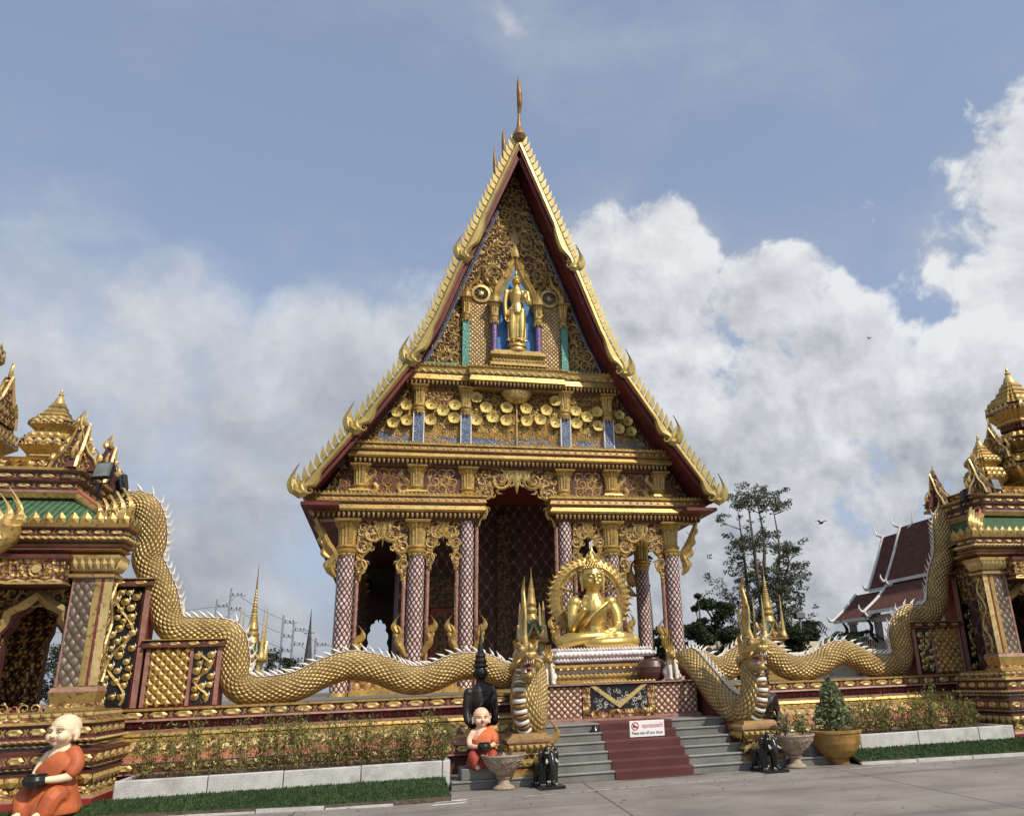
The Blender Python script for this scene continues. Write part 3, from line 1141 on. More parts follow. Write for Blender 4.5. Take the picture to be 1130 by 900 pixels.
# frieze storey between the beams: short columns and scroll panels
fr = FRONT(TY - .082)
for s in (-1, 1):
    mb = MB()
    prism(mb, [(s * 2.2, LB1), (s * 6.9, LB1), (s * 6.35, UB0), (s * 2.2, UB0)][::s], TY - .08, TY + .1, 'maroon', 'maroon')
    prism(mb, [(s * 1.55, LB1), (s * 2.3, LB1), (s * 2.3, UB0), (s * 1.55, UB0)][::s], TY - .0, TY + .1, 'maroon')
    # paired swans' necks in the outer panel, dense foliage in the inner
    for q, x in ((1, 5.45), (-1, 4.45)):
        pts = [(s * (x + q * a * .9), LB1 + b) for a, b in [(p.x, p.y) for p in catmull([(.05, .98, 0), (-.02, .78, 0), (.18, .58, 0), (.36, .36, 0), (.28, .12, 0), (.02, .08, 0), (-.12, .26, 0), (0, .42, 0)], 4)]]
        ribbon(mb, fr, pts, [.17] * 8 + [.22] * 12 + [.18] * 20, 'gold_pale', .6)
    scroll_fill(mb, fr, lambda a, b: 1, *sorted((s * 4.15, s * 5.75)), LB1 + .08, UB0 - .08, .40, 'gold', 3, None, 2)
    scroll_fill(mb, fr, lambda a, b: 1, *sorted((s * 2.4, s * 3.45)), LB1 + .08, UB0 - .08, .44, 'gold_pale', 4, None, 3)
    scroll_fill(mb, fr, lambda a, b: abs(a) < 6.8 - (b - LB1) * .5, *sorted((s * 6.2, s * 6.75)), LB1 + .05, UB0 - .1, .3, 'gold', 5, None, 2)
    mb.build('frieze', T)
for s in (-1, 1):
    for x in (5.95, 3.87):
        mb = MB()
        capital_mesh(mb, s * x, TY - .12, .24, UB0, .95)
        mould(mb, rect(s * x - .36, s * x + .36, TY - .46, TY + .1), [(0, LB1), (.03, LB1 + .05), (0, LB1 + .12)], 'gold')
        mb.build('frieze_column', T)

# ------------------------------------------------------------------ roof
SEC = [(0, 24.25), (1.3, 20.9), (2.58, 17.65), (3.40, 15.4), (4.34, 13.5), (5.50, 11.75), (6.62, 10.15), (7.93, 8.36)]


def section(dz=0., inset=0., grow=0.):
    out = []
    for x, z in SEC:
        out.append((x + (grow if x > 0 else 0), z + dz))
    if inset:
        q = []
        for i, (x, z) in enumerate(out):
            a = out[max(0, i - 1)]
            b = out[min(len(out) - 1, i + 1)]
            dx, dz2 = b[0] - a[0], b[1] - a[1]
            l = sqrt(dx * dx + dz2 * dz2)
            if i == 0:
                q.append((0, z - inset * 2.6))
            else:
                q.append((x + dz2 / l * inset, z - dx / l * inset))
        out = q
    return out


def roof_slab(mb, y0, y1, dz=0., grow=0., top='green_tile'):
    for s in (-1, 1):
        o = section(dz, 0, grow)
        i = section(dz, .16, grow)
        n = len(o)
        v = [(s * x, y0, z) for x, z in o] + [(s * x, y1, z) for x, z in o] + [(s * x, y0, z) for x, z in i] + [(s * x, y1, z) for x, z in i]
        mb.add(v, [(k, k + 1, n + k + 1, n + k)[::s] for k in range(n - 1)], top)
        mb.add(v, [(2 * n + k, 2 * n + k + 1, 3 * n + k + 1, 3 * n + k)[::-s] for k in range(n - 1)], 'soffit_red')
        mb.add(v, [(k, k + 1, 2 * n + k + 1, 2 * n + k) for k in range(n - 1)] + [(n + k, n + k + 1, 3 * n + k + 1, 3 * n + k) for k in range(n - 1)] + [(n - 1, 2 * n - 1, 4 * n - 1, 3 * n - 1)], 'deep_red')


def rake_point(t, dz=0., grow=0.):
    """point on the gable slope, t = 0 apex .. 1 eave, by section length"""
    o = section(dz, 0, grow)
    L = [0]
    for i in range(len(o) - 1):
        L.append(L[-1] + sqrt((o[i + 1][0] - o[i][0]) ** 2 + (o[i + 1][1] - o[i][1]) ** 2))
    s = t * L[-1]
    for i in range(len(o) - 1):
        if s <= L[i + 1] + 1e-6:
            f = (s - L[i]) / (L[i + 1] - L[i])
            a, b = o[i], o[i + 1]
            dx, dzz = (b[0] - a[0]), (b[1] - a[1])
            l = sqrt(dx * dx + dzz * dzz)
            return a[0] + dx * f, a[1] + dzz * f, dx / l, dzz / l, L[-1]


def chofa(mb, y, z, h):
    lathe(mb, 0, y, [(.02, z - .15), (.20, z + .02), (.30, z + .22), (.24, z + .42), (.12, z + .7), (.07, z + 1.1), (.055, z + 1.5)], 'gold_dull', 12, sy=1.1)
    p = catmull([(0, y, z + 1.4), (.02, y - .08, z + 1.9), (0, y - .16, z + 2.5), (-.02, y - .05, z + 3.1), (0, y + .05, z + h)], 5)
    tube(mb, p, lerp_list([.06, .12, .12, .07, .008], 5), 'gold_dull', 8, (1, 0, 0))
    mb.add([(-.09, y - .1, z + 1.75), (.09, y - .1, z + 1.75), (0, y - .38, z + 1.9), (0, y - .1, z + 2.1)], [(0, 1, 2), (1, 3, 2), (3, 0, 2)], 'gold_bargeboard')


TIERS = (.36, .645, .835, 1.0)     # ends of the four tiers along the slope (3 visible steps)


def gable_front(y, dz, grow, fins=True, fin_n=56, sides=(-1, 1)):
    out = []
    for s in sides:
        mb = MB()
        fr = Fr((0, y, 0), (s, 0, 0), (0, 0, 1), (0, -1, 0))
        N = 150
        O, I = [], []
        for i in range(N + 1):
            t = i / N
            x, z, dx, dzz, L = rake_point(t, dz, grow)
            k = next(j for j, e in enumerate(TIERS) if t <= e + 1e-9)
            t0 = TIERS[k - 1] if k else 0
            q = (t - t0) / (TIERS[k] - t0)
            nx, nz = -dzz, dx       # outward normal
            # each tier's board: narrow at the top, two deep scallops near its lower end
            w = .10 + .05 * q + .17 * max(0, sin((q - .66) / .34 * pi * 1.0)) ** 1.2 * (q > .66) - .14 * max(0, sin((q - .86) / .14 * pi)) * (q > .86)
            O.append((x + nx * .08, z + nz * .08))
            I.append((x - nx * w, z - nz * w))
        v = []
        for a, b in zip(O, I):
            v += [fr(*a, 0), fr(*b, 0), fr(*a, -.14), fr(*b, -.14), fr(a[0] * .25 + b[0] * .75, a[1] * .25 + b[1] * .75, .07), fr(a[0] * .8 + b[0] * .2, a[1] * .8 + b[1] * .2, .05)]
        f = []
        for i in range(N):
            p, r = i * 6, i * 6 + 6
            f += [(p, r, r + 5, p + 5), (p + 5, r + 5, r + 4, p + 4), (p + 4, r + 4, r + 1, p + 1), (p + 1, r + 1, r + 3, p + 3), (p + 2, p + 3, r + 3, r + 2), (p, p + 2, r + 2, r)]
        mb.add(v, f, 'gold_bargeboard')
        # flame leaves along the back of the board
        if fins:
            for i in range(fin_n):
                t = (i + .6) / fin_n
                x, z, dx, dzz, L = rake_point(t, dz, grow)
                nx, nz = -dzz, dx
                e = L / fin_n * .5
                h = .44
                b0 = (x - dx * e * .9 + nx * .10, z - dzz * e * .9 + nz * .10)
                b1 = (x + dx * e * .45 + nx * .10, z + dzz * e * .6 + nz * .10)
                m1 = (x + nx * (h * .62) + dx * e * .15, z + nz * (h * .62) + dzz * e * .15)
                tp = (x + nx * h * 1.0 - dx * h * .68, z + nz * h * 1.0 - dzz * h * .68 + .05)
                P = [b0, b1, m1, tp]
                v = [fr(*p, .02) for p in P] + [fr(*p, -.10) for p in P]
                mb.add(v, [(0, 1, 2), (0, 2, 3), (4, 6, 5), (4, 7, 6), (1, 5, 6, 2), (2, 6, 7, 3), (3, 7, 4, 0)], 'gold_bargeboard')
        # scroll curls under the tier ends
        for k, e in enumerate(TIERS):
            x, z, dx, dzz, L = rake_point(e - .012, dz, grow)
            volute(mb, Fr((0, y - .02, 0), (s, 0, 0), (0, 0, 1), (0, -1, 0)), x - .20, z - .14, .18, pi * .7, -1, 'gold_bargeboard', 1.3, .13, 0)
        v = []
        for i in range(N + 1):
            x, z, dx, dzz, L = rake_point(i / N, dz, grow)
            nx, nz = -dzz, dx
            v += [fr(x - nx * .02, z - nz * .02, -.15), fr(x - nx * .30, z - nz * .30, -.15), fr(x - nx * .30, z - nz * .30, -.25)]
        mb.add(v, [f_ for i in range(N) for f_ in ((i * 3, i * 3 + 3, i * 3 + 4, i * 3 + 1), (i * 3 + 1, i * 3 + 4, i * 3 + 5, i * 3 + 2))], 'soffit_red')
        bb = mb.build('bargeboard', T)
        for k, e in enumerate(TIERS):
            mb = MB()
            x, z, dx, dzz, L = rake_point(e, dz, grow)
            fr2 = Fr((s * (x + .10), y - .03, z - .12), (s, 0, 0), (0, 0, 1), (0, -1, 0))
            ribbon(mb, fr2, [(-.32, .05), (-.12, -.02), (.06, .1), (.08, .34)], [.2, .3, .3, .2], 'gold_bargeboard', .5)
            flame(mb, fr2, .05, .02, 1.15, .34, .30, 'gold_bargeboard', .09)
            flame(mb, fr2, -.22, .12, .55, .24, .35, 'gold_bargeboard', .07)
            mb.build('naga_finial', bb)
    return out


mb = MB()
roof_slab(mb, 14.0, 19.2)
# level soffit under the porch eaves
for s in (-1, 1):
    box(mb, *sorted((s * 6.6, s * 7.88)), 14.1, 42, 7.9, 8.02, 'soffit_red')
R = mb.build('roof', T)
mb = MB()
roof_slab(mb, 18.9, 22.6, .95, -.05)
roof_slab(mb, 22.3, 40, 2.1, -.05)
mb.build('rear_roof', T)
gable_front(14.0, 0, 0)
gable_front(18.8, .95, -.05, True, 50)
gable_front(22.2, 2.1, -.05, True, 50)
for y, z, h in ((14.0, 24.25, 3.55), (18.8, 25.15, 3.5), (22.2, 26.35, 3.9)):
    mb = MB()
    chofa(mb, y, z, h)
    mb.build('finial', T)
# eave brackets at the porch corners
for s in (-1, 1):
    mb = MB()
    fr = Fr((s * 6.62, TY - .25, 5.5), (s, 0, 0), (0, 0, 1), (0, -1, 0))
    pts = [(p.x, p.y) for p in catmull([(0, 0, 0), (.22, .35, 0), (.10, .8, 0), (.38, 1.2, 0), (.62, 1.75, 0), (.85, 2.3, 0)], 4)]
    ribbon(mb, fr, pts, lerp_list([.1, .36, .3, .36, .24, .1], 4), 'gold', .5)
    for k in range(4):
        flame(mb, fr, .18 + k * .13, .25 + k * .45, .6, .24, .7, 'gold', .07)
    volute(mb, fr, .2, .35, .22, 0, 1, 'gold', 1.3)
    mb.build('eave_bracket', T)

# ------------------------------------------------------------------ gable face
GB = section(0, .20)


def gx(z, ins=0.0):
    """half width of the gable face at height z"""
    for (x0, z0), (x1, z1) in zip(GB, GB[1:]):
        if z1 <= z <= z0:
            return x0 + (x1 - x0) * (z - z0) / (z1 - z0) - ins
    return 0.


mb = MB()
pl = [(x, z) for x, z in GB if z > UB1]
pl = pl + [(gx(UB1 + .001), UB1)]
prism(mb, [(-x, z) for x, z in reversed(pl[1:])] + pl, TY + .02, TY + .3, 'maroon')
low = [(x, z) for x, z in GB if z < UB1]
for s in (-1, 1):
    prism(mb, ([(s * 6.1, UB1), (s * gx(UB1 + .001), UB1)] + [(s * x, z) for x, z in low if z > 8.4] + [(s * 7.4, 8.45), (s * 6.1, 8.45)])[::-s], TY + .06, TY + .3, 'carved_dark')
Gf = mb.build('gable', T)

# lotus pond storey
MZ0, MZ1 = 13.05, 13.98
mb = MB()
P = [(-gx(UB1 + .05, .1), UB1), (gx(UB1 + .05, .1), UB1), (gx(MZ0, .1), MZ0), (-gx(MZ0, .1), MZ0)]
prism(mb, P, TY - .02, TY + .015, 'carved_fine', 'maroon')
prism(mb, [(-gx(UB1 + .6, .25), UB1), (gx(UB1 + .6, .25), UB1), (gx(UB1 + .6, .25), UB1 + .6), (-gx(UB1 + .6, .25), UB1 + .6)], TY - .024, TY - .0205, 'blue_glass')
fr = FRONT(TY - .026)
rnd = random.Random(11)
for i in range(150):            # water ripples
    x = rnd.uniform(-5.6, 5.6)
    z = UB1 + .06 + rnd.random() * .55
    l = rnd.uniform(.2, .5)
    if abs(x) > gx(z, .3):
        continue
    ribbon(mb, fr, [(x - l / 2, z), (x - l * .2, z + .07), (x + l * .2, z - .03), (x + l / 2, z + .05)], [.02, .07, .07, .02], 'gold_pale', .5)
for i in range(420):            # stems and small leaves
    x = rnd.uniform(-5.5, 5.5)
    z = UB1 + rnd.uniform(.3, .5)
    t = z + rnd.uniform(.3, 1.3)
    if abs(x) > gx(t, .25):
        continue
    ribbon(mb, fr, [(x, z), (x + rnd.uniform(-.05, .05), (z + t) / 2), (x + rnd.uniform(-.08, .08), t)], .05, 'gold' if i % 2 else 'gold_pale', .6)
    flame(mb, FRONT(TY - .03), x, t - .05, rnd.uniform(.16, .3), .13, rnd.uniform(-.5, .5), 'gold_pale', .05, 4)
for i in range(120):            # foliage under the moulding
    x = rnd.uniform(-5.0, 5.0)
    z = rnd.uniform(12.3, 12.95)
    if abs(x) > gx(z, .25):
        continue
    volute(mb, fr, x, z, .11, rnd.uniform(0, 6), rnd.choice((-1, 1)), 'gold', 1.2, None, 2, 9)


def bloom(mb, x, z, r, y):
    """round lotus leaf, dished, tilted to the viewer"""
    v = [(x, y - .05, z)]
    n = 14
    for q, dy in ((.35, -.06), (.95, -.16), (1.0, -.13)):
        for j in range(n):
            a = 2 * pi * j / n
            k = 1 + .05 * sin(a * 5)
            v.append((x + r * q * k * cos(a), y + dy + .04 * sin(a), z + r * q * k * sin(a)))
    f = [(0, 1 + (j + 1) % n, 1 + j) for j in range(n)]
    for b in range(2):
        f += [(1 + b * n + j, 1 + b * n + (j + 1) % n, 1 + (b + 1) * n + (j + 1) % n, 1 + (b + 1) * n + j) for j in range(n)]
    mb.add(v, f, 'gold_lotus')


goldmat('gold_lotus', (.80, .64, .22), .45, .35, .15, (.45, .28, .08))
for s in (-1, 1):
    for x, z, r in ((.42, 11.75, .23), (.40, 12.3, .23), (.98, 11.85, .23), (1.24, 12.25, .23), (1.62, 11.7, .22), (1.62, 12.65, .22),
                    (2.5, 11.75, .23), (2.95, 12.05, .23), (3.42, 11.65, .22), (2.48, 12.3, .22), (3.40, 12.25, .22), (4.32, 11.55, .22), (4.72, 11.9, .20), (4.38, 12.2, .20), (4.85, 11.45, .21)):
        if x < gx(z, .2):
            bloom(mb, s * x, z + rnd.uniform(-.03, .03), r * 1.12, TY - .06)
            disc(mb, FRONT(TY - .13), s * x, z, 0, r * .28, 'gold_dull', .03)
tube(mb, [(0.02, TY - .1, UB1), (0.02, TY - .1, 12.5)], .035, 'gold_pale', 6, (1, 0, 0))
mb.build('lotus_relief', Gf)
for s in (-1, 1):
    for x in (3.87, 2.03):
        mb = MB()
        box(mb, s * x - .20, s * x + .20, TY - .22, TY + .1, UB1, 11.95, 'blue_glass')
        for q in (-.2, .2):
            box(mb, s * x + q - .02, s * x + q + .02, TY - .235, TY + .1, UB1, 11.95, 'white_mosaic')
        capital_mesh(mb, s * x, TY - .08, .21, MZ0, .98)
        mb.build('gable_column', Gf)
# moulding under the niche storey; its middle steps forward
mb = MB()


def corn(x0, x1, yf, z0, z1):
    h = z1 - z0
    mould(mb, rect(x0, x1, yf, TY + .2), [(0, z0), (.03, z0 + h * .06, 'maroon'), (.05, z0 + h * .22, 'maroon'), (.22, z0 + h * .26, 'gold'), (.16, z0 + h * .5, 'gold'), (.2, z0 + h * .56, 'gold_dull'), (.24, z0 + h * .8, 'gold'), (.3, z0 + h * .86, 'gold'), (.1, z1, 'gold')], 'gold')
    n = int((x1 - x0) / .15)
    row((x0 - .05, yf - .14, z0 + h * .25), (x1 + .05, yf - .14, z0 + h * .25), n, petal(mb, h * .23, .07, 'gold_pale', .60, True))
    row((x0 - .1, yf - .2, z0 + h * .56), (x1 + .1, yf - .2, z0 + h * .56), int(n * .6), petal(mb, h * .2, .07, 'gold_pale', .92))
    row((x0 - .1, yf - .25, z0 + h * .84), (x1 + .1, yf - .25, z0 + h * .84), n, petal(mb, h * .16, .05, 'gold', .9))


for s in (-1, 1):
    corn(*sorted((s * 1.7, s * (gx(MZ0) - .0))), TY - .15, MZ0, MZ1)
corn(-1.75, 1.75, TY - .55, MZ0 - .08, MZ1 - .1)
# hanging oval boss below the niche
v = []
lathe(mb, 0.0, TY - .2, [(.03, 12.42), (.30, 12.50), (.52, 12.66), (.62, 12.82), (.66, 12.95)], 'gold', 20, sy=.55)
mb.build('gable_moulding', Gf)
# scrollwork of the upper gable
mb = MB()
top = [(x, z) for x, z in GB if z > MZ1]
top = top + [(gx(MZ1 + .01), MZ1)]
prism(mb, [(-x * .985, z - .02) for x, z in reversed(top[1:])] + [(x * .985, z - .02) for x, z in top], TY - .04, TY + .018, 'carved_dark', 'maroon')
for s in (-1, 1):
    prism(mb, [(s * 1.0, MZ1), (s * 2.0, MZ1), (s * 2.0, 16.9), (s * 1.0, 17.4)][::s], TY - .09, TY - .042, 'tymp_lattice')
fr = FRONT(TY - .045)
scroll_fill(mb, fr, lambda a, b: a < gx(b, .35) and (a > 2.3) and b > MZ1 + .1, 2.3, 4.1, MZ1 + .15, 17.2, .56, 'gold_pale', 21, 0)
scroll_fill(mb, fr, lambda a, b: a < gx(b, .3) and (b > 19.9 or a > 1.35 - (b - 17.4) * .42) and a > .16, .2, 2.2, 17.3, 22.6, .56, 'gold_pale', 22, 0)
flame(mb, fr, 0, 19.9, 1.1, .36, 0, 'gold_pale', .1)
for z in (21.0, 21.7, 22.3):
    for s in (-1, 1):
        volute(mb, fr, s * .16, z, .15, pi / 2, s, 'gold_pale', 1.4)
for s in (-1, 1):
    # blue and green glass borders along the rake
    pts = [(s * gx(z, .12), z) for z in (MZ1 + .1, 15.5, 17.5, 19.5, 21.5)]
    ribbon(mb, fr, pts, .12, 'blue_glass', .3)
    ribbon(mb, fr, [(s * 2.3, MZ1 + .10), (s * gx(MZ1 + .1, .2), MZ1 + .10)], .16, 'green_glass', .3)
mb.build('gable_scrollwork', Gf)
for s in (-1, 1):
    mb = MB()
    box(mb, s * 2.08 - .14, s * 2.08 + .14, TY - .25, TY, MZ1 - .02, 16.2, 'green_glass')
    capital_mesh(mb, s * 2.08, TY - .12, .17, 17.1, .9)
    flame(mb, FRONT(TY - .15), s * 2.08, 17.1, .7, .34, 0, 'gold', .1)
    mb.build('gable_column', Gf)
    # wheel medallion in a pointed frame
    mb = MB()
    fr = FRONT(TY - .10)
    x, z = s * 1.46, 17.35
    ribbon(mb, fr, [(x - .52, 16.75), (x - .58, 17.3), (x - .45, 17.75), (x - .18, 18.0), (x, 18.55), (x + .18, 18.0), (x + .45, 17.75), (x + .58, 17.3), (x + .52, 16.75)], .17, 'gold', .5)
    lathe_v = []
    n = 20
    for r0, r1, m_, h in ((.0, .42, 'black_gloss', .02), (.30, .42, 'gold', .07), (.0, .10, 'gold', .09)):
        v = [fr(x + r0 * cos(2 * pi * j / n), z + r0 * sin(2 * pi * j / n), h) for j in range(n)] + [fr(x + r1 * cos(2 * pi * j / n), z + r1 * sin(2 * pi * j / n), h * .8) for j in range(n)]
        mb.add(v, [(j, (j + 1) % n, n + (j + 1) % n, n + j) for j in range(n)], m_)
    for k in range(8):
        a = pi * k / 4
        ribbon(mb, fr, [(x + .08 * cos(a), z + .08 * sin(a)), (x + .33 * cos(a), z + .33 * sin(a))], [.10, .05], 'gold', .9)
    mb.build('wheel_medallion', Gf)
# niche
mb = MB()
NA = [(-.84, 14.62), (-.84, 16.3), (-.80, 16.6), (-.62, 16.95), (-.66, 17.3), (-.52, 17.7), (-.30, 18.1), (-.14, 18.55), (0, 19.05)]
NA = NA + [(-x, z) for x, z in reversed(NA[:-1])]
prism(mb, NA[::-1], TY - .085, TY - .06, 'niche_blue')
mould(mb, rect(-1.05, 1.05, TY - .75, TY), [(.1, 13.88), (.1, 14.0), (0, 14.06), (-.08, 14.22), (.0, 14.3), (.08, 14.36), (.08, 14.46), (-.05, 14.5), (-.05, 14.6)], 'gold')
row((-1.1, TY - .8, 14.05), (1.1, TY - .8, 14.05), 16, petal(mb, .14, .05, 'gold_pale'))
fr = FRONT(TY - .09)
arc = NA[1:-1]
ribbon(mb, fr, [(x * 1.12, z + .05 * (1 - abs(x))) for x, z in arc], .22, 'gold_pale', .6)
ribbon(mb, fr, [(x * 1.38, z + .25 * (1 - abs(x)) + .1) for x, z in arc[1:-1]], .20, 'gold_pale', .6)
for i, (x, z) in enumerate(arc):
    if 1 < i < len(arc) - 2 and abs(x) > .05:
        flame(mb, FRONT(TY - .12), x * 1.5, z + .12, .5, .24, .5 * (1 if x > 0 else -1), 'gold', .07)
flame(mb, FRONT(TY - .12), 0, 19.25, 1.0, .34, 0, 'gold_pale', .1)
for s in (-1, 1):
    lathe(mb, s * .93, TY - .35, [(.17, 14.6), (.17, 14.7), (.13, 14.72), (.13, 16.05)], 'purple_glass', 12)
    capital_mesh(mb, s * .93, TY - .35, .16, 16.85, .75)
    flame(mb, FRONT(TY - .35), s * .93, 16.85, .8, .36, 0, 'gold', .1)
mb.build('niche', Gf)

# ------------------------------------------------------------------ hall behind the porch
mb = MB()
HY = 21.0
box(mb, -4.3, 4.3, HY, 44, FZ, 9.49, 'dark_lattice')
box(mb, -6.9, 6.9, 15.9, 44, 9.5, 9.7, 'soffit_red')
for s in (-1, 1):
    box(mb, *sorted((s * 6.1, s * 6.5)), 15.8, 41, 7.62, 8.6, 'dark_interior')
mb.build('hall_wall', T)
for xc, w, hh in ((-2.2, .55, 4.7), (2.5, .75, 4.7)):
    mb = MB()
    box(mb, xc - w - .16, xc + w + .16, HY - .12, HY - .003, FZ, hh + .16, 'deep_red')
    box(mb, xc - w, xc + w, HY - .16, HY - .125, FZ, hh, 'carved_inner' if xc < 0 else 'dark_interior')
    mb.build('door', T)
mb = MB()
box(mb, -.05, .55, HY - .22, HY - .003, FZ, 9.0, 'carved_inner')
mb.build('pilaster', T)
for x0, x1 in ((-3.6, -1.3), (1.2, 3.6)):
    mb = MB()
    box(mb, x0, x1, HY - .13, HY - .006, 4.9, 6.2, 'carved_inner')
    mb.build('door_pediment', T)
for s in (-1, 1):
    mb = MB()
    a = arch_pts(.72, 3.9, 6.0)
    x0, x1 = s * 5.22 - .95, s * 5.22 + .95
    P = [(x0, FZ), (x0, 9.49), (x1, 9.49), (x1, FZ), (x1 - .2, FZ)] + [(s * 5.22 + q, z) for q, z in reversed(a)] + [(x0 + .2, FZ)]
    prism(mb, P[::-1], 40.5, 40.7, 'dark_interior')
    mb.build('gallery_arch', T)
# ------------------------------------------------------------------ terrace walls
def terrace(s):
    side = 'left' if s < 0 else 'right'
    W = thing('terrace_wall', {'left': 'tiered gold and maroon terrace wall behind the longer shrub planter, ending at the gate by the larger monk statue',
                               'right': 'tiered gold and maroon terrace wall behind the round brown flower pot'}[side], 'wall', (s * 5.8, 2.86, 0), 'tiered terrace walls')
    xa, xb = sorted((s * 1.75, s * 9.6))
    mb = MB()
    box(mb, xa, xb, 3.0, 13.2, 0.01, 1.47, 'granite')
    mb.build('terrace_core', W)
    mb = MB()
    P = [(2.86, 1.50), (2.80, 1.49), (2.80, 1.46), (2.84, 1.45), (2.84, 1.31), (2.80, 1.30), (2.78, 1.27), (2.95, 1.26), (2.95, 1.12), (2.62, 1.09), (2.52, 1.07), (2.50, 1.02), (2.55, .99), (2.5, .97)]
    mts = ['gold', 'gold', 'rose_edge', 'maroon', 'rose_edge', 'rose_edge', 'maroon', 'maroon', 'rose_edge', 'gold', 'gold', 'gold', 'gold']
    # front section as a lofted strip with materials
    def strip(P, mts):
        for i in range(len(P) - 1):
            (y0, z0), (y1, z1) = P[i], P[i + 1]
            mb.add([(xa, y0, z0), (xb, y0, z0), (xb, y1, z1), (xa, y1, z1)], [(0, 3, 2, 1)], mts[i])
    strip(P, mts)
    strip([(4.4, 1.495), (2.86, 1.50)], ['gold_dull'])
    P2 = [(2.5, .97), (2.30, .93), (2.12, .80), (2.02, .75), (1.98, .73), (1.90, .70), (1.72, .64), (1.62, .62), (1.60, .46), (1.55, .44), (1.66, .42), (1.66, .02)]
    strip(P2, ['gold', 'carved_bright', 'carved_bright', 'gold', 'salmon', 'salmon', 'rose_edge', 'maroon', 'rose_edge', 'maroon', 'maroon'])
    mb.build('stepped_base', W)
    L = xb - xa
    mb = MB()
    row((xa, 2.838, 1.38), (xb, 2.838, 1.38), int(L / .42), lozenge(mb, .15, .035))
    mb.build('upper_frieze', W)
    mb = MB()
    row((xa, 2.948, 1.19), (xb, 2.948, 1.19), int(L / .17), lozenge(mb, .10, .012, 'deep_red', 'salmon'))
    row((xa, 2.50, .99), (xb, 2.50, .99), int(L / .16), petal(mb, -.05, .02, 'gold'))
    row((xa, 2.30, .92), (xb, 2.30, .92), int(L / .26), petal(mb, .20, .10, 'gold_pale', .96, True, .22))
    mb.build('lotus_band', W)
    mb = MB()
    row((xa, 1.605, .545), (xb, 1.605, .545), int(L / .34), lozenge(mb, .13, .03))
    mb.build('lower_frieze', W)
    # wing walls that climb to the gate
    def panel(x0, x1, z1, name, kinds):
        mb = MB()
        X0, X1 = sorted((s * x0, s * x1))
        box(mb, X0, X1, 3.1, 3.6, 1.50, z1 - .14, 'deep_red')
        mould(mb, rect(X0 - .03, X1 + .03, 3.0, 3.7), [(0, z1 - .16), (.03, z1 - .14, 'gold'), (.0, z1 - .03, 'maroon'), (.05, z1 - .02, 'rose_edge'), (.02, z1, 'gold')], 'gold')
        row((X0, 2.995, z1 - .09), (X1, 2.995, z1 - .09), max(2, int((X1 - X0) / .34)), lozenge(mb, .09, .025))
        fr = FRONT(3.095)
        for (u0, u1, k) in kinds:
            a, b = sorted((s * u0, s * u1))
            if k == 'lattice':
                box(mb, a + .02, b - .02, 3.06, 3.1, 1.56, z1 - .2, 'gold_lattice')
                st = .088
                nx, nz = int((b - a - .08) / st), int((z1 - 1.80) / st)
                for i in range(nx + 1):
                    for j in range(nz + 1):
                        if (i + j) % 2:
                            continue
                        cx, cz = a + .04 + (b - a - .08) * i / nx, 1.58 + (z1 - 1.80) * j / nz
                        w = st * .86
                        mb.add([(cx - w, 3.058, cz), (cx, 3.058, cz - w), (cx + w, 3.058, cz), (cx, 3.058, cz + w), (cx - w * .4, 3.03, cz), (cx, 3.03, cz - w * .4), (cx + w * .4, 3.03, cz), (cx, 3.03, cz + w * .4)],
                               [(0, 1, 5, 4), (1, 2, 6, 5), (2, 3, 7, 6), (3, 0, 4, 7), (4, 5, 6, 7)], 'gold')
            elif k == 'vine':
                box(mb, a + .02, b - .02, 3.075, 3.1, 1.54, z1 - .18, 'black_gloss')
                w = (b - a)
                xm = (a + b) / 2
                n = 26
                pts = [(xm + sin(i / n * pi * (2.2 if z1 > 3 else 2.0) * 1.6 + .8) * w * .30, 1.58 + (z1 - 1.82) * i / n) for i in range(n + 1)]
                ribbon(mb, FRONT(3.07), pts, .055, 'gold_pale', .8)
                rr = random.Random(4)
                got = []
                for i in range(900):
                    r = rr.uniform(.06, .085)
                    cx, cz = a + rr.uniform(.14, .86) * w, rr.uniform(1.64, z1 - .28)
                    if any((cx - p) ** 2 + (cz - q) ** 2 < (r + t) ** 2 for p, q, t in got):
                        continue
                    got.append((cx, cz, r))
                    v = [(cx, 3.015, cz + r * .3)] + [(cx + r * cos(t * pi / 5), 3.05, cz + r * .9 * sin(t * pi / 5)) for t in range(10)]
                    mb.add(v, [(0, 1 + (t + 1) % 10, 1 + t) for t in range(10)], 'gold' if len(got) % 3 else 'gold_pale')
                    flame(mb, FRONT(3.05), cx + r * .8, cz + r * .4, r * 1.1, r * .5, .3, 'white_stone' if len(got) % 2 else 'gold_pale', .02, 3)
            else:
                box(mb, a, b, 3.05, 3.1, 1.52, z1 - .18, 'rose_edge')
        mb.build(name, W)
    panel(7.98, 9.38, 2.78, 'wing_panel', [(7.98, 8.06, 'edge'), (8.08, 8.5, 'vine'), (8.5, 8.56, 'edge'), (8.58, 9.28, 'lattice'), (9.28, 9.36, 'edge')])
    panel(9.42, 10.2, 3.98, 'wing_panel', [(9.42, 9.52, 'edge'), (9.54, 10.14, 'vine')])
    return W


WL, WR = terrace(-1), terrace(1)

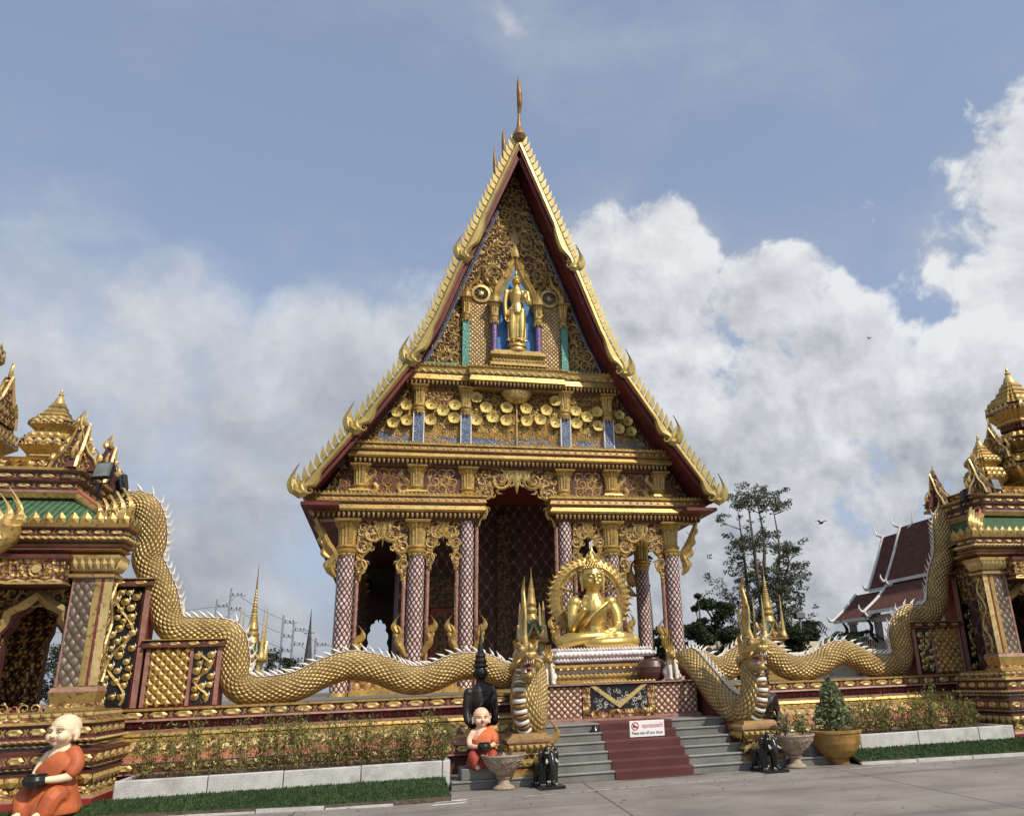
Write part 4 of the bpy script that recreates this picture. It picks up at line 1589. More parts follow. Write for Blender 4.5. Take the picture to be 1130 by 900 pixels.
# ------------------------------------------------------------------ planters with shrubs
def planter(s, xa, xb, label):
    P = thing('planter', label, 'planter', ((xa + xb) / 2, .35, 0), 'grey concrete planters')
    rnd = random.Random(int(7 + s))
    x = xa
    while x < xb - .05:
        l = min(rnd.uniform(1.05, 1.45), xb - x)
        mb = MB()
        bevbox(mb, x + .004, x + l - .008, .33 + rnd.uniform(-.006, .006), .43, .02, .465 + rnd.uniform(-.006, .006), 'planter_concrete', .012)
        mb.build('slab', P)
        x += l
    mb = MB()
    v = [(xa, .43, .40), (xb, .43, .40), (xb, 1.65, .44), (xa, 1.65, .44)]
    mb.add(v, [(0, 1, 2, 3)], 'soil')
    box(mb, xa, xa + .08, .44, 1.62, .02, .455, 'planter_concrete')
    box(mb, xb - .08, xb, .44, 1.62, .02, .455, 'planter_concrete')
    mb.build('soil_bed', P)
    return P


planter(-1, -8.88, -3.62, 'long low concrete planter of yellowed shrubs left of the stairs')
planter(1, 3.3, 8.1, 'low concrete planter right of the round brown pot')


def shrub_mesh(seed, h, dense, tone):
    rnd = random.Random(seed)
    st, lf = MB(), MB()
    for k in range(rnd.randint(8, 11)):
        b = V3((rnd.uniform(-.11, .11), rnd.uniform(-.10, .10), 0))
        t = b + V3((rnd.gauss(0, .085), rnd.gauss(0, .08), h * rnd.uniform(.5, 1.05)))
        mid = (b + t) / 2 + V3((rnd.gauss(0, .04), rnd.gauss(0, .04), 0))
        P = catmull([b, mid, t], 4)
        tube(st, P, lerp_list([.006, .0045, .002], 4), 'leaf_dry', 4, (1, 0, 0))
        for i in range(int(dense * 54)):
            q = P[rnd.randint(1, len(P) - 1)]
            c = q + V3((rnd.gauss(0, .055), rnd.gauss(0, .055), rnd.gauss(0, .05)))
            m = 'leaf_dry' if rnd.random() < tone * .4 else 'leaf_shrub'
            a = V3((rnd.gauss(0, .6), rnd.gauss(0, .6), rnd.uniform(.1, 1))).normalized()
            w = a.cross(V3((rnd.gauss(0, 1), rnd.gauss(0, 1), rnd.gauss(0, 1)))).normalized()
            L = rnd.uniform(.04, .10)
            lf.add([c, c + w * L * .17 + a * L * .5, c + a * L, c - w * L * .17 + a * L * .5], [(0, 1, 2, 3)], m)
    return st, lf


SHL = [(-8.55, .95, .9, .1), (-8.22, .8, .7, .5), (-7.86, 1.12, 1.1, .08), (-7.5, .72, .6, .5), (-7.12, .92, .9, .25), (-6.82, 1.0, .9, .1), (-6.48, .85, .9, .2), (-6.2, 1.0, 1.1, .08), (-5.92, .8, .7, .5),
       (-5.62, .98, .9, .3), (-5.32, .85, .8, .8), (-5.05, .9, .9, .75), (-4.8, .78, .7, .6), (-4.52, .72, .9, .5), (-4.25, .8, .9, .3), (-3.98, .9, 1.0, .05), (-3.74, .7, .8, .15)]
SHR = [(4.72, .6, .6, .6), (5.02, .7, .7, .5), (5.3, .62, .7, .55), (5.58, .72, .8, .4), (5.86, .66, .7, .5), (6.15, .74, .9, .35), (6.45, .70, .8, .5), (6.75, .85, .9, .3), (7.05, .75, .8, .5), (7.35, .7, .8, .6), (7.68, .6, .6, .7)]
ORD = ['first', 'second', 'third', 'fourth', 'fifth', 'sixth', 'seventh', 'eighth', 'ninth', 'tenth', 'eleventh', 'twelfth', 'thirteenth', 'fourteenth', 'fifteenth', 'sixteenth', 'seventeenth']
for nm, L in (('left', SHL), ('right', SHR)):
    hs = sorted(q[1] for q in L)
    for i, (x, h, dn, tn) in enumerate(L):
        kind = 'rust-tinged sparse shrub' if tn >= .5 else ('pale green feathery shrub' if tn < .2 else 'yellowing wispy shrub')
        t = thing('shrub', '%s, %s from the left in the planter %s' % (kind, ORD[i], 'beside the larger monk statue' if nm == 'left' else 'right of the stairs'), 'shrub',
                  (x + rnd.uniform(-.05, .05), rnd.uniform(.8, 1.1), .42), 'shrubs in the %s planter' % ('longer' if nm == 'left' else 'shorter'))
        st, lf = shrub_mesh(100 + i + (50 if nm == 'right' else 0), h * .97, dn, tn)
        o = tuple(t['_o'])
        t['_o'] = (0, 0, 0)
        st.build('stem', t)
        lf.build('foliage', t)
        t['_o'] = o

# ------------------------------------------------------------------ stairs
ST = thing('staircase', 'grey granite stairs with red carpet strip rising to the landing', 'stairs', (0, 0, 0))
TR, RI = .205, .15
for k in range(6):
    y0 = k * TR
    y1 = y0 + TR if k < 5 else 1.9
    xa, xb = (-3.62, 3.92) if k == 0 else (-1.9, 1.95)
    z = (k + 1) * RI
    mb = MB()
    box(mb, xa, xb, y0 + .012, 2.86 if k else 1.65, z - RI + .004, z - .028, 'granite')
    bevbox(mb, xa, xb, y0 - .012, y1 + .02, z - .028, z, 'granite_edge', .006)
    mb.build('step', ST)
for s in (-1, 1):
    mb = MB()
    poly = [(.62, .1), (.62, .72), (1.1, .80), (1.7, 1.28), (2.3, 1.80), (2.86, 1.86), (2.86, .1)]
    xa, xb = sorted((s * 1.78, s * 2.12))
    v = [(xa, y, z) for y, z in poly] + [(xb, y, z) for y, z in poly]
    n = len(poly)
    mb.add(v, [tuple(range(n)), tuple(range(2 * n - 1, n - 1, -1))] + [(i, n + i, n + (i + 1) % n, (i + 1) % n) for i in range(n)], 'maroon')
    mb.build('rail_wall', ST)
CP = thing('carpet', 'dark red carpet running down the middle of the stairs', 'carpet', (0, 0, 0))
mb = MB()
w0 = .74
for k in range(6):
    y0, z = k * TR, (k + 1) * RI
    y1 = y0 + TR if k < 5 else 1.86
    mb.add([(-w0, y0 - .018, z - RI + .005), (w0, y0 - .018, z - RI + .005), (w0, y0 - .018, z - .03), (-w0, y0 - .018, z - .03)], [(0, 1, 2, 3)], 'carpet')
    box(mb, -w0, w0, y0 - .022, y1 - .02, z - .03, z + .006, 'carpet_edge')
v = [(-w0 + .15, -.16, .006), (w0 + .25, -.10, .006), (w0, -.02, .01), (-w0, -.02, .01)]
mb.add(v, [(0, 1, 2, 3)], 'carpet_edge')
mb.build('carpet_runner', CP)

SG = thing('notice_sign', 'white notice sign asking visitors to remove shoes, at the top of the red carpet', 'sign', (0, .80, .62))
mb = MB()
sx0, sx1, sz0, sz1, sy = -.20, .50, .63, .92, .80
bevbox(mb, sx0, sx1, sy - .012, sy + .01, sz0, sz1, 'sign_white', .004)
mb.build('board', SG)
mb = MB()
fr = FRONT(sy - .0135)


def quad(mb, fr, pts, m, h=0.):
    mb.add([fr(a, b, h) for a, b in pts], [tuple(range(len(pts)))], m)


cx, cz = sx0 + .11, sz0 + .195
disc(mb, fr, cx, cz, .058, .076, 'sign_red', .002)
quad(mb, fr, [(cx - .045, cz - .025), (cx + .05, cz - .03), (cx + .05, cz - .008), (cx + .015, cz + .002), (cx - .01, cz + .032), (cx - .042, cz + .03)], 'sign_ink', .001)
quad(mb, fr, [(cx - .048, cz + .04), (cx - .038, cz + .05), (cx + .048, cz - .038), (cx + .038, cz - .048)][::-1], 'sign_red', .003)
mb.build('pictogram', SG)


def text(body, x, z, size, m, parent, name, y):
    c = bpy.data.curves.new(name, 'FONT')
    c.body = body
    c.size = size
    c.align_x = 'CENTER'
    c.offset = size * .012
    tmp = bpy.data.objects.new(name, c)
    COL.objects.link(tmp)
    dg = bpy.context.evaluated_depsgraph_get()
    me = bpy.data.meshes.new_from_object(tmp.evaluated_get(dg))
    bpy.data.objects.remove(tmp)
    o = bpy.data.objects.new(name, me)
    me.materials.clear()
    me.materials.append(MATS[m])
    COL.objects.link(o)
    o.parent = parent
    po = V3(parent['_o'])
    o.location = V3((x, y, z)) - po
    o.rotation_euler = (pi / 2, 0, 0)
    w = max(v.co.x for v in me.vertices) - min(v.co.x for v in me.vertices)
    return o, w


o, w = text('Please take off your shoes', .15, sz0 + .045, .082, 'sign_ink', SG, 'lettering', sy - .0145)
o.scale.x = .62 / w
o, w = text('กรุณาถอดรองเท้า', .26, sz0 + .16, .10, 'sign_red', SG, 'lettering', sy - .0145)
o.scale.x = .42 / max(w, .01)

# small dark bell-shaped thing by the carpet
mb = MB()
lathe(mb, -.86, .92, [(.09, .752), (.085, .78), (.06, .83), (.045, .87), (.0, .895)], 'black_gloss', 14)
tag(mb.build('door_stop', None, (-.86, .92, .75)), 'small black cone standing on the steps at the left edge of the red carpet', 'cone')

# ------------------------------------------------------------------ landing block with lattice panels
LD = thing('landing', 'lattice-fronted landing block with gold framed chevron panel below the seated Buddha', 'platform', (0, 1.9, .9))
mb = MB()
box(mb, -1.62, 1.68, 1.95, 2.95, .9, 1.575, 'maroon')
mould(mb, rect(-1.66, 1.72, 1.91, 2.95), [(0, 1.575), (.05, 1.60, 'black_gloss'), (.05, 1.625, 'rose_edge')], 'granite_edge')
mould(mb, rect(-1.64, 1.70, 1.93, 2.95), [(.03, .9), (.03, .95, 'rose_edge'), (0, .97, 'rose_edge')], 'rose_edge', True, False)
mb.build('block', LD)
for x0, x1 in ((-1.60, -.86), (.74, 1.66)):
    mb = MB()
    box(mb, x0, x1, 1.925, 1.949, .975, 1.57, 'landing_lattice')
    mb.build('lattice_panel', LD)
mb = MB()
x0, x1, z0, z1 = -.84, .72, .96, 1.572
fr = FRONT(1.93)
box(mb, x0 + .1, x1 - .1, 1.935, 1.95, z0, z1, 'chevron_glass') if 'chevron_glass' in MATS else None
xm = (x0 + x1) / 2
for a, b, c, d_ in ((x0, x0 + .16, z0, z1), (x1 - .16, x1, z0, z1), (x0 + .16, x1 - .16, z0, z0 + .15)):
    box(mb, a, b, 1.90, 1.948, c, d_, 'carved_bright')
box(mb, x0 + .16, x1 - .16, 1.93, 1.948, z0 + .15, z1, 'black_gloss')
for q in (-1, 1):
    P = [(xm, z0 + .17), (xm + q * .62, z1), (xm + q * .50, z1), (xm, z0 + .28)]
    prism(mb, P[::q], 1.885, 1.93, 'gold_pale')
rr = random.Random(2)
for i in range(46):
    x, z = rr.uniform(x0 + .2, x1 - .2), rr.uniform(z0 + .2, z1 - .05)
    volute(mb, FRONT(1.928), x, z, .05, rr.uniform(0, 6), rr.choice((-1, 1)), 'white_stone' if i % 3 else 'grey_column', 1.2, .015, 1, 8)
mb.build('chevron_panel', LD)
# row of tiny flames along the landing edge
mb = MB()
row((-.85, 1.88, 1.625), (.75, 1.88, 1.625), 18, petal(mb, .05, .02, 'gold_pale'))
mb.build('edge_trim', LD)

# ------------------------------------------------------------------ seated Buddha
PD = thing('statue_pedestal', 'white and gold tiered lotus pedestal under the seated golden Buddha', 'pedestal', (0, 4, 1.5))
mb = MB()
pr = rect(-1.05, 1.05, 3.15, 4.85)
mould(mb, pr, [(.12, 1.5), (.12, 1.72, 'gold'), (.05, 1.76, 'gold'), (.10, 1.80, 'gold_pale'), (0, 1.84, 'gold'), (0, 1.92, 'white_mosaic'), (.14, 1.97, 'gold'), (.14, 2.02, 'gold'), (.02, 2.04, 'maroon')], 'gold')
row((-1.15, 3.0, 1.74), (1.15, 3.0, 1.74), 22, petal(mb, .10, .04, 'gold_pale'))
row((-1.12, 3.02, 1.95), (1.12, 3.02, 1.95), 14, lozenge(mb, .09, .02, 'gold', 'gold_dull'))
mb.build('gold_tier', PD)
mb = MB()
mould(mb, pr, [(-.02, 2.04), (.08, 2.10, 'white_mosaic'), (.04, 2.14, 'white_mosaic'), (.12, 2.22, 'white_mosaic'), (.06, 2.27, 'white_mosaic'), (.03, 2.33, 'white_mosaic'), (-.03, 2.365, 'white_mosaic')], 'white_mosaic')
for z, e, k in ((2.08, .09, 30), (2.20, .13, 24), (2.31, .05, 30)):
    row((-1.05 - e, 3.15 - e, z), (1.05 + e, 3.15 - e, z), k, petal(mb, .09, .03, 'white_mosaic'))
    row((1.05 + e, 3.15 - e, z), (1.05 + e, 4.85 + e, z), k, petal(mb, .09, .03, 'white_mosaic'))
    row((-1.05 - e, 4.85 + e, z), (-1.05 - e, 3.15 - e, z), k, petal(mb, .09, .03, 'white_mosaic'))
mb.build('lotus_tier', PD)


def hand(sc, wrist, fdir, pdir, side, L=.20, m='gold_leaf', curl=.15):
    """palm with four bent fingers and a thumb; fdir finger direction, pdir palm normal"""
    f, p = V3(fdir).normalized(), V3(pdir).normalized()
    a = f.cross(p).normalized() * side
    w = V3(wrist)
    R = Matrix((a, f, p)).transposed()
    sc.ball(w + f * L * .28, (L * .23, L * .32, L * .10), m, R, 10)
    for k, (o, l) in enumerate(((-.17, .50), (-.055, .58), (.06, .54), (.17, .42))):
        b = w + f * L * .48 + a * L * o
        t1 = b + f * L * l * .5 + p * L * curl * .3 + a * L * o * .08
        t2 = t1 + f * L * l * .45 + p * L * curl
        sc.limb([b, t1, t2], [L * .062, L * .058, L * .045], m, 6, 2)
    b = w + f * L * .15 - a * L * .20
    sc.limb([b, b - a * L * .16 + f * L * .18, b - a * L * .12 + f * L * .38 + p * L * .08], [L * .075, L * .066, L * .05], m, 6, 2)


def head_gold(sc, c, r, m='gold_leaf', yaw=0.):
    """Buddha head: oval face, brows, closed lids, nose, lips, long ears, curls and crown"""
    c = V3(c)
    Rz = Matrix.Rotation(yaw, 3, 'Z')
    q = lambda x, y, z: c + Rz @ V3((x * r, y * r, z * r))
    sc.ball(q(0, .05, .08), (r * .78, r * .86, r * .95), m)
    sc.ball(q(0, -.16, -.38), (r * .60, r * .58, r * .58), m)
    sc.ball(q(0, -.30, -.72), (r * .28, r * .26, r * .22), m)
    sc.limb([q(0, -.76, .14), q(0, -.90, -.10), q(0, -.93, -.22)], [r * .07, r * .10, r * .13], m, 8, 2)
    for s in (-1, 1):
        sc.limb([q(.06 * s, -.82, .18), q(.30 * s, -.80, .28), q(.56 * s, -.58, .20)], [r * .05, r * .055, r * .04], m, 6, 3)
        sc.ball(q(.30 * s, -.70, .05), (r * .17, r * .10, r * .10), m, None, 10)
        sc.ball(q(.34 * s, -.58, -.25), (r * .2, r * .16, r * .2), m, None, 10)
        sc.limb([q(.76 * s, .02, .22), q(.82 * s, .04, -.1), q(.76 * s, 0, -.45), q(.74 * s, -.02, -.78)], [r * .10, r * .13, r * .09, r * .10], m, 8, 3)
    sc.limb([q(-.22, -.74, -.44), q(0, -.83, -.42), q(.22, -.74, -.44)], [r * .04, r * .07, r * .04], m, 6, 3)
    sc.limb([q(-.16, -.72, -.53), q(0, -.79, -.55), q(.16, -.72, -.53)], [r * .04, r * .07, r * .04], m, 6, 3)


def curls(sc, c, r, m, yaw=0.):
    c = V3(c)
    Rz = Matrix.Rotation(yaw, 3, 'Z')
    for i in range(9):
        th = .10 + i * .21
        n = max(5, int(26 * sin(th)))
        for j in range(n):
            a = 2 * pi * (j + .5 * (i % 2)) / n
            x, y, z = sin(th) * sin(a), -sin(th) * cos(a), cos(th)
            if y < -.15 and z < .42:
                continue
            if z < -.25:
                continue
            sc.ball(c + Rz @ V3((x * .80 * r, (y * .90 + .06) * r, (.12 + z * .98) * r)), r * .095, m, None, 6)
    sc.ball(c + V3((0, .08 * r, 1.12 * r)), (r * .42, r * .42, r * .36), m)
    for i in range(3):
        for j in range(10):
            a = 2 * pi * (j + .5 * (i % 2)) / 10
            k = (.42, .36, .22)[i]
            sc.ball(c + V3((cos(a) * k * r, (.08 + sin(a) * k) * r, (1.08 + .15 * i) * r)), r * .09, m, None, 6)


B = thing('buddha_statue', 'seated golden Buddha with raised right hand before a round halo', 'statue', (0, 4.0, 2.365))
sc = Sculpt()
o0 = V3((0.0, 4.0, 2.365))
P = lambda x, y, z: o0 + V3((x, y, z))
sc.ball(P(0, .05, .22), (.44, .36, .22))
sc.limb([P(0, .06, .2), P(0, .06, .55), P(0, .02, .9), P(0, .04, 1.10)], [.34, .29, .34, .28], n=14)
sc.ball(P(0, .02, .98), (.42, .26, .25))
for s in (-1, 1):
    sc.ball(P(.44 * s, .05, 1.09), (.17, .17, .16))
    sc.limb([P(.25 * s, .05, .17), P(.62 * s, -.18, .19), P(.86 * s, -.34, .16)], [.22, .21, .155], n=12)
sc.limb([P(.84, -.36, .13), P(.45, -.58, .13), P(0, -.62, .12), P(-.30, -.52, .12)], [.15, .14, .12, .09], n=12)
sc.limb([P(-.84, -.36, .15), P(-.45, -.50, .24), P(0, -.52, .27), P(.32, -.45, .28)], [.15, .14, .115, .085], n=12)
sc.limb([P(.30, -.48, .30), P(.42, -.50, .31), P(.56, -.52, .30)], [.08, .085, .05], n=8)
# right arm raised (viewer's left), left hand in the lap
sc.limb([P(-.44, .05, 1.07), P(-.53, -.04, .80), P(-.54, -.10, .52)], [.145, .125, .105], n=10)
sc.limb([P(-.54, -.11, .52), P(-.44, -.30, .70), P(-.34, -.44, .88)], [.105, .088, .065], n=10)
hand(sc, P(-.34, -.45, .88), (.18, -.10, 1), (.1, -1, -.1), 1, .34, curl=.05)
sc.limb([P(.44, .05, 1.07), P(.55, -.03, .80), P(.56, -.10, .52)], [.155, .14, .12], n=10)
sc.limb([P(.56, -.11, .51), P(.42, -.36, .42), P(.24, -.46, .40)], [.12, .10, .075], n=10)
hand(sc, P(.24, -.46, .40), (-1, -.08, -.04), (0, -.25, 1), -1, .34, curl=.06)
sc.limb([P(0, .02, 1.12), P(0, 0, 1.36)], [.20, .165], n=12)
head_gold(sc, P(0, -.02, 1.655), .35)
sc.fuse('body', B, voxel=.016, smooth=3)
sc = Sculpt()
curls(sc, P(0, -.02, 1.655), .35, 'gold_leaf')
sc.build('hair', B)
# robe folds thrown over the left shoulder
sc = Sculpt()
for k in range(7):
    t = k / 6
    sc.limb([P(.44 - .16 * t, .06 - .02 * t, 1.19 - .02 * t), P(.28 - .2 * t, -.22, 1.06 - .12 * t), P(-.10 - .14 * t, -.30, .78 - .16 * t), P(-.36 - .04 * t, -.14, .56 - .2 * t)], [.040, .046, .046, .030], n=8)
for k in range(4):
    sc.limb([P(.42 + .03 * k, -.04 + .05 * k, 1.18), P(.54 + .02 * k, -.12 + .05 * k, .85), P(.55 + .03 * k, -.15 + .06 * k, .42)], [.03, .036, .03], n=8)
for s in (-1, 1):
    for k in range(3):
        sc.limb([P(.3 * s, -.40 - .04 * k, .30 - .05 * k), P(.62 * s, -.42 - .03 * k, .27 - .05 * k), P(.92 * s, -.36, .22 - .05 * k)], [.014, .018, .012], n=6)
sc.fuse('robe', B, voxel=.014, smooth=3)
mb = MB()
lathe(mb, 0, 3.99, [(.06, 4.44), (.10, 4.50), (.085, 4.56), (.05, 4.62), (.055, 4.68), (.03, 4.76), (.012, 4.86), (.004, 4.93)], 'gold_leaf', 12)
for k in range(6):
    a = pi / 3 * k
    flame(mb, Fr((.06 * cos(a), 3.99 + .06 * sin(a), 4.48), (cos(a), sin(a), 0), (0, 0, 1), (-sin(a), cos(a), 0)), 0, 0, .24, .08, .5, 'gold_leaf', .025)
mb.build('crown_flame', B)
mb = MB()
fr = Fr((.02, 4.42, 3.58), (.9, 0, 0), (0, 0, .9), (0, -1, 0))
n = 72
pts = [(1.0 * cos(2 * pi * i / n), 1.0 * sin(2 * pi * i / n)) for i in range(n + 1)]
ribbon(mb, fr, [(x * .96, z * .96) for x, z in pts], .30, 'gold', .2)
ribbon(mb, Fr((.02, 4.46, 3.58), (-.9, 0, 0), (0, 0, .9), (0, 1, 0)), pts, .20, 'gold', .2)
ribbon(mb, fr, [(x * .80, z * .80) for x, z in pts], .05, 'gold_pale', .9)
for i in range(44):
    a = 2 * pi * i / 44
    v = V3((cos(a), 0, sin(a)))
    x, z = 1.06 * cos(a), 1.06 * sin(a)
    flame(mb, Fr(fr(x, z), V3((-sin(a), 0, cos(a))), v, (0, -1, 0)), 0, 0, .16, .12, .5, 'gold', .05, 4)
    volute(mb, Fr(fr(.99 * cos(a), .99 * sin(a), .06), (1, 0, 0), (0, 0, 1), (0, -1, 0)), 0, 0, .05, a, 1, 'gold_pale', 1.2, .022, 1, 8)
for i in range(26):
    a = 2 * pi * i / 26
    volute(mb, fr, .77 * cos(a), .77 * sin(a), .10, a, 1 if i % 2 else -1, 'gold_dull' if i % 2 else 'gold', 1.3, None, 2, 10)
for i in range(8):
    a = 2 * pi * (i + .5) / 8
    ribbon(mb, fr, [(.30 * cos(a), .30 * sin(a)), (.86 * cos(a), .86 * sin(a))], [.05, .09], 'gold', .5)
    volute(mb, fr, .72 * cos(a + .2), .72 * sin(a + .2), .13, a, 1, 'gold', 1.3)
mb.build('halo', B)

# ------------------------------------------------------------------ standing Buddha of the gable
SB = thing('standing_buddha', 'slender golden standing Buddha in the blue niche of the gable', 'statue', (0, 15.1, 14.6))
sc = Sculpt()
o1 = V3((0, 15.05, 14.98))
P = lambda x, y, z: o1 + V3((x, y, z))
sc.limb([P(-.17, 0, .10), P(-.20, -.02, .75), P(-.17, 0, 1.5)], [.11, .16, .21], n=12)
sc.limb([P(.16, -.08, .10), P(.19, -.06, .75), P(.17, 0, 1.5)], [.11, .16, .21], n=12)
sc.limb([P(0, .04, .30), P(0, .02, .9), P(0, .0, 1.5)], [.17, .18, .24], n=12)
for k in range(2):
    s = -1 + 2 * k
    sc.limb([P(.15 * s, -.06 * k, .06), P(.18 * s, -.22 - .06 * k, .05)], [.09, .06], n=8)
sc.limb([P(0, 0, 1.45), P(0, .0, 1.8), P(0, 0, 2.2), P(0, .02, 2.45)], [.30, .23, .32, .24], n=14)
sc.ball(P(0, 0, 2.35), (.46, .2, .2))
sc.limb([P(-.44, 0, 2.38), P(-.50, -.02, 1.85), P(-.47, -.04, 1.30)], [.13, .105, .08], n=10)
hand(sc, P(-.47, -.04, 1.28), (0, 0, -1), (.6, -.6, 0), 1, .30)
sc.limb([P(.44, 0, 2.38), P(.51, -.04, 1.98), P(.44, -.20, 1.80), P(.30, -.34, 2.02)], [.13, .11, .10, .075], n=10)
hand(sc, P(.30, -.34, 2.02), (0, -.1, 1), (0, -1, 0), -1, .28)
sc.limb([P(0, 0, 2.45), P(0, 0, 2.68)], [.11, .11], n=10)
head_gold(sc, P(0, 0, 2.88), .215)
sc.fuse('body', SB, voxel=.018, smooth=3)
sc = Sculpt()
curls(sc, P(0, 0, 2.88), .215, 'gold_leaf')
lathe(sc, o1.x, o1.y, [(.06, o1.z + 3.15), (.075, o1.z + 3.2), (.03, o1.z + 3.3), (.003, o1.z + 3.42)], 'gold_leaf', 10)
sc.build('hair', SB)
sc = Sculpt()
for s in (-1, 1):
    sc.limb([P(.34 * s, .03, .25), P(.36 * s, .03, .9), P(.34 * s, .03, 1.6)], [.05, .035, .02], n=8)
    sc.limb([P(.30 * s, -.02, .14), P(.46 * s, 0, .20)], [.06, .02], n=8)
sc.limb([P(-.32, -.12, .22), P(0, -.19, .18), P(.32, -.12, .22)], [.03, .03, .03], n=8)
for k in range(3):
    sc.limb([P(-.3, -.12, 1.42 + .06 * k), P(0, -.27, 1.38 + .06 * k), P(.3, -.12, 1.42 + .06 * k)], [.02, .025, .02], n=8)
sc.fuse('robe', SB, voxel=.018, smooth=2)
mb = MB()
lathe(mb, 0, 15.05, [(.44, 14.6), (.46, 14.66), (.36, 14.72), (.34, 14.78), (.42, 14.86), (.40, 14.92), (.34, 15.0)], 'gold', 18, sy=.7)
mb.build('lotus_base', SB)
# ------------------------------------------------------------------ naga balustrades
WALLPATH = {-1: [(10.45, 5.35), (10.15, 5.58), (9.84, 5.52), (9.68, 5.2), (9.6, 4.77), (9.64, 4.41), (9.47, 4.06), (9.26, 3.64), (9.13, 3.20), (8.88, 2.95), (8.39, 2.91), (7.94, 2.83), (7.78, 2.40), (7.73, 1.95), (7.45, 1.74), (7.0, 1.73), (6.49, 1.81), (6.06, 2.01), (5.53, 2.17), (4.97, 2.08), (4.37, 1.85), (3.84, 1.85), (3.27, 2.06), (2.68, 2.04), (2.2, 1.84)],
            1: [(10.1, 5.50), (9.80, 5.58), (9.60, 5.40), (9.57, 5.01), (9.47, 4.47), (9.24, 4.03), (9.10, 3.62), (8.99, 3.22), (8.66, 2.93), (8.08, 2.90), (7.78, 2.56), (7.76, 2.10), (7.60, 1.79), (7.2, 1.73), (6.76, 1.8), (6.41, 1.98), (6.1, 2.09), (5.74, 2.01), (5.37, 1.83), (4.9, 1.75), (4.52, 1.83), (4.28, 2.0), (3.98, 2.2), (3.65, 2.2), (3.32, 2.01), (2.95, 1.82), (2.66, 1.84), (2.4, 1.98)]}


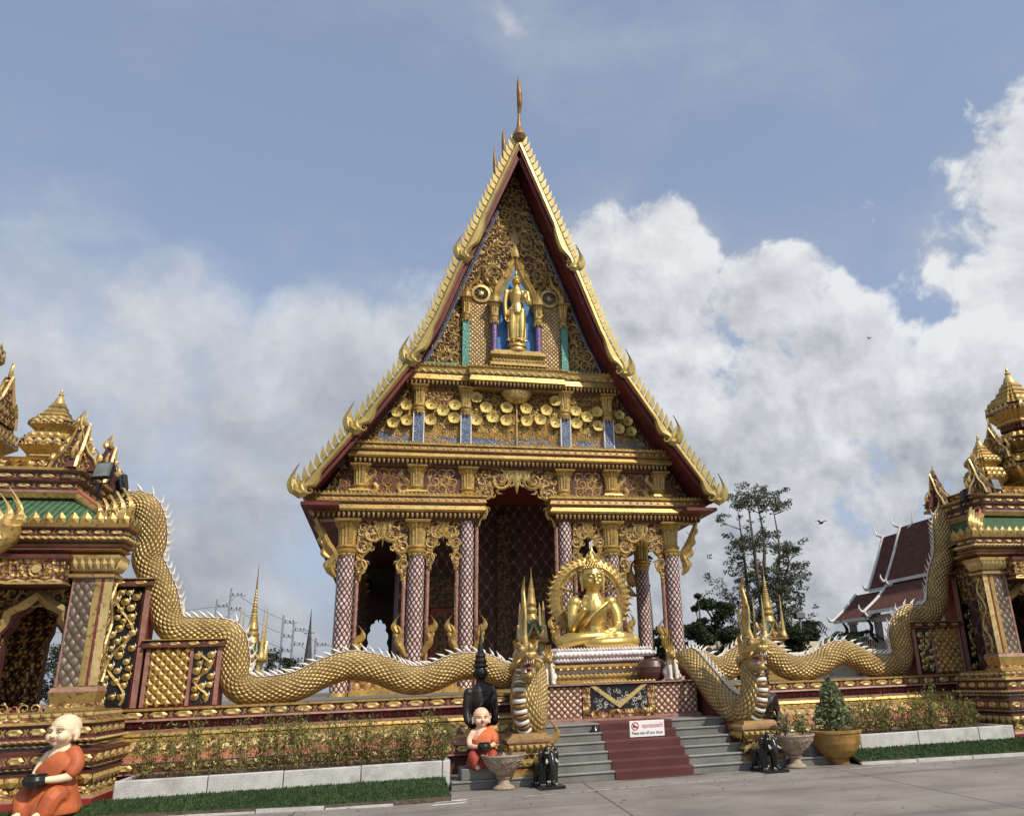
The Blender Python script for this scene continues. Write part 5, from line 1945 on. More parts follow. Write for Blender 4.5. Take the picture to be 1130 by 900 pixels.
def naga(s):
    lab = {1: 'golden naga serpent on the right wall, its head above the pale stone urn',
           -1: 'golden naga serpent on the left wall, its crested head beside the smaller boy monk'}[s]
    N = thing('naga_balustrade', lab, 'naga statue', (s * 2.3, .45, 0), 'naga balustrades flanking the stairs')
    pts = [(s * x, 3.3, z) for x, z in WALLPATH[s]]
    k = len(pts)
    pts += [(s * 1.86, 2.98, 1.98), (s * 1.78, 2.4, 2.02), (s * 1.86, 1.75, 1.62), (s * 2.0, 1.15, 1.15), (s * 2.14, .72, .98), (s * 2.24, .50, 1.14), (s * 2.30, .42, 1.45), (s * 2.28, .46, 1.75), (s * 2.28, .42, 1.98)]
    sub = 5
    path = catmull(pts, sub)
    n = len(pts)
    rad = lerp_list([.16, .22, .25] + [.285] * (k - 5) + [.27, .25] + [.25, .25, .26, .28, .29, .28, .26, .23, .20], sub)
    mb = MB()
    Tn, Nn = tube(mb, path, rad, 'naga_scale', 20, (0, 0, 1), su=.105, belly=None)
    mb.build('body', N)
    # ridge cord and white flame spines along the back
    mb = MB()
    tube(mb, [p + q * (r - .012) for p, q, r in zip(path, Nn, rad)], .028, 'maroon', 6, (0, 1, 0))
    L = 0
    nxt = .1
    mb2 = MB()
    tube(mb2, [p + q * (r + .012) for p, q, r in zip(path, Nn, rad)], .014, 'white_stone', 5, (0, 1, 0))
    for i in range(1, len(path)):
        d = (path[i] - path[i - 1])
        l = d.length
        while L + l > nxt:
            f = (nxt - L) / l
            p = path[i - 1] + d * f
            t = Tn[i]
            q = Nn[i]
            r = rad[i] * 1.0
            b = t.cross(q)
            h = .165 if i < len(path) - 12 else .10
            e = .05
            bx = p + q * (r - .01)
            # flames lean back towards the tail
            v = [bx - t * e, bx + t * e, bx + t * e * .3 + q * h * .55 - t * .035, bx + q * h - t * .17, bx - t * e * 1.1 + q * h * .45 - t * .03, bx + q * h * .3 + b * .032 - t * .02, bx + q * h * .3 - b * .032 - t * .02]
            mb2.add(v, [(0, 1, 5), (1, 2, 5), (2, 3, 5), (3, 4, 5), (4, 0, 5), (1, 0, 6), (2, 1, 6), (3, 2, 6), (4, 3, 6), (0, 4, 6)], 'white_stone' if i % 7 else 'ivory')
            nxt += .145
        L += l
    m1 = len(path) - 7 * sub
    tube(mb, [p - q * r * .80 for p, q, r in list(zip(path, Nn, rad))[m1 - 4:m1 + 16]], .13, 'deep_red', 8, (1, 0, 0))
    c = mb.build('dorsal_cord', N)
    mb2.build('dorsal_fin', c)
    # banded belly of the raised neck
    mb = MB()
    m0 = len(path) - 5 * 5
    bp, br = [], []
    for i in range(m0 + 6, len(path)):
        bp.append(path[i] - Nn[i] * (rad[i] * .78))
        br.append(rad[i] * .50)
    Tb, Nb = frames(bp, (1, 0, 0))
    for i in range(len(bp) - 1):
        d = (bp[i + 1] - bp[i])
        a = bp[i] + d * .06
        e = bp[i] + d * .90
        tube(mb, [a, a + d * .1, e - d * .1, e], [br[i] * .86, br[i], br[i] * .98, br[i] * .84], 'white_stone' if i % 2 else 'gold_dull', 12, (1, 0, 0), cap=True)
    mb.build('belly_bands', N)
    # head
    hx, hy, hz = s * 2.28, .40, 2.02
    Q = lambda x, y, z: V3((hx + x * 1.02, hy + y * 1.1, hz + z * 1.06))
    sc = Sculpt()
    sc.ball(Q(0, .0, .12), (.24, .29, .24), 'gold')
    sc.limb([Q(0, -.05, .18), Q(0, -.30, .12), Q(0, -.50, .13)], [.19, .16, .10], 'gold')
    sc.limb([Q(0, -.48, .16), Q(0, -.56, .27), Q(0, -.50, .34)], [.07, .05, .02], 'gold', 8, 3)
    sc.limb([Q(0, .02, -.06), Q(0, -.22, -.19), Q(0, -.42, -.19)], [.16, .12, .07], 'gold')
    for q in (-1, 1):
        sc.ball(Q(.12 * q, -.22, .26), (.08, .10, .07), 'gold')
        sc.limb([Q(.15 * q, -.12, .28), Q(.17 * q, -.24, .34), Q(.13 * q, -.36, .30)], [.035, .04, .02], 'gold', 6, 3)
        sc.limb([Q(.17 * q, .0, .0), Q(.24 * q, .06, -.06), Q(.20 * q, .14, -.2)], [.07, .06, .02], 'gold', 8, 3)
        sc.ball(Q(.07 * q, -.53, .15), (.05, .05, .045), 'gold')
        sc.limb([Q(.16 * q, -.40, .06), Q(.22 * q, -.42, .02), Q(.22 * q, -.36, -.06)], [.035, .03, .015], 'gold', 6, 3)
    hd = sc.fuse('head', N, voxel=.014, smooth=2)
    mb = MB()
    fr = Fr((hx, hy, hz), (0, -1, 0), (0, 0, 1), (1, 0, 0))
    # flame mane and tall crest (one blade in the plane of the head, thick at the root)
    for q in (-1, 1):
        for k in range(5):
            f2 = Fr(Q(.12 * q, .10, .05 + .05 * k), (-.25 * q, .95, 0), (.1 * q, .25, 1), (1, .25 * q, 0))
            flame(mb, f2, .04 * k - .1, -.05, .42 - .04 * k, .17, .8, 'gold', .05)
    flame(mb, Fr(Q(0, 0.06, .28), (0, 1, 0), (0, 0, 1), (1, 0, 0)), 0, 0, .85, .34, .3, 'gold', .06, 9)
    for k in range(4):
        flame(mb, Fr(Q(0, .10 + .05 * k, .22 + .14 * k), (0, 1, 0), (0, 0, 1), (1, 0, 0)), 0, 0, .42, .2, .8, 'gold_pale', .045, 6)
    pts2 = catmull([Q(0, -.10, .20), Q(0, .08, .55), Q(0, .02, .95), Q(0, .12, 1.28), Q(0, -.04, 1.52)], 5)
    tube(mb, pts2, lerp_list([.075, .06, .05, .04, .005], 5), 'gold', 8, (1, 0, 0), sq=2.0)
    tube(mb, [p + V3((0, -.13, -.08)) for p in pts2[:12]], lerp_list([.035, .035, .03, .015], 4)[:12], 'gold_pale', 6, (1, 0, 0))
    mb.build('crest', hd)
    mb = MB()
    lathe(mb, 0, 0, [(.0, 0), (.04, .01), (.03, .03), (0, .035)], 'teeth_white', 8) if False else None
    for q in (-1, 1):
        for k in range(6):
            y = -.22 - .05 * k
            xw = .105 - .006 * k
            for (z0, z1) in ((.03, -.03), (-.14, -.07)):
                b = Q(xw * q, y, z0)
                t = Q(xw * q * .95, y, z1)
                mb.add([b + V3((0, -.02, 0)), b + V3((0, .02, 0)), b + V3((-.02 * q, 0, 0)), t], [(0, 1, 3), (1, 2, 3), (2, 0, 3)], 'teeth_white')
    for k in range(4):
        x = -.055 + .037 * k
        b, t = Q(x, -.53, .07), Q(x, -.53, .0)
        mb.add([b + V3((-.016, 0, 0)), b + V3((.016, 0, 0)), b + V3((0, .02, 0)), t], [(0, 1, 3), (1, 2, 3), (2, 0, 3)], 'teeth_white')
    mb.build('teeth', hd)
    mb = MB()
    tube(mb, catmull([Q(0, -.05, -.04), Q(0, -.28, -.07), Q(0, -.47, -.07)], 4), lerp_list([.10, .085, .03], 4), 'lip_paint', 8, (1, 0, 0), sq=.5)
    mb.build('tongue', hd)
    for q in (-1, 1):
        sc = Sculpt()
        sc.ball(Q(.165 * q, -.25, .265), (.035, .05, .045), 'white_stone', None, 10)
        sc.ball(Q(.185 * q, -.275, .265), (.022, .03, .028), 'black_gloss', None, 8)
        sc.build('eye', hd)
    # pedestal
    mb = MB()
    xa, xb = s * 2.24 - .42, s * 2.24 + .42
    mould(mb, rect(xa + .06, xb - .06, .16, 1.0), [(.06, .15), (.06, .22, 'gold'), (-.02, .26, 'gold_dull'), (-.02, .30, 'maroon'), (.04, .36, 'gold'), (-.04, .42, 'gold'), (-.10, .50, 'carved_bright'), (-.10, .58, 'gold'), (0, .64, 'gold'), (.06, .70, 'gold_pale'), (.06, .74, 'rose_edge'), (.0, .78, 'gold'), (-.05, .84, 'gold_dull')], 'gold')
    row((xa + .02, .11, .66), (xb - .02, .11, .66), 7, petal(mb, .14, .06, 'gold', .9, True))
    row((xa + .02, .15, .30), (xb - .02, .15, .30), 7, petal(mb, .10, .04, 'gold_pale'))
    row((xb - .01, .15, .66), (xb - .01, 1.0, .66), 6, petal(mb, .14, .06, 'gold', .9, True))
    row((xa + .01, 1.0, .66), (xa + .01, .15, .66), 6, petal(mb, .14, .06, 'gold', .9, True))
    flame(mb, Fr((xb - .04, .12, .66), (1, 0, 0), (0, 0, 1), (0, -1, 0)), 0, 0, .42, .14, .6, 'gold', .05)
    mb.build('pedestal', N)
    return N


naga(-1)
naga(1)

# ------------------------------------------------------------------ gate towers (built round x = 0, then moved)
GY = 2.1


def gate(cx, label, dy=0., ut=1.9):
    Gt = thing('gate_tower', label, 'gate', (cx, GY + dy, 0), 'gilded gate towers')
    T_ = lambda p: V3((p[0] + cx, p[1] + dy, p[2]))
    SY = 2.9
    M = lambda: MB(T_)
    FRG = lambda y, x=0, z=0: Fr((x, y, z), (1, 0, 0), (0, 0, 1), (0, -1, 0))
    Y0, Y1 = .55, 2 * GY - .55
    # stepped base
    mb = M()
    R0 = [(-4.1, Y0), (4.1, Y0), (4.1, 1.75), (3.2, 1.75), (2.9, Y1), (-2.9, Y1), (-3.2, 1.75), (-4.1, 1.75)]
    EDG = (0, 1, 2, 6, 7)
    mould(mb, R0, [(.36, .005), (.36, .26, 'deep_red'), (.34, .29, 'rose_edge'), (.30, .32, 'gold'), (.24, .46, 'carved_bright'), (.30, .58, 'gold'), (.33, .62, 'gold'), (.33, .66, 'maroon'), (.25, .68, 'black_gloss'), (.25, .73, 'black_gloss'), (.31, .75, 'rose_edge'), (.31, .93, 'maroon'), (.33, .95, 'rose_edge'), (.22, .98, 'maroon'), (.20, 1.07, 'black_gloss'), (.26, 1.09, 'gold'), (.26, 1.14, 'rose_edge'), (.20, 1.16, 'maroon'), (.20, 1.34, 'maroon'), (.26, 1.36, 'rose_edge'), (.22, 1.40, 'gold'), (.12, 1.47, 'carved_bright'), (.14, 1.55, 'gold')], 'gold')
    mb.build('base', Gt)
    mb = M()
    for (z, off, h, k) in ((.84, .312, .14, .31), (1.25, .202, .14, .31), (.39, .27, .11, .26)):
        q = offset_poly(R0, off)
        for i in EDG:
            a, b = q[i], q[(i + 1) % 8]
            L = (V3((*b, 0)) - V3((*a, 0))).length
            row((*a, z), (*b, z), max(1, int(L / k)), lozenge(mb, h, .03))
    for (z, off, h, k, dn) in ((1.10, .265, .04, .10, False), (1.02, .21, .05, .11, False), (.70, .26, .045, .11, False), (.62, .31, .16, .2, True), (1.52, .145, .10, .15, True)):
        q = offset_poly(R0, off)
        for i in EDG:
            a, b = q[i], q[(i + 1) % 8]
            L = (V3((*b, 0)) - V3((*a, 0))).length
            row((*a, z), (*b, z), max(2, int(L / k)), petal(mb, h, .05, 'gold_pale', .9, dn))
    mb.build('base_frieze', Gt)
    # walls with two arched side bays in the front and back
    ac, aw = 3.02, .46
    arc = [(-1, 0), (-1.0, .55), (-.98, .70), (-.72, .80), (-.70, .88), (-.36, .95), (0, 1.06)]
    zb, zt = 1.62, 3.28
    A = [(aw * a, zb + (zt - zb) * b) for a, b in arc]
    A = A + [(-x, z) for x, z in reversed(A[:-1])]
    wb = M()
    for (ya, yb, xe) in ((.92, 1.12, 3.9), (2 * GY - 1.1, 2 * GY - .9, 3.16)):
        ac, aw, kx = (3.02, .46, 1.0) if xe > 3.5 else (2.66, .22, .48)
        P = [(-xe, 1.55), (-ac - aw, 1.55)] + [(-ac + x * kx, z) for x, z in A] + [(-ac + aw, 1.55), (-1.0, 1.55), (-1.0, 3.0), (0, 3.6), (1.0, 3.0), (1.0, 1.55), (ac - aw, 1.55)] + [(ac + x * kx, z) for x, z in A] + [(ac + aw, 1.55), (xe, 1.55), (xe, 4.1), (-xe, 4.1)]
        prism(wb, P, ya, yb, 'carved_fine', 'maroon')
    ac, aw = 3.02, .46
    for s in (-1, 1):
        box(wb, *sorted((s * 1.45, s * 1.6)), 1.12, 2 * GY - .92, 1.55, 4.1, 'dark_lattice')
        box(wb, *sorted((s * 3.0, s * 3.15)), 1.5, 2 * GY - 1.1, 3.2, 4.1, 'carved_fine')
        box(wb, *sorted((s * 3.0, s * 3.15)), 2.2, 2.5, 1.55, 3.2, 'dark_lattice')
    wb.build('wall', Gt)
    for s in (-1, 1):
        mb = M()
        fr = FRG(.80)
        ribbon(mb, fr, [(s * ac + x * 1.28, z + (.06 if abs(x) < aw * .9 else 0)) for x, z in A[1:-1]], .19, 'gold_pale', .6)
        ribbon(mb, fr, [(s * ac + x * 1.06, z) for x, z in A], .06, 'maroon', .4)
        for i in range(16):
            rr = random.Random(i)
            x = s * ac + (-.8 + 1.6 * (i % 8) / 7) * .75
            z = 3.15 + .55 * (i // 8) * .6 + .45 * abs((i % 8) - 3.5) / 7 + .15
            volute(mb, FRG(.88), x, z, .13, rr.uniform(0, 6), rr.choice((-1, 1)), 'gold_pale', 1.4, None, 2, 12)
        # sill with red and gold scrolls
        for i in range(7):
            volute(mb, FRG(.60), s * ac - .45 + .15 * i, 1.60, .085, i, 1 if i % 2 else -1, 'gold_pale' if i % 3 else 'lip_paint', 1.3, None, 2, 10)
        box(mb, s * ac - .5, s * ac + .5, .62, .9, 1.55, 1.6, 'maroon')
        mb.build('window_frame', Gt)
    # corner pillars
    for sx in (-1, 1):
        for (ya, yb) in ((.58, .98),):
            mb = M()
            x0, x1 = sorted((sx * 3.54, sx * 4.16))
            mould(mb, rect(x0, x1, ya, yb), [(.05, 1.55), (.05, 1.60, 'gold'), (.0, 1.66, 'carved_bright'), (.05, 1.84, 'gold'), (.03, 1.90, 'rose_edge'), (0, 1.92, 'gold'), (-.03, 3.68, 'grey_mosaic')], 'gold')
            front = ya < 2
            yf = ya - .012 if front else yb + .012
            for a, b, m_ in ((0, .05, 'rose_edge'), (.36, .46, 'gold'), (.47, .50, 'deep_red'), (.51, .64, 'gold_pale')):
                xa, xb = (x0 + a, x0 + b) if sx > 0 else (x1 - b, x1 - a)
                xa, xb = (x1 - b, x1 - a) if sx < 0 else (x0 + a, x0 + b)
                xa += .02 * (1 if a < .1 else 0)
                if sx < 0:
                    xa, xb = x0 + a, x0 + b
                    xa, xb = (x1 - (xb - x0) , x1 - (xa - x0))
                k = 0
                mb.add([(xa, ya - .012, 1.93), (xb, ya - .012, 1.93), (xb, ya + .022, 3.68), (xa, ya + .022, 3.68)], [(0, 1, 2, 3)], m_) if front else None
            # side face vines
            xs = x1 + .008 if sx > 0 else x0 - .008
            box(mb, *sorted((xs - sx * .004, xs - sx * .02)), ya + .08, yb - .08, 1.95, 3.64, 'carved_dark')
            fr = Fr((xs, ya + .20, 0), (0, sx, 0), (0, 0, 1), (sx, 0, 0))
            ribbon(mb, fr, [(sin(i * .55) * .09, 1.98 + i * .068) for i in range(25)], .035, 'gold_pale', .8)
            for i in range(18):
                volute(mb, fr, sin(i * .9 + 1) * .10, 2.0 + i * .092, .08, i, 1 if i % 2 else -1, 'gold', 1.2, None, 1, 9)
            p_ = mb.build('pillar', Gt)
            mb = M()
            mould(mb, rect(x0, x1, ya, yb), [(-.03, 3.66), (.04, 3.69, 'rose_edge'), (.04, 3.74, 'gold'), (-.01, 3.78, 'maroon'), (.02, 3.84, 'gold'), (.10, 4.0, 'gold'), (.10, 4.06, 'gold')], 'gold')
            for i in range(4):
                q = offset_poly(rect(x0, x1, ya, yb), .03)
                a, b = q[i], q[(i + 1) % 4]
                row((*a, 3.80), (*b, 3.80), 6, petal(mb, .25, .05, 'gold_pale', .92, False, .07))
            mb.build('capital', p_)
    # balcony with consoles and the projecting porch piers
    mb = M()
    mould(mb, [(-3.5, .9), (-3.5, .32), (-2.7, .30), (-2.5, -.02), (2.5, -.02), (2.7, .30), (3.5, .32), (3.5, .9)], [(0, 3.52), (.03, 3.55, 'maroon'), (.0, 3.60, 'gold'), (0, 3.64, 'maroon'), (0, 3.96, 'carved_fine'), (.05, 3.98, 'rose_edge'), (.05, 4.04, 'maroon')], 'maroon')
    for a, b in (((-2.5, -.02), (2.5, -.02)), ((2.7, .30), (3.5, .32)), ((-3.5, .32), (-2.7, .30))):
        n = max(1, int(abs(b[0] - a[0]) / .44))
        for i in range(n):
            x = a[0] + (b[0] - a[0]) * (i + .5) / n
            y = (a[1] + b[1]) / 2
            disc(mb, Fr((x, y, 3.80), (1, 0, 0), (0, 0, 1), (0, -1, 0)), 0, 0, .0, .07, 'gold_pale', .03)
            volute(mb, FRG(y - .005), x, 3.80, .15, i, 1 if i % 2 else -1, 'gold', 1.4, .05, 4, 14)
        row((*a, 3.58), (*b, 3.58), max(2, n * 3), petal(mb, .06, .03, 'gold_pale'))
    mb.build('balcony', Gt)
    for s in (-1, 1):
        mb = M()
        x0, x1 = sorted((s * 1.95, s * 2.50))
        mould(mb, rect(x0, x1, .2, .9), [(.08, 1.55), (.08, 1.62, 'gold'), (.02, 1.66, 'carved_bright'), (.06, 1.84, 'gold'), (0, 1.90, 'rose_edge'), (-.02, 2.78, 'grey_mosaic'), (.05, 2.82, 'rose_edge'), (.0, 2.86, 'maroon'), (.07, 2.94, 'gold'), (.07, 3.0, 'gold')], 'gold')
        for a, b, m_ in ((.06, .16, 'gold'), (.20, .26, 'deep_red'), (.30, .54, 'gold_pale')):
            xa, xb = (x1 - b, x1 - a) if s > 0 else (x0 + a, x0 + b)
            mb.add([(xa, .19, 1.92), (xb, .19, 1.92), (xb, .206, 2.78), (xa, .206, 2.78)], [(0, 1, 2, 3)], m_)
        mb.build('porch_pier', Gt)
        mb = M()
        for k in range(3):
            fr = Fr((s * (1.98 + .24 * k), .18, 2.98), (0, -1, 0), (0, 0, 1), (s, 0, 0))
            ribbon(mb, fr, [(0, 0), (.16, .12), (.10, .30), (.24, .54)], [.16, .22, .2, .26], 'gold_pale', .5)
            box(mb, s * (1.98 + .24 * k) - .05, s * (1.98 + .24 * k) + .05, .12, .5, 3.0, 3.5, 'carved_fine')
            fr2 = FRG(.045)
            volute(mb, fr2, s * (1.98 + .24 * k), 3.34, .10, pi / 2, s, 'white_stone' if k == 1 else 'gold_pale', 1.2, .06, 2, 10)
        mb.build('console', Gt)
        # rearing naga on the balcony
        mb = M()
        fr = Fr((s * 2.45, .05, 4.04), (s, 0, 0), (0, 0, 1), (0, -1, 0))
        tube(mb, catmull([fr(-.25, 0), fr(.0, .12), fr(.22, .28), (s * 2.45 + s * .30, -.05, 4.04 + .46)], 5), lerp_list([.2, .24, .2, .13], 5), 'gold', 10, (0, 1, 0))
        for k in range(6):
            flame(mb, Fr((s * 2.45, .02 + .03 * (k % 2), 4.04), (s, 0, 0), (0, 0, 1), (0, -1, 0)), -.34 + .11 * k, .12 + .06 * k, .42 + .05 * k, .17, .45, 'gold_pale', .06)
        flame(mb, Fr((s * 2.45, .0, 4.04), (s, 0, 0), (0, 0, 1), (0, -1, 0)), .26, .34, .62, .2, .45, 'gold', .08)
        volute(mb, FRG(-.14), s * 2.55, 4.22, .13, 0, s, 'gold', 1.4)
        mb.build('naga_finial', Gt)
    # main cornice, skirt roof of green tiles, upper cornice
    mb = M()
    RC = [(-4.12, .70), (4.12, .70), (4.12, 1.05), (3.2, 1.25), (2.85, 2 * GY - .70), (-2.85, 2 * GY - .70), (-3.2, 1.25), (-4.12, 1.05)]
    mould(mb, RC, [(0, 4.06), (.08, 4.10, 'maroon'), (.04, 4.13, 'maroon'), (.14, 4.17, 'gold'), (.08, 4.20, 'rose_edge'), (.18, 4.25, 'rose_edge'), (.12, 4.28, 'black_gloss'), (.20, 4.33, 'gold'), (.20, 4.38, 'gold_pale'), (.15, 4.40, 'maroon'), (.15, 4.52, 'maroon'), (.22, 4.54, 'rose_edge'), (.24, 4.60, 'gold')], 'maroon')
    for i in EDG:
        q = offset_poly(RC, .152)
        a, b = q[i], q[(i + 1) % 8]
        L = (V3((*b, 0)) - V3((*a, 0))).length
        row((*a, 4.46), (*b, 4.46), max(1, int(L / .27)), lozenge(mb, .09, .025))
        q = offset_poly(RC, .20)
        a, b = q[i], q[(i + 1) % 8]
        row((*a, 4.33), (*b, 4.33), max(2, int(L / .11)), petal(mb, .06, .03, 'gold_pale'))
        q = offset_poly(RC, .22)
        a, b = q[i], q[(i + 1) % 8]
        row((*a, 4.60), (*b, 4.60), max(1, int(L / .19)), petal(mb, .20, .03, 'gold', .84))
    mb.build('cornice', Gt)
    mb = M()
    o_, i_ = [(-4.3, .52), (4.3, .52), (2.95, 2 * GY - .6), (-2.95, 2 * GY - .6)], rect(-3.1, 3.1, 1.5, 3.25)
    v = [(x, y, 4.60) for x, y in o_] + [(x, y, 5.22) for x, y in i_]
    mb.add(v, [(j, (j + 1) % 4, 4 + (j + 1) % 4, 4 + j) for j in range(4)], 'green_tile')
    rf = mb.build('skirt_roof', Gt)
    for j in range(4):
        mb = M()
        a, b = V3(v[j]), V3(v[4 + j])
        P = catmull([a + V3((0, 0, .05)), (a + b) / 2 + V3((0, 0, -.02)), b + V3((0, 0, .08))], 5)
        tube(mb, P, .09, 'gold', 8, (0, 0, 1))
        tube(mb, [p + V3((0, 0, .10)) for p in P], .045, 'lip_paint', 6, (0, 0, 1))
        dd = V3((a.x, (a.y - GY) * 1.6, 0)).normalized()
        for k in range(5):
            flame(mb, Fr(a + V3((0, 0, .02)), dd, (0, 0, 1), dd.cross(V3((0, 0, 1)))), -.72 + .15 * k, .12 - .03 * k, .34 + .08 * k, .2, .55, 'gold_pale' if k % 2 else 'gold', .08)
        for q in (-1, 1):
            e_ = dd.cross(V3((0, 0, 1))) * q
            volute(mb, Fr(a - dd * .35 + e_ * .06, dd, (0, 0, 1), e_), 0, .16, .15, 0, q, 'gold_pale', 1.3)
        mb.build('hip_ridge', rf)
    mb = M()
    RU = rect(-3.04, 3.04, 1.46, 3.3)
    mould(mb, RU, [(0, 5.15), (.0, 5.22, 'dark_interior'), (.05, 5.24, 'dark_interior'), (.10, 5.34, 'gold'), (.10, 5.38, 'rose_edge'), (.04, 5.40, 'maroon'), (.04, 5.54, 'maroon'), (.12, 5.56, 'rose_edge'), (.06, 5.58, 'maroon'), (.06, 5.72, 'maroon'), (.14, 5.75, 'rose_edge'), (.14, 5.80, 'gold')], 'gold')
    for i in (0, 1, 3):
        for z, off in ((5.47, .042), (5.65, .062)):
            q = offset_poly(RU, off)
            a, b = q[i], q[(i + 1) % 4]
            L = (V3((*b, 0)) - V3((*a, 0))).length
            row((*a, z), (*b, z), int(L / .33), lozenge(mb, .10, .025))
        q = offset_poly(RU, .02)
        a, b = q[i], q[(i + 1) % 4]
        L = (V3((*b, 0)) - V3((*a, 0))).length
        row((*a, 5.23), (*b, 5.23), int(L / .14), petal(mb, .10, .06, 'gold', .85))
    mould(mb, rect(-2.75, 2.75, 1.7, 3.9), [(.1, 5.79), (.1, 5.86, 'gold'), (.02, 5.90, 'gold'), (.06, 6.02, 'carved_bright'), (.1, 6.06, 'gold')], 'gold')
    mb.build('upper_cornice', Gt)
    # little pointed gables at the corners
    for sx in (-1, 1):
        for sy in (-1, 1):
            mb = M()
            yy = 1.55 if sy < 0 else 3.15
            px = sx * 2.95
            for (fr, w) in ((Fr((px, yy + sy * .05, 5.78), (1, 0, 0), (0, 0, 1), (0, sy, 0)), .42), (Fr((px + sx * .1, yy, 5.78), (0, 1, 0), (0, 0, 1), (sx, 0, 0)), .38)):
                pts = [(-w, 0), (-w * .8, .22), (-w * .5, .36), (-w * .3, .55), (0, .95), (w * .3, .55), (w * .5, .36), (w * .8, .22), (w, 0)]
                v_ = [fr(a, b, .02) for a, b in pts] + [fr(a, b, -.12) for a, b in pts]
                n = len(pts)
                mb.add(v_, [tuple(range(n)), tuple(range(2 * n - 1, n - 1, -1))] + [(i, n + i, n + i + 1, i + 1) for i in range(n - 1)], 'maroon')
                ribbon(mb, Fr(fr(0, 0, .025), fr.a, fr.b, fr.n), pts, .06, 'gold_pale', .7)
                for k in range(5):
                    volute(mb, Fr(fr(0, 0, .03), fr.a, fr.b, fr.n), (-.22, .22, 0, -.1, .1)[k], (.1, .1, .62, .42, .42)[k], .085, k, 1 if k % 2 else -1, 'gold_pale', 1.3, None, 2, 10)
                volute(mb, Fr(fr(0, 0, .03), fr.a, fr.b, fr.n), -w * .25, .2, .12, 0, 1, 'gold')
                volute(mb, Fr(fr(0, 0, .03), fr.a, fr.b, fr.n), w * .25, .2, .12, pi, -1, 'gold')
                for k in range(1, n - 1):
                    flame(mb, Fr(fr(*pts[k], -.04), fr.a, fr.b, fr.n), 0, -.05, .30, .13, .5 * (1 if pts[k][0] > 0 else -1), 'gold' if k % 2 else 'gold_pale', .045, 5)
            flame(mb, Fr((px, yy + sy * .05, 5.78), (1, 0, 0), (0, 0, 1), (0, sy, 0)), 0, .80, .42, .12, 0, 'gold_pale', .05)
            mb.build('gable_antefix', Gt)

    def prang(x, y, z, h, tiers, name, m='gold'):
        """stepped spire: tiers of (half width, z0, z1) flaring cornices above recessed necks"""
        mb = M()
        unit = redent(1.0, .15, 2)
        for (hw, z0, z1) in tiers:
            hh = z1 - z0
            prof = [(.62, 0), (.62, .16), (.72, .20), (.70, .26), (.95, .48), (1.0, .52), (1.0, .60), (.90, .63), (.90, .70), (.98, .74), (.98, .80), (.82, .86), (.78, 1.0)]
            mm = ['maroon', 'gold', 'gold_pale', 'gold', 'gold', 'carved_fine', 'maroon', 'gold_pale', 'maroon', 'gold', 'gold_dull', 'gold']
            rings = [[(x + a * hw * k, y + b * hw * k, z0 + hh * t) for a, b in unit] for k, t in prof]
            for i in range(len(rings) - 1):
                loft(mb, rings[i:i + 2], mm[i])
            mb.add(rings[-1], [tuple(range(len(unit)))], 'gold')
            q = rect(x - hw * .7, x + hw * .7, y - hw, y + hw)
            for (ax, ay, bx, by) in ((-.7, -1.0, .7, -1.0), (1.0, -.7, 1.0, .7), (-1.0, .7, -1.0, -.7), (.7, 1.0, -.7, 1.0)):
                n = max(4, int(hw * 9))
                row((x + ax * hw, y + ay * hw, z0 + hh * .60), (x + bx * hw, y + by * hw, z0 + hh * .60), n, petal(mb, hh * .16, .02, 'gold_pale', .9))
                row((x + ax * hw * .9, y + ay * hw * .9, z0 + hh * .80), (x + bx * hw * .9, y + by * hw * .9, z0 + hh * .80), n, petal(mb, hh * .17, .02, 'gold', .9))
        hw = tiers[-1][0]
        zt = tiers[-1][2]
        n = 5
        k = .70
        zz = zt
        step = (z + h - zt) * .16
        while k > .30:
            rings = [[(x + a * hw * q, y + b * hw * q, zz + t) for a, b in unit] for q, t in ((k, 0), (k * 1.06, step * .3), (k * .8, step * .75), (k * .78, step))]
            loft(mb, rings, 'gold', True)
            zz += step
            k *= .72
        lathe(mb, x, y, [(hw * .28, zz), (hw * .20, zz + (z + h - zz) * .3), (hw * .09, zz + (z + h - zz) * .5), (hw * .13, zz + (z + h - zz) * .58), (hw * .05, zz + (z + h - zz) * .7), (hw * .07, zz + (z + h - zz) * .76), (.006, z + h)], 'gold_pale', 12)
        mb.build(name, Gt)
    for sx in (-1, 1):
        prang(sx * ut, SY, 6.0, 1.9, [(.46, 5.98, 6.22), (.47, 6.22, 6.84), (.40, 6.80, 7.2)], 'turret')
    mb = M()
    mould(mb, rect(-1.0, 1.0, SY - .9, SY + .9), [(.2, 6.05), (.2, 6.14, 'gold'), (.05, 6.18, 'maroon'), (.05, 6.3, 'carved_fine'), (.12, 6.34, 'gold')], 'gold')
    mb.build('spire_plinth', Gt)
    prang(0, SY, 6.3, 3.75, [(1.10, 6.2, 7.2), (.95, 7.15, 7.85), (.66, 8.05, 9.0)], 'spire')
    for (a, b, n_) in ((1, 0, 1), (-1, 0, 1), (0, -1, 1), (0, 1, 1)):
        mb = M()
        nrm = V3((a, b, 0))
        ax = V3((-b, a, 0))
        f_ = Fr(V3((0, SY, 7.1)) + nrm * 1.02, ax, (0, 0, 1), nrm)
        pts = [(-.55, 0), (-.5, .25), (-.28, .45), (0, 1.0), (.28, .45), (.5, .25), (.55, 0)]
        v_ = [f_(*p, .03) for p in pts] + [f_(*p, -.1) for p in pts]
        n = 7
        mb.add(v_, [tuple(range(n)), tuple(range(13, 6, -1))] + [(i, n + i, n + i + 1, i + 1) for i in range(6)], 'carved_fine')
        ribbon(mb, Fr(f_(0, 0, .035), f_.a, f_.b, f_.n), pts, .07, 'gold_pale', .6)
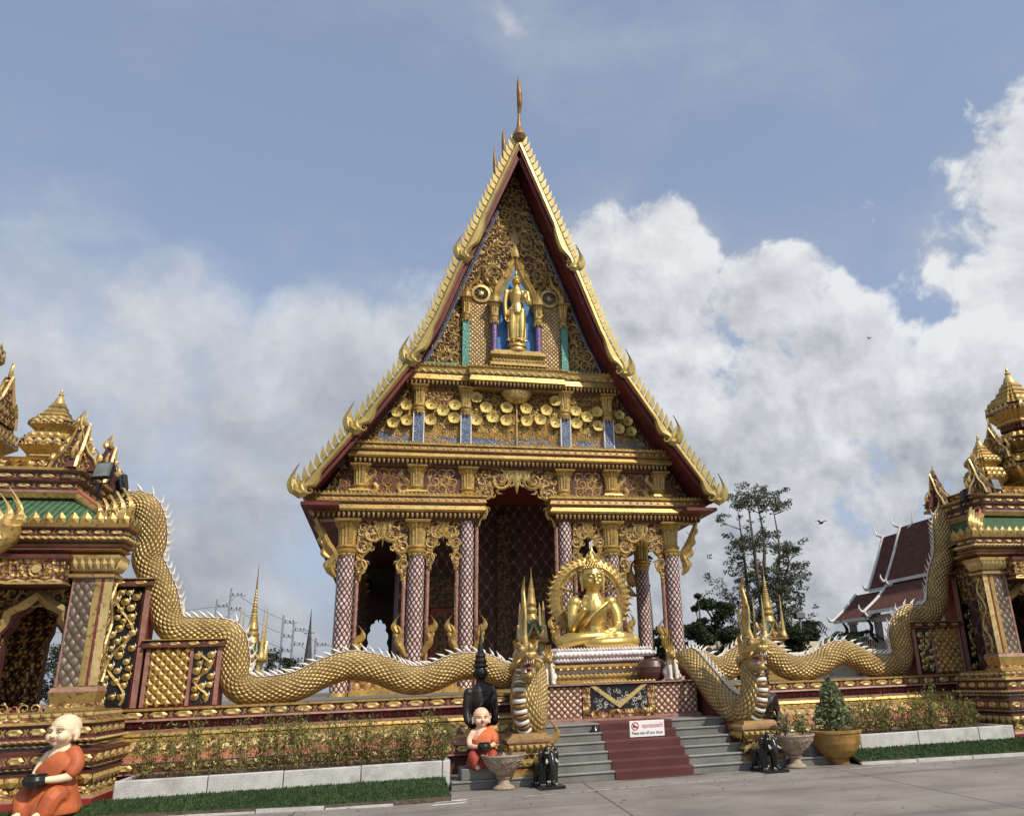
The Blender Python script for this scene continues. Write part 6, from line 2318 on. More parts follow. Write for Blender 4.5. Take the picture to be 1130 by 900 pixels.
        for k in range(1, 6):
            flame(mb, Fr(f_(*pts[k]), f_.a, f_.b, f_.n), 0, -.04, .34, .16, .4 * (1 if pts[k][0] > 0 else (-1 if pts[k][0] < 0 else 0)), 'gold', .06, 5)
        mb.build('spire_gable', Gt)
    return Gt


gate(-13.58, 'gilded gate tower with green tiled skirt roof behind the larger boy monk statue', 0., 2.0)
gate(12.75, 'gilded gate tower with green tiled skirt roof, cut by the picture edge beyond the pot', .35, 1.5)


def floodlight(x, y, z, az, label, m):
    t = thing('floodlight', label, 'floodlight', (x, y, z), 'floodlights on the gate roofs')
    t['_o'] = (0, 0, 0)
    h = MB()
    bevbox(h, -.17, .17, -.05, .05, .10, .42, 'black_metal', .02)
    for k in range(5):
        box(h, -.15 + k * .07, -.13 + k * .07, .05, .085, .13, .39, 'black_metal')
    h.build('housing', t)
    h = MB()
    box(h, -.145, .145, -.056, -.051, .125, .395, m)
    h.build('lens', t)
    h = MB()
    for q in (-1, 1):
        box(h, q * .185 - .008, q * .185 + .008, -.02, .02, 0.0, .28, 'black_metal')
    box(h, -.19, .19, -.02, .02, -.015, .0, 'black_metal')
    box(h, -.03, .03, -.03, .03, -.22, -.016, 'black_metal')
    h.build('bracket', t)
    t.rotation_euler = (radians(-12), 0, az)


floodlight(-10.10, 1.35, 5.52, radians(-20), 'grey glass floodlight facing forward, under the corner gable of the gate near the larger monk', 'lens_glass')
floodlight(-9.72, 1.55, 5.30, radians(120), 'black floodlight turned away, on the roof corner of the gate near the larger monk', 'black_metal')
floodlight(10.30, 1.85, 5.82, radians(15), 'grey glass floodlight facing forward, before the pointed gable of the gate beyond the round pot', 'lens_glass')
floodlight(9.55, 2.3, 5.60, radians(-110), 'black floodlight turned sideways, left of the pointed gable of the gate beyond the round pot', 'black_metal')
# ------------------------------------------------------------------ boy monk statues
def monk(name_lab, loc, s, yaw, skin, robe_m, bowl_lab, cat='statue', skirt_m=None, eye_k=1.0):
    t = thing('monk_statue', name_lab, cat, loc, 'boy monk statues with alms bowls')
    R = Matrix.Rotation(yaw, 3, 'Z')
    L = V3(loc)
    P = lambda x, y, z: L + R @ V3((x * s, y * s, z * s))
    D = lambda x, y, z: R @ V3((x, y, z))
    sc = Sculpt()
    # bare torso, arms and head: one skin
    sc.limb([P(0, .02, .30), P(0, .0, .46), P(0, .01, .60)], [.15 * s, .15 * s, .115 * s], skin, 12)
    for q in (-1, 1):
        sc.ball(P(.135 * q, .01, .575), .062 * s, skin)
    sc.limb([P(-.15, .0, .575), P(-.215, -.02, .46), P(-.21, -.08, .36)], [.055 * s, .052 * s, .045 * s], skin)
    sc.limb([P(-.21, -.08, .36), P(-.17, -.19, .355), P(-.10, -.27, .355)], [.046 * s, .040 * s, .034 * s], skin)
    sc.limb([P(.15, .0, .575), P(.215, -.02, .46), P(.21, -.08, .37)], [.058 * s, .055 * s, .045 * s], skin)
    sc.limb([P(.21, -.08, .37), P(.17, -.19, .36), P(.10, -.27, .36)], [.046 * s, .040 * s, .034 * s], skin)
    for q in (-1, 1):
        hand(sc, P(.115 * q, -.245, .357), D(-.75 * q, -.66, -.10), D(-.6 * q, .6, .5), q, .125 * s, skin, .2)
    sc.limb([P(0, .01, .58), P(0, -.005, .68)], [.07 * s, .068 * s], skin)
    # head
    hc = P(0, -.01, .815)
    sc.ball(P(0, .01, .845), (.148 * s, .158 * s, .150 * s), skin, R, 16)
    sc.ball(P(0, -.05, .755), (.122 * s, .105 * s, .095 * s), skin, R)
    for q in (-1, 1):
        sc.ball(P(.068 * q, -.10, .765), .058 * s, skin)
        sc.ball(P(.150 * q, .01, .785), (.022 * s, .040 * s, .058 * s), skin, R, 10)
        sc.ball(P(.148 * q, -.005, .74), (.022 * s, .026 * s, .03 * s), skin, R, 10)
        sc.limb([P(.025 * q, -.148, .85), P(.065 * q, -.146, .862), P(.10 * q, -.122, .852)], [.009 * s, .012 * s, .008 * s], skin, 6, 3)
    sc.ball(P(0, -.10, .705), (.05 * s, .045 * s, .035 * s), skin, R)
    sc.limb([P(0, -.146, .835), P(0, -.163, .795), P(0, -.172, .780)], [.012 * s, .018 * s, .024 * s], skin, 8, 3)
    for q in (-1, 1):
        sc.ball(P(.02 * q, -.160, .776), .014 * s, skin, None, 8)
        sc.limb([P(.10 * q, -.16, .03), P(.115 * q, -.30, .028), P(.12 * q, -.36, .02)], [.045 * s, .048 * s, .034 * s], skin, 8, 3)
        for k in range(5):
            sc.ball(P(.12 * q + (-.036 + .018 * k), -.385 + .004 * abs(k - 2), .018), (.010 * s, .02 * s, .012 * s), skin, R, 8)
    sc.fuse('body', t, voxel=.0095 * s, smooth=3)
    for q in (-1, 1):
        e = Sculpt()
        e.ball(P(.058 * q, -.137, .822), (.028 * s, .016 * s, .010 * s * eye_k), 'white_stone', R, 10)
        e.ball(P(.056 * q, -.148, .820), (.0125 * s, .007 * s, .0095 * s * eye_k), 'brown_jar', R, 10)
        e.limb([P(.028 * q, -.148, .829), P(.058 * q, -.156, .836), P(.090 * q, -.132, .827)], [.0035 * s, .004 * s, .0035 * s], 'brow_paint', 6, 3)
        e.build('eye', t)
        e = Sculpt()
        e.limb([P(.026 * q, -.158, .868), P(.062 * q, -.157, .880), P(.100 * q, -.130, .868)], [.002 * s, .0035 * s, .002 * s], 'brow_paint', 6, 3)
        e.build('eyebrow', t)
    e = Sculpt()
    e.limb([P(-.030, -.150, .742), P(-.008, -.163, .745), P(.008, -.163, .745), P(.030, -.150, .742)], [.005 * s, .0085 * s, .0085 * s, .005 * s], 'lip_paint', 8, 3)
    e.limb([P(-.022, -.152, .735), P(0, -.163, .731), P(.022, -.152, .735)], [.005 * s, .009 * s, .005 * s], 'lip_paint', 8, 3)
    e.build('lips', t)
    # robe: skirt over the folded legs, sash over the left shoulder with a sleeve
    rb = Sculpt()
    rings = []
    for (z, rx, ry, dy) in ((.0, .265, .30, -.03), (.05, .268, .30, -.03), (.12, .25, .275, -.03), (.22, .21, .225, -.02), (.33, .172, .18, -.01), (.42, .163, .168, 0), (.46, .15, .15, 0)):
        ring = []
        for j in range(28):
            a = 2 * pi * j / 28
            k = 1 + (.035 * sin(a * 9 + z * 7) + .02 * sin(a * 17 - z * 11)) * (1 - z)
            ring.append(P(rx * k * cos(a), ry * k * sin(a) + dy, z + .005))
        rings.append(ring)
    sk = Sculpt() if skirt_m else rb
    loft(sk, rings, skirt_m or robe_m, True, True)
    for q in (-1, 1):
        sk.limb([P(.12 * q, -.05, .16), P(.17 * q, -.20, .20), P(.13 * q, -.24, .06)], [.11 * s, .10 * s, .10 * s], skirt_m or robe_m, 10)
    for k in range(12):
        u = k / 11
        v_ = 1 - u
        rb.limb([P(.19 - .13 * u, .02, .60 + .035 * u), P(.17 - .14 * u, -.105, .50 + .085 * u), P(.10 - .14 * u, -.150, .38 + .135 * u), P(-.04 - .08 * u, -.150, .33 + .10 * u), P(-.15, -.065, .33 + .06 * u)], [.022 * s + .004 * s * (k % 2)] * 5, robe_m, 8)
        rb.limb([P(.19 - .13 * u, .02, .60 + .035 * u), P(.12 - .14 * u, .125, .50 + .06 * u), P(-.12, .11, .36 + .08 * u)], [.034 * s, .034 * s, .034 * s], robe_m, 8)
    rb.limb([P(.15, .0, .60), P(.222, -.02, .50), P(.225, -.06, .42)], [.075 * s, .08 * s, .074 * s], robe_m, 12)
    if skirt_m:
        sk.fuse('skirt', t, voxel=.012 * s, smooth=3)
    rb.fuse('robe', t, voxel=.012 * s, smooth=3)
    b = MB()
    c = P(0, -.285, 0)
    z = lambda k: L.z + k * s
    lathe(b, c.x, c.y, [(.03 * s, z(.282)), (.085 * s, z(.29)), (.115 * s, z(.325)), (.122 * s, z(.36)), (.108 * s, z(.40)), (.094 * s, z(.412)), (.10 * s, z(.42)), (.092 * s, z(.42)), (.085 * s, z(.40)), (.02 * s, z(.34))], 'black_gloss', 20)
    ob = b.build('alms_bowl', None, (c.x, c.y, z(.28)))
    tag(ob, bowl_lab, 'bowl', 'alms bowls of the monk statues')
    return t


monk('larger boy monk statue in a dusty orange robe, sitting on the grass before the gate', (-9.56, -.05, .10), 1.42, radians(-24), 'skin_paint', 'robe_orange', 'black alms bowl in the hands of the larger monk statue on the grass', eye_k=.55)
monk('smaller boy monk statue in a bright orange robe, on a stone block beside the stairs', (-3.10, .28, .33), .99, radians(4), 'skin_paint_pink', 'robe_bright', 'black alms bowl in the hands of the smaller monk statue by the stairs', skirt_m='robe_skirt')
mb = MB()
bevbox(mb, -3.46, -2.74, .04, .72, .151, .335, 'granite', .012)
tag(mb.build('stone_block', None, (-3.1, .35, .15)), 'grey stone block under the smaller monk statue', 'block')

# ------------------------------------------------------------------ elephants
def elephant(loc, yaw, label):
    t = thing('elephant_statue', label, 'elephant statue', loc, 'black elephant statues at the stairs')
    R = Matrix.Rotation(yaw, 3, 'Z')
    L = V3(loc)
    P = lambda x, y, z: L + R @ V3((x, y, z))
    sc = Sculpt()
    m = 'black_gloss'
    sc.ball(P(0, .12, .40), (.17, .27, .165), m, R)
    sc.ball(P(0, .24, .38), (.15, .16, .16), m, R)
    for q in (-1, 1):
        sc.limb([P(.10 * q, -.04, .36), P(.105 * q, -.06, .20), P(.105 * q, -.07, .07)], [.085, .066, .062], m)
        sc.limb([P(.105 * q, .28, .34), P(.11 * q, .27, .20), P(.11 * q, .29, .07)], [.09, .066, .06], m)
    sc.ball(P(0, -.16, .53), (.125, .125, .135), m, R)
    for q in (-1, 1):
        sc.ball(P(.05 * q, -.19, .61), (.06, .06, .055), m, R)
        sc.ball(P(.135 * q, -.10, .50), (.035, .06, .11), m, R @ Matrix.Rotation(.35 * q, 3, 'Z'))
        sc.ball(P(.155 * q, -.06, .45), (.02, .045, .08), m, R)
    sc.limb([P(0, -.25, .52), P(0, -.33, .40), P(0, -.35, .25), P(0, -.33, .13), P(.03, -.38, .07)], [.078, .062, .048, .038, .03], m)
    sc.limb([P(0, .38, .42), P(0, .42, .30), P(.01, .41, .18)], [.02, .014, .01], m, 6)
    sc.fuse('body', t, voxel=.011, smooth=2)
    for q in (-1, 1):
        e = Sculpt()
        e.limb([P(.07 * q, -.26, .45), P(.10 * q, -.35, .40), P(.095 * q, -.43, .43)], [.02, .016, .004], 'white_stone', 8)
        e.build('tusk', t)
        e = Sculpt()
        for (y, x) in ((-.07, .105), (.29, .11)):
            for k in (-1, 0, 1):
                e.ball(P(x * q + .03 * k, y - .055 + .01 * abs(k), .05), (.014, .012, .017), 'white_stone', R, 8)
        e.build('toenails', t)
        e = Sculpt()
        e.ball(P(.085 * q, -.255, .555), .013, 'white_stone', None, 8)
        e.build('eye', t)
    for q in (-1, 1):
        e = MB()
        f_ = Fr(P(.168 * q, .12, .42), R @ V3((0, 1, 0)), (0, 0, 1), R @ V3((q, 0, 0)))
        for k in range(3):
            volute(e, f_, -.11 + .11 * k, 0, .065, k, 1, 'gold_pale', 1.3, .03, 3, 10)
        e.build('saddle_ornament', t)
    e = MB()
    f_ = Fr(P(0, -.285, .58), R @ V3((1, 0, 0)), (0, .2, 1), R @ V3((0, -1, 0)))
    volute(e, f_, 0, 0, .06, pi / 2, 1, 'gold_pale', 1.3, .028, 3, 10)
    e.build('forehead_ornament', t)
    e = MB()
    v = [P(x, y, 0) for x, y in ((-.21, -.40), (.21, -.40), (.21, .42), (-.21, .42))]
    loft(e, [v, [p + V3((0, 0, .045)) for p in v]], 'black_gloss', True)
    e.build('plinth', t)


elephant((-2.03, -.28, .004), radians(4), 'glossy black elephant statue in front of the naga pedestal beside the smaller monk')
elephant((2.08, -.30, .004), radians(2), 'glossy black elephant statue in front of the naga pedestal beside the stone urn planter')

# ------------------------------------------------------------------ urn planters, pot and bush
def urn(loc, s, label):
    t = thing('urn_planter', label, 'planter', loc, 'carved stone urn planters')
    x, y, z = loc
    b = MB()
    lathe(b, x, y, [(q * s, z + k * s) for q, k in ((.20, 0), (.21, .02), (.19, .05), (.13, .08), (.11, .13), (.10, .17), (.13, .19), (.14, .22), (.12, .23), (.20, .30), (.31, .40), (.38, .50), (.41, .56), (.43, .585), (.43, .61), (.39, .61), (.36, .56))], 'bowl_stone', 28)
    r0 = b
    for i in range(14):
        a = 2 * pi * i / 14
        n = V3((cos(a), sin(a), 0))
        e = V3((-sin(a), cos(a), 0))
        f_ = Fr(V3((x, y, z + .30 * s)) + n * .215 * s, e, (n * .62 + V3((0, 0, .78))), (n * .78 - V3((0, 0, .62))))
        volute(b, f_, 0, .10 * s, .055 * s, a * 3, 1 if i % 2 else -1, 'bowl_stone', 1.3, .03 * s, 2, 10)
        volute(b, f_, 0, .23 * s, .06 * s, a * 2, -1 if i % 2 else 1, 'bowl_stone', 1.3, .03 * s, 2, 10)
    b.build('bowl', t)
    b = MB()
    n = 20
    b.add([(x, y, z + .565 * s)] + [(x + .372 * s * cos(2 * pi * i / n), y + .372 * s * sin(2 * pi * i / n), z + .555 * s) for i in range(n)], [(0, 1 + i, 1 + (i + 1) % n) for i in range(n)], 'soil')
    b.build('soil', t)


urn((-2.76, -.14, .004), .90, 'carved stone urn planter nearly bare, beside the smaller monk statue')
urn((2.74, -.12, .004), .95, 'pale carved stone urn planter with two small leafy plants, right of the stairs')


def leafplant(loc, n, r, h, size, label, mat='leaf_shrub', seed=3, group=None, shell=.2):
    t = thing('potted_plant', label, 'plant', loc, group)
    rr = random.Random(seed)
    st, lf = MB(), MB()
    for k in range(6):
        e = V3(loc) + V3((rr.gauss(0, r * .35), rr.gauss(0, r * .35), h * rr.uniform(.55, .95)))
        tube(st, catmull([loc, (V3(loc) + e) / 2 + V3((rr.gauss(0, .02), 0, 0)), e], 3), .006, 'bark', 4, (1, 0, 0))
    leaves(lf, V3(loc) + V3((0, 0, h * .6)), (r, r, h * .45), n, size, mat, rr, shell)
    st.build('stem', t)
    lf.build('foliage', t)


leafplant((-2.84, -.16, .50), 26, .10, .16, .05, 'tiny dark seedling in the nearly bare stone urn', 'leaf_dark', 5)
leafplant((2.60, -.10, .52), 130, .15, .42, .07, 'taller small leafy plant, left one of the two in the pale stone urn', 'leaf_bush', 6)
leafplant((2.92, -.14, .52), 170, .17, .38, .065, 'yellow-green bushy plant, right one of the two in the pale stone urn', 'leaf_shrub', 7)

t = thing('flower_pot', 'large round brown glazed pot holding the tall variegated bush', 'pot', (3.72, .02, 0))
b = MB()
lathe(b, 3.72, .02, [(.23, .11), (.30, .14), (.39, .25), (.45, .38), (.475, .50), (.48, .545), (.50, .56), (.50, .60), (.465, .61), (.45, .57)], 'glazed_brown', 32)
b.build('bowl', t)
b = MB()
lathe(b, 3.72, .02, [(.20, .004), (.22, .11)], 'glazed_brown', 24)
b.build('foot', t)
b = MB()
b.add([(3.72, .02, .58)] + [(3.72 + .455 * cos(2 * pi * i / 20), .02 + .455 * sin(2 * pi * i / 20), .57) for i in range(20)], [(0, 1 + i, 1 + (i + 1) % 20) for i in range(20)], 'soil')
b.build('soil', t)
t = thing('bush', 'tall pale variegated bush growing in the round brown pot', 'bush', (3.72, .02, .57))
st, lf = MB(), MB()
rr = random.Random(12)
for k in range(9):
    e = V3((3.72 + rr.gauss(0, .16), .02 + rr.gauss(0, .13), .57 + rr.uniform(.4, .95)))
    P_ = catmull([(3.72 + rr.gauss(0, .04), .02, .57), (e.x * .5 + 1.86, .02, .57 + (e.z - .57) * .55), e], 3)
    tube(st, P_, .010, 'bark', 5, (1, 0, 0))
for (dx, dz, r, n) in ((0, .22, .34, 420), (-.16, .38, .22, 240), (.17, .36, .24, 260), (.02, .52, .26, 330), (-.06, .70, .19, 220), (.10, .68, .17, 170), (.0, .86, .12, 110), (-.02, .98, .06, 40), (.32, .22, .14, 80), (-.32, .24, .13, 80)):
    leaves(lf, (3.72 + dx, .02 + rr.gauss(0, .04), .57 + dz), (r, r * .9, r * .75), n, .075, 'leaf_bush', rr, .45)
for k in range(260):
    a, z = rr.uniform(0, 2 * pi), rr.uniform(.05, .9)
    r = .34 * (1 - z * .75) * rr.uniform(.8, 1.1)
    leaves(lf, (3.72 + r * cos(a), .02 + r * sin(a), .57 + z), .03, 2, .07, 'white_leaf' if 'white_leaf' in MATS else 'leaf_bush', rr, 0)
st.build('stem', t)
lf.build('foliage', t)

# ------------------------------------------------------------------ guardians and small things on the landing
def lion(loc, label, tall):
    t = thing('guardian_statue', label, 'guardian statue', loc, 'guardian beasts on the landing')
    L = V3(loc)
    P = lambda x, y, z: L + V3((x, y, z))
    sc = Sculpt()
    m = 'white_stone'
    sc.limb([P(0, .16, .20), P(0, .06, .30), P(0, -.02, .40)], [.12, .12, .11], m)
    for q in (-1, 1):
        sc.limb([P(.065 * q, -.05, .36), P(.07 * q, -.10, .18), P(.07 * q, -.11, .03)], [.055, .042, .04], m)
        sc.ball(P(.07 * q, -.15, .025), (.042, .06, .028), m)
        sc.limb([P(.09 * q, .16, .18), P(.12 * q, .02, .16), P(.11 * q, .06, .03)], [.09, .065, .04], m)
        sc.ball(P(.11 * q, .0, .025), (.042, .07, .028), m)
    sc.limb([P(0, .26, .10), P(0, .34, .25), P(0, .28, .42)], [.03, .03, .02], m, 8)
    sc.fuse('body', t, voxel=.011, smooth=2)
    sc = Sculpt()
    g_ = 'gold'
    sc.ball(P(0, -.05, .52), (.095, .10, .10), g_)
    sc.limb([P(0, -.10, .51), P(0, -.19, .48)], [.065, .045], g_, 8, 3)
    sc.ball(P(0, -.14, .44), (.045, .06, .025), g_)
    for q in (-1, 1):
        sc.ball(P(.045 * q, -.13, .55), .025, g_)
        sc.limb([P(.08 * q, 0, .57), P(.10 * q, .02, .66)], [.03, .008], g_, 8, 3)
    sc.limb([P(0, .0, .40), P(0, -.03, .48)], [.115, .10], g_, 10, 3)
    h = sc.fuse('head', t, voxel=.010, smooth=2)
    mb = MB()
    for q in (-1, 0, 1):
        flame(mb, Fr(P(.05 * q, .02, .58), (0, 1, 0), (0, 0, 1), (1, 0, 0)), 0, 0, .22 + tall * (.2 if q == 0 else .08), .09, .4, 'gold', .035)
    for k in range(8):
        a = 2 * pi * k / 8
        flame(mb, Fr(P(.10 * cos(a), -.01 + .09 * sin(a), .36), (cos(a), sin(a), 0), (0, 0, 1), (-sin(a), cos(a), 0)), 0, -.06, .16, .07, .5, 'gold', .03, 4)
    mb.build('crest', h)


lion((-1.48, 2.2, 1.628), 'white guardian lion statue with gilded head, on the landing left of the Buddha', 0)
lion((1.24, 2.2, 1.628), 'white guardian beast statue with tall gold flame crest, on the landing right of the Buddha', 1.2)
mb = MB()
lathe(mb, .92, 2.62, [(.20, 1.628), (.26, 1.66), (.33, 1.80), (.34, 1.92), (.28, 2.04), (.18, 2.09), (.16, 2.13), (.20, 2.15), (.18, 2.15), (.15, 2.10)], 'brown_jar', 24)
tag(mb.build('jar', None, (.92, 2.62, 1.628)), 'round dark brown jar on the landing between the Buddha pedestal and the flame-crested guardian', 'jar')


def dark_statue(loc, s, label, yaw):
    t = thing('dark_statue', label, 'statue', loc, 'dark bronze crowned statues behind the naga heads')
    R = Matrix.Rotation(yaw, 3, 'Z')
    L = V3(loc)
    P = lambda x, y, z: L + R @ V3((x * s, y * s, z * s))
    m = 'dark_bronze'
    sc = Sculpt()
    rings = []
    for (z, rx, ry) in ((.02, .28, .26), (.15, .27, .25), (.5, .22, .21), (.9, .235, .21), (1.12, .20, .17), (1.35, .26, .19), (1.55, .27, .17), (1.66, .14, .11)):
        rings.append([P(rx * .82 * (1 + .03 * sin(j * 5)) * cos(2 * pi * j / 26), ry * (1 + .03 * sin(j * 5)) * sin(2 * pi * j / 26), z) for j in range(26)])
    loft(sc, rings, m, True, True)
    for q in (-1, 1):
        sc.ball(P(.23 * q, 0, 1.52), (.095 * s, .095 * s, .095 * s), m)
        sc.limb([P(.24 * q, 0, 1.50), P(.275 * q, -.03, 1.18), P(.24 * q, -.14, .98), P(.10 * q, -.24, 1.05)], [.088 * s, .075 * s, .06 * s, .045 * s], m)
        hand(sc, P(.10 * q, -.26, 1.05), R @ V3((-.6 * q, -.1, .8)), R @ V3((0, -1, 0)), q, .18 * s, m)
        sc.limb([P(.12 * q, -.10, .05), P(.13 * q, -.26, .04)], [.08 * s, .06 * s], m)
    sc.limb([P(0, 0, 1.6), P(0, 0, 1.76)], [.09 * s, .085 * s], m)
    sc.ball(P(0, -.01, 1.88), (.125 * s, .14 * s, .155 * s), m, R)
    sc.limb([P(0, -.14, 1.92), P(0, -.165, 1.86)], [.015 * s, .028 * s], m, 6, 3)
    for q in (-1, 1):
        sc.ball(P(.13 * q, 0, 1.86), (.02 * s, .035 * s, .06 * s), m, R)
        sc.ball(P(.05 * q, -.125, 1.91), (.03 * s, .015 * s, .015 * s), m, R)
    sc.limb([P(-.04, -.135, 1.80), P(0, -.145, 1.80), P(.04, -.135, 1.80)], [.012 * s, .016 * s, .012 * s], m, 6, 3)
    for k in range(4):
        u = k / 3
        sc.limb([P(.26 - .1 * u, -.02, 1.62), P(.05 - .12 * u, -.20, 1.38 - .1 * u), P(-.24, -.06, 1.05 - .15 * u)], [.022 * s, .024 * s, .02 * s], m, 8)
    sc.fuse('body', t, voxel=.016, smooth=2)
    b = MB()
    o = P(0, 0, 0)
    lathe(b, o.x, o.y, [(q * s, L.z + z * s) for q, z in ((.13, 1.97), (.15, 2.0), (.11, 2.04), (.125, 2.10), (.09, 2.14), (.10, 2.19), (.065, 2.24), (.05, 2.36), (.03, 2.48), (.018, 2.6), (.004, 2.74))], m, 16)
    b.build('crown', t)


dark_statue((-2.98, 1.5, .0), 1.02, 'dark bronze standing statue with pointed crown, behind the smaller monk statue', radians(10))
dark_statue((3.05, 1.5, .0), .80, 'dark bronze standing statue half hidden behind the right naga head', radians(-5))

# ------------------------------------------------------------------ boundary shrines with spires
def shrine(x, y, z0, h, w, label):
    t = thing('spired_shrine', label, 'shrine', (x, y, z0), 'small spired shrines round the temple')
    b = MB()
    mould(b, rect(x - w * .8, x + w * .8, y - w * .8, y + w * .8), [(.1, z0), (.1, z0 + .15, 'gold'), (0, z0 + .2, 'maroon'), (0, z0 + .35, 'gold')], 'gold')
    for sx in (-1, 1):
        for sy in (-1, 1):
            lathe(b, x + sx * w * .7, y + sy * w * .7, [(.07, z0 + .3), (.06, z0 + 1.05), (.1, z0 + 1.12)], 'gold_pale', 8)
    b.build('base', t)
    b = MB()
    mould(b, rect(x - w * .75, x + w * .75, y - w * .75, y + w * .75), [(0, z0 + 1.1), (.14, z0 + 1.16, 'gold'), (.14, z0 + 1.2, 'gold')], 'gold')
    v = [(x + a * w * .95, y + c * w * .95, z0 + 1.2) for a, c in ((-1, -1), (1, -1), (1, 1), (-1, 1))] + [(x + a * w * .4, y + c * w * .4, z0 + 1.75) for a, c in ((-1, -1), (1, -1), (1, 1), (-1, 1))]
    b.add(v, [(i, (i + 1) % 4, 4 + (i + 1) % 4, 4 + i) for i in range(4)], 'green_tile')
    for (a, c) in ((0, -1), (1, 0), (-1, 0), (0, 1)):
        n = V3((a, c, 0))
        e = V3((-c, a, 0))
        f_ = Fr(V3((x, y, z0 + 1.18)) + n * w * .95, e, (0, 0, 1), n)
        pts = [(-w * .75, 0), (-w * .4, w * .45), (0, w * 1.3), (w * .4, w * .45), (w * .75, 0)]
        vv = [f_(*p, .03) for p in pts] + [f_(*p, -w * .5) for p in pts]
        b.add(vv, [(0, 1, 2, 3, 4)] + [(i, 5 + i, 6 + i, i + 1) for i in range(4)], 'carved_fine')
        ribbon(b, Fr(f_(0, 0, .035), e, (0, 0, 1), n), pts, .09, 'gold_pale', .6)
        for sgn in (-1, 1):
            flame(b, f_, sgn * w * .75, 0, .3, .12, .5 * sgn, 'gold_pale', .05, 5)
    b.build('roof', t)
    b = MB()
    lathe(b, x, y, [(w * .5, z0 + 1.6), (w * .62, z0 + 1.7), (w * .45, z0 + 1.85), (w * .52, z0 + 1.95), (w * .36, z0 + 2.02), (w * .42, z0 + 2.1), (w * .30, z0 + 2.3), (w * .24, z0 + 2.5)], 'gold', 14)
    zz, r = z0 + 2.5, w * .24
    top = z0 + h
    n = 9
    for i in range(n):
        k = (top - z0 - 2.5) * .055
        lathe(b, x, y, [(r, zz), (r * 1.12, zz + k * .4), (r * .8, zz + k * .8), (r * .8, zz + k)], 'gold' if i % 2 else 'gold_pale', 12)
        zz += k
        r *= .88
    lathe(b, x, y, [(r, zz), (r * .6, zz + (top - zz) * .4), (.006, top)], 'gold_dull', 8)
    b.build('spire', t)
    for (a, c) in ((1, -1), (-1, 1), (1, 1), (-1, -1)):
        b = MB()
        cx_, cy_ = x + a * w * .85, y + c * w * .85
        lathe(b, cx_, cy_, [(.09, z0 + 1.15), (.11, z0 + 1.25), (.07, z0 + 1.4), (.05, z0 + 1.6), (.03, z0 + 2.0), (.005, z0 + 1.15 + (h - 1.2) * .55)], 'gold_pale', 8)
        b.build('corner_spire', t)


shrine(-8.74, 12.0, 1.45, 4.1, .40, 'slender gold spired shrine behind the left wall, against the utility poles')
shrine(6.55, 8.0, 1.48, 3.6, .36, 'slender gold spired shrine behind the right naga, before the tall tree')
shrine(-1.22, 5.6, 1.48, 3.05, .30, 'slender gold spired shrine just behind the left naga head, before the temple door')
# ------------------------------------------------------------------ distant pavilion
PV = thing('pavilion', 'open hall with tiered dark red tile roof and white trim beyond the wall at right', 'pavilion', (31.5, 32, 0))


def pav_roof(y0, y1, dz, name, ext=0.):
    mb = MB()
    prof = [(32.0, 11.5), (31.2, 9.7), (30.1, 7.55)]
    prof2 = [(30.25, 7.35), (29.2, 6.35), (28.0, 5.45)]
    for pr in (prof, prof2):
        for mir in (False, True):
            pts = [((64 - x) if mir else x, z + dz) for x, z in pr]
            n = len(pts)
            ye = y1 + (ext if pr is prof2 else 0)
            v = [(x, y0, z) for x, z in pts] + [(x, ye, z) for x, z in pts]
            L = [0]
            for i in range(n - 1):
                L.append(L[-1] + sqrt((pts[i + 1][0] - pts[i][0]) ** 2 + (pts[i + 1][1] - pts[i][1]) ** 2))
            mb.add(v, [(i, i + 1, n + i + 1, n + i) for i in range(n - 1)], 'tile_pavilion', [[(y0, L[i]), (y0, L[i + 1]), (ye, L[i + 1]), (ye, L[i])] for i in range(n - 1)])
            mb.add([(a, b, c - .18) for a, b, c in v], [(i, n + i, n + i + 1, i + 1) for i in range(n - 1)], 'soffit_red')
    r = mb.build(name, PV)
    mb = MB()
    for yy, sg in ((y0, -1), (y1, 1)):
        for pr in (prof, prof2):
            for mir in (1, -1):
                pts = [V3((32 + (x - 32) * mir, yy + .06 * sg + (ext if pr is prof2 and sg > 0 else 0), z + dz + .06)) for x, z in pr]
                tube(mb, catmull(pts, 4), .115, 'white_trim', 6, (0, 1, 0))
                e = pts[-1]
                tube(mb, catmull([e, e + V3((-.22 * mir, 0, -.05)), e + V3((-.40 * mir, 0, .2)), e + V3((-.38 * mir, 0, .45))], 3), lerp_list([.11, .11, .07, .02], 3), 'white_trim', 6, (0, 1, 0))
        a = V3((32, yy + .06 * sg, 11.5 + dz))
        tube(mb, catmull([a, a + V3((0, .3 * sg, .12)), a + V3((0, .8 * sg, .35)), a + V3((0, .95 * sg, .85)), a + V3((0, 1.0 * sg, 1.4))], 4), lerp_list([.14, .11, .07, .045, .012], 4), 'white_trim', 6, (1, 0, 0))
    for pr in (prof, prof2):
        for mir in (1, -1):
            x, z = pr[-1]
            x = 32 + (x - 32) * mir
            mb.add([(x - .04 * mir, y0, z + dz + .02), (x - .04 * mir, y1 + (ext if pr is prof2 else 0), z + dz + .02), (x - .04 * mir, y1 + (ext if pr is prof2 else 0), z + dz - .2), (x - .04 * mir, y0, z + dz - .2)], [(0, 1, 2, 3)], 'white_trim')
    mb.build('roof_trim', r)
    # gable infill
    mb = MB()
    for yy in (y0 + .4, y1 - .4):
        mb.add([(30.3, yy, 7.5 + dz), (33.7, yy, 7.5 + dz), (32, yy, 11.3 + dz)], [(0, 1, 2)], 'deep_red')
    mb.build('gable', r)


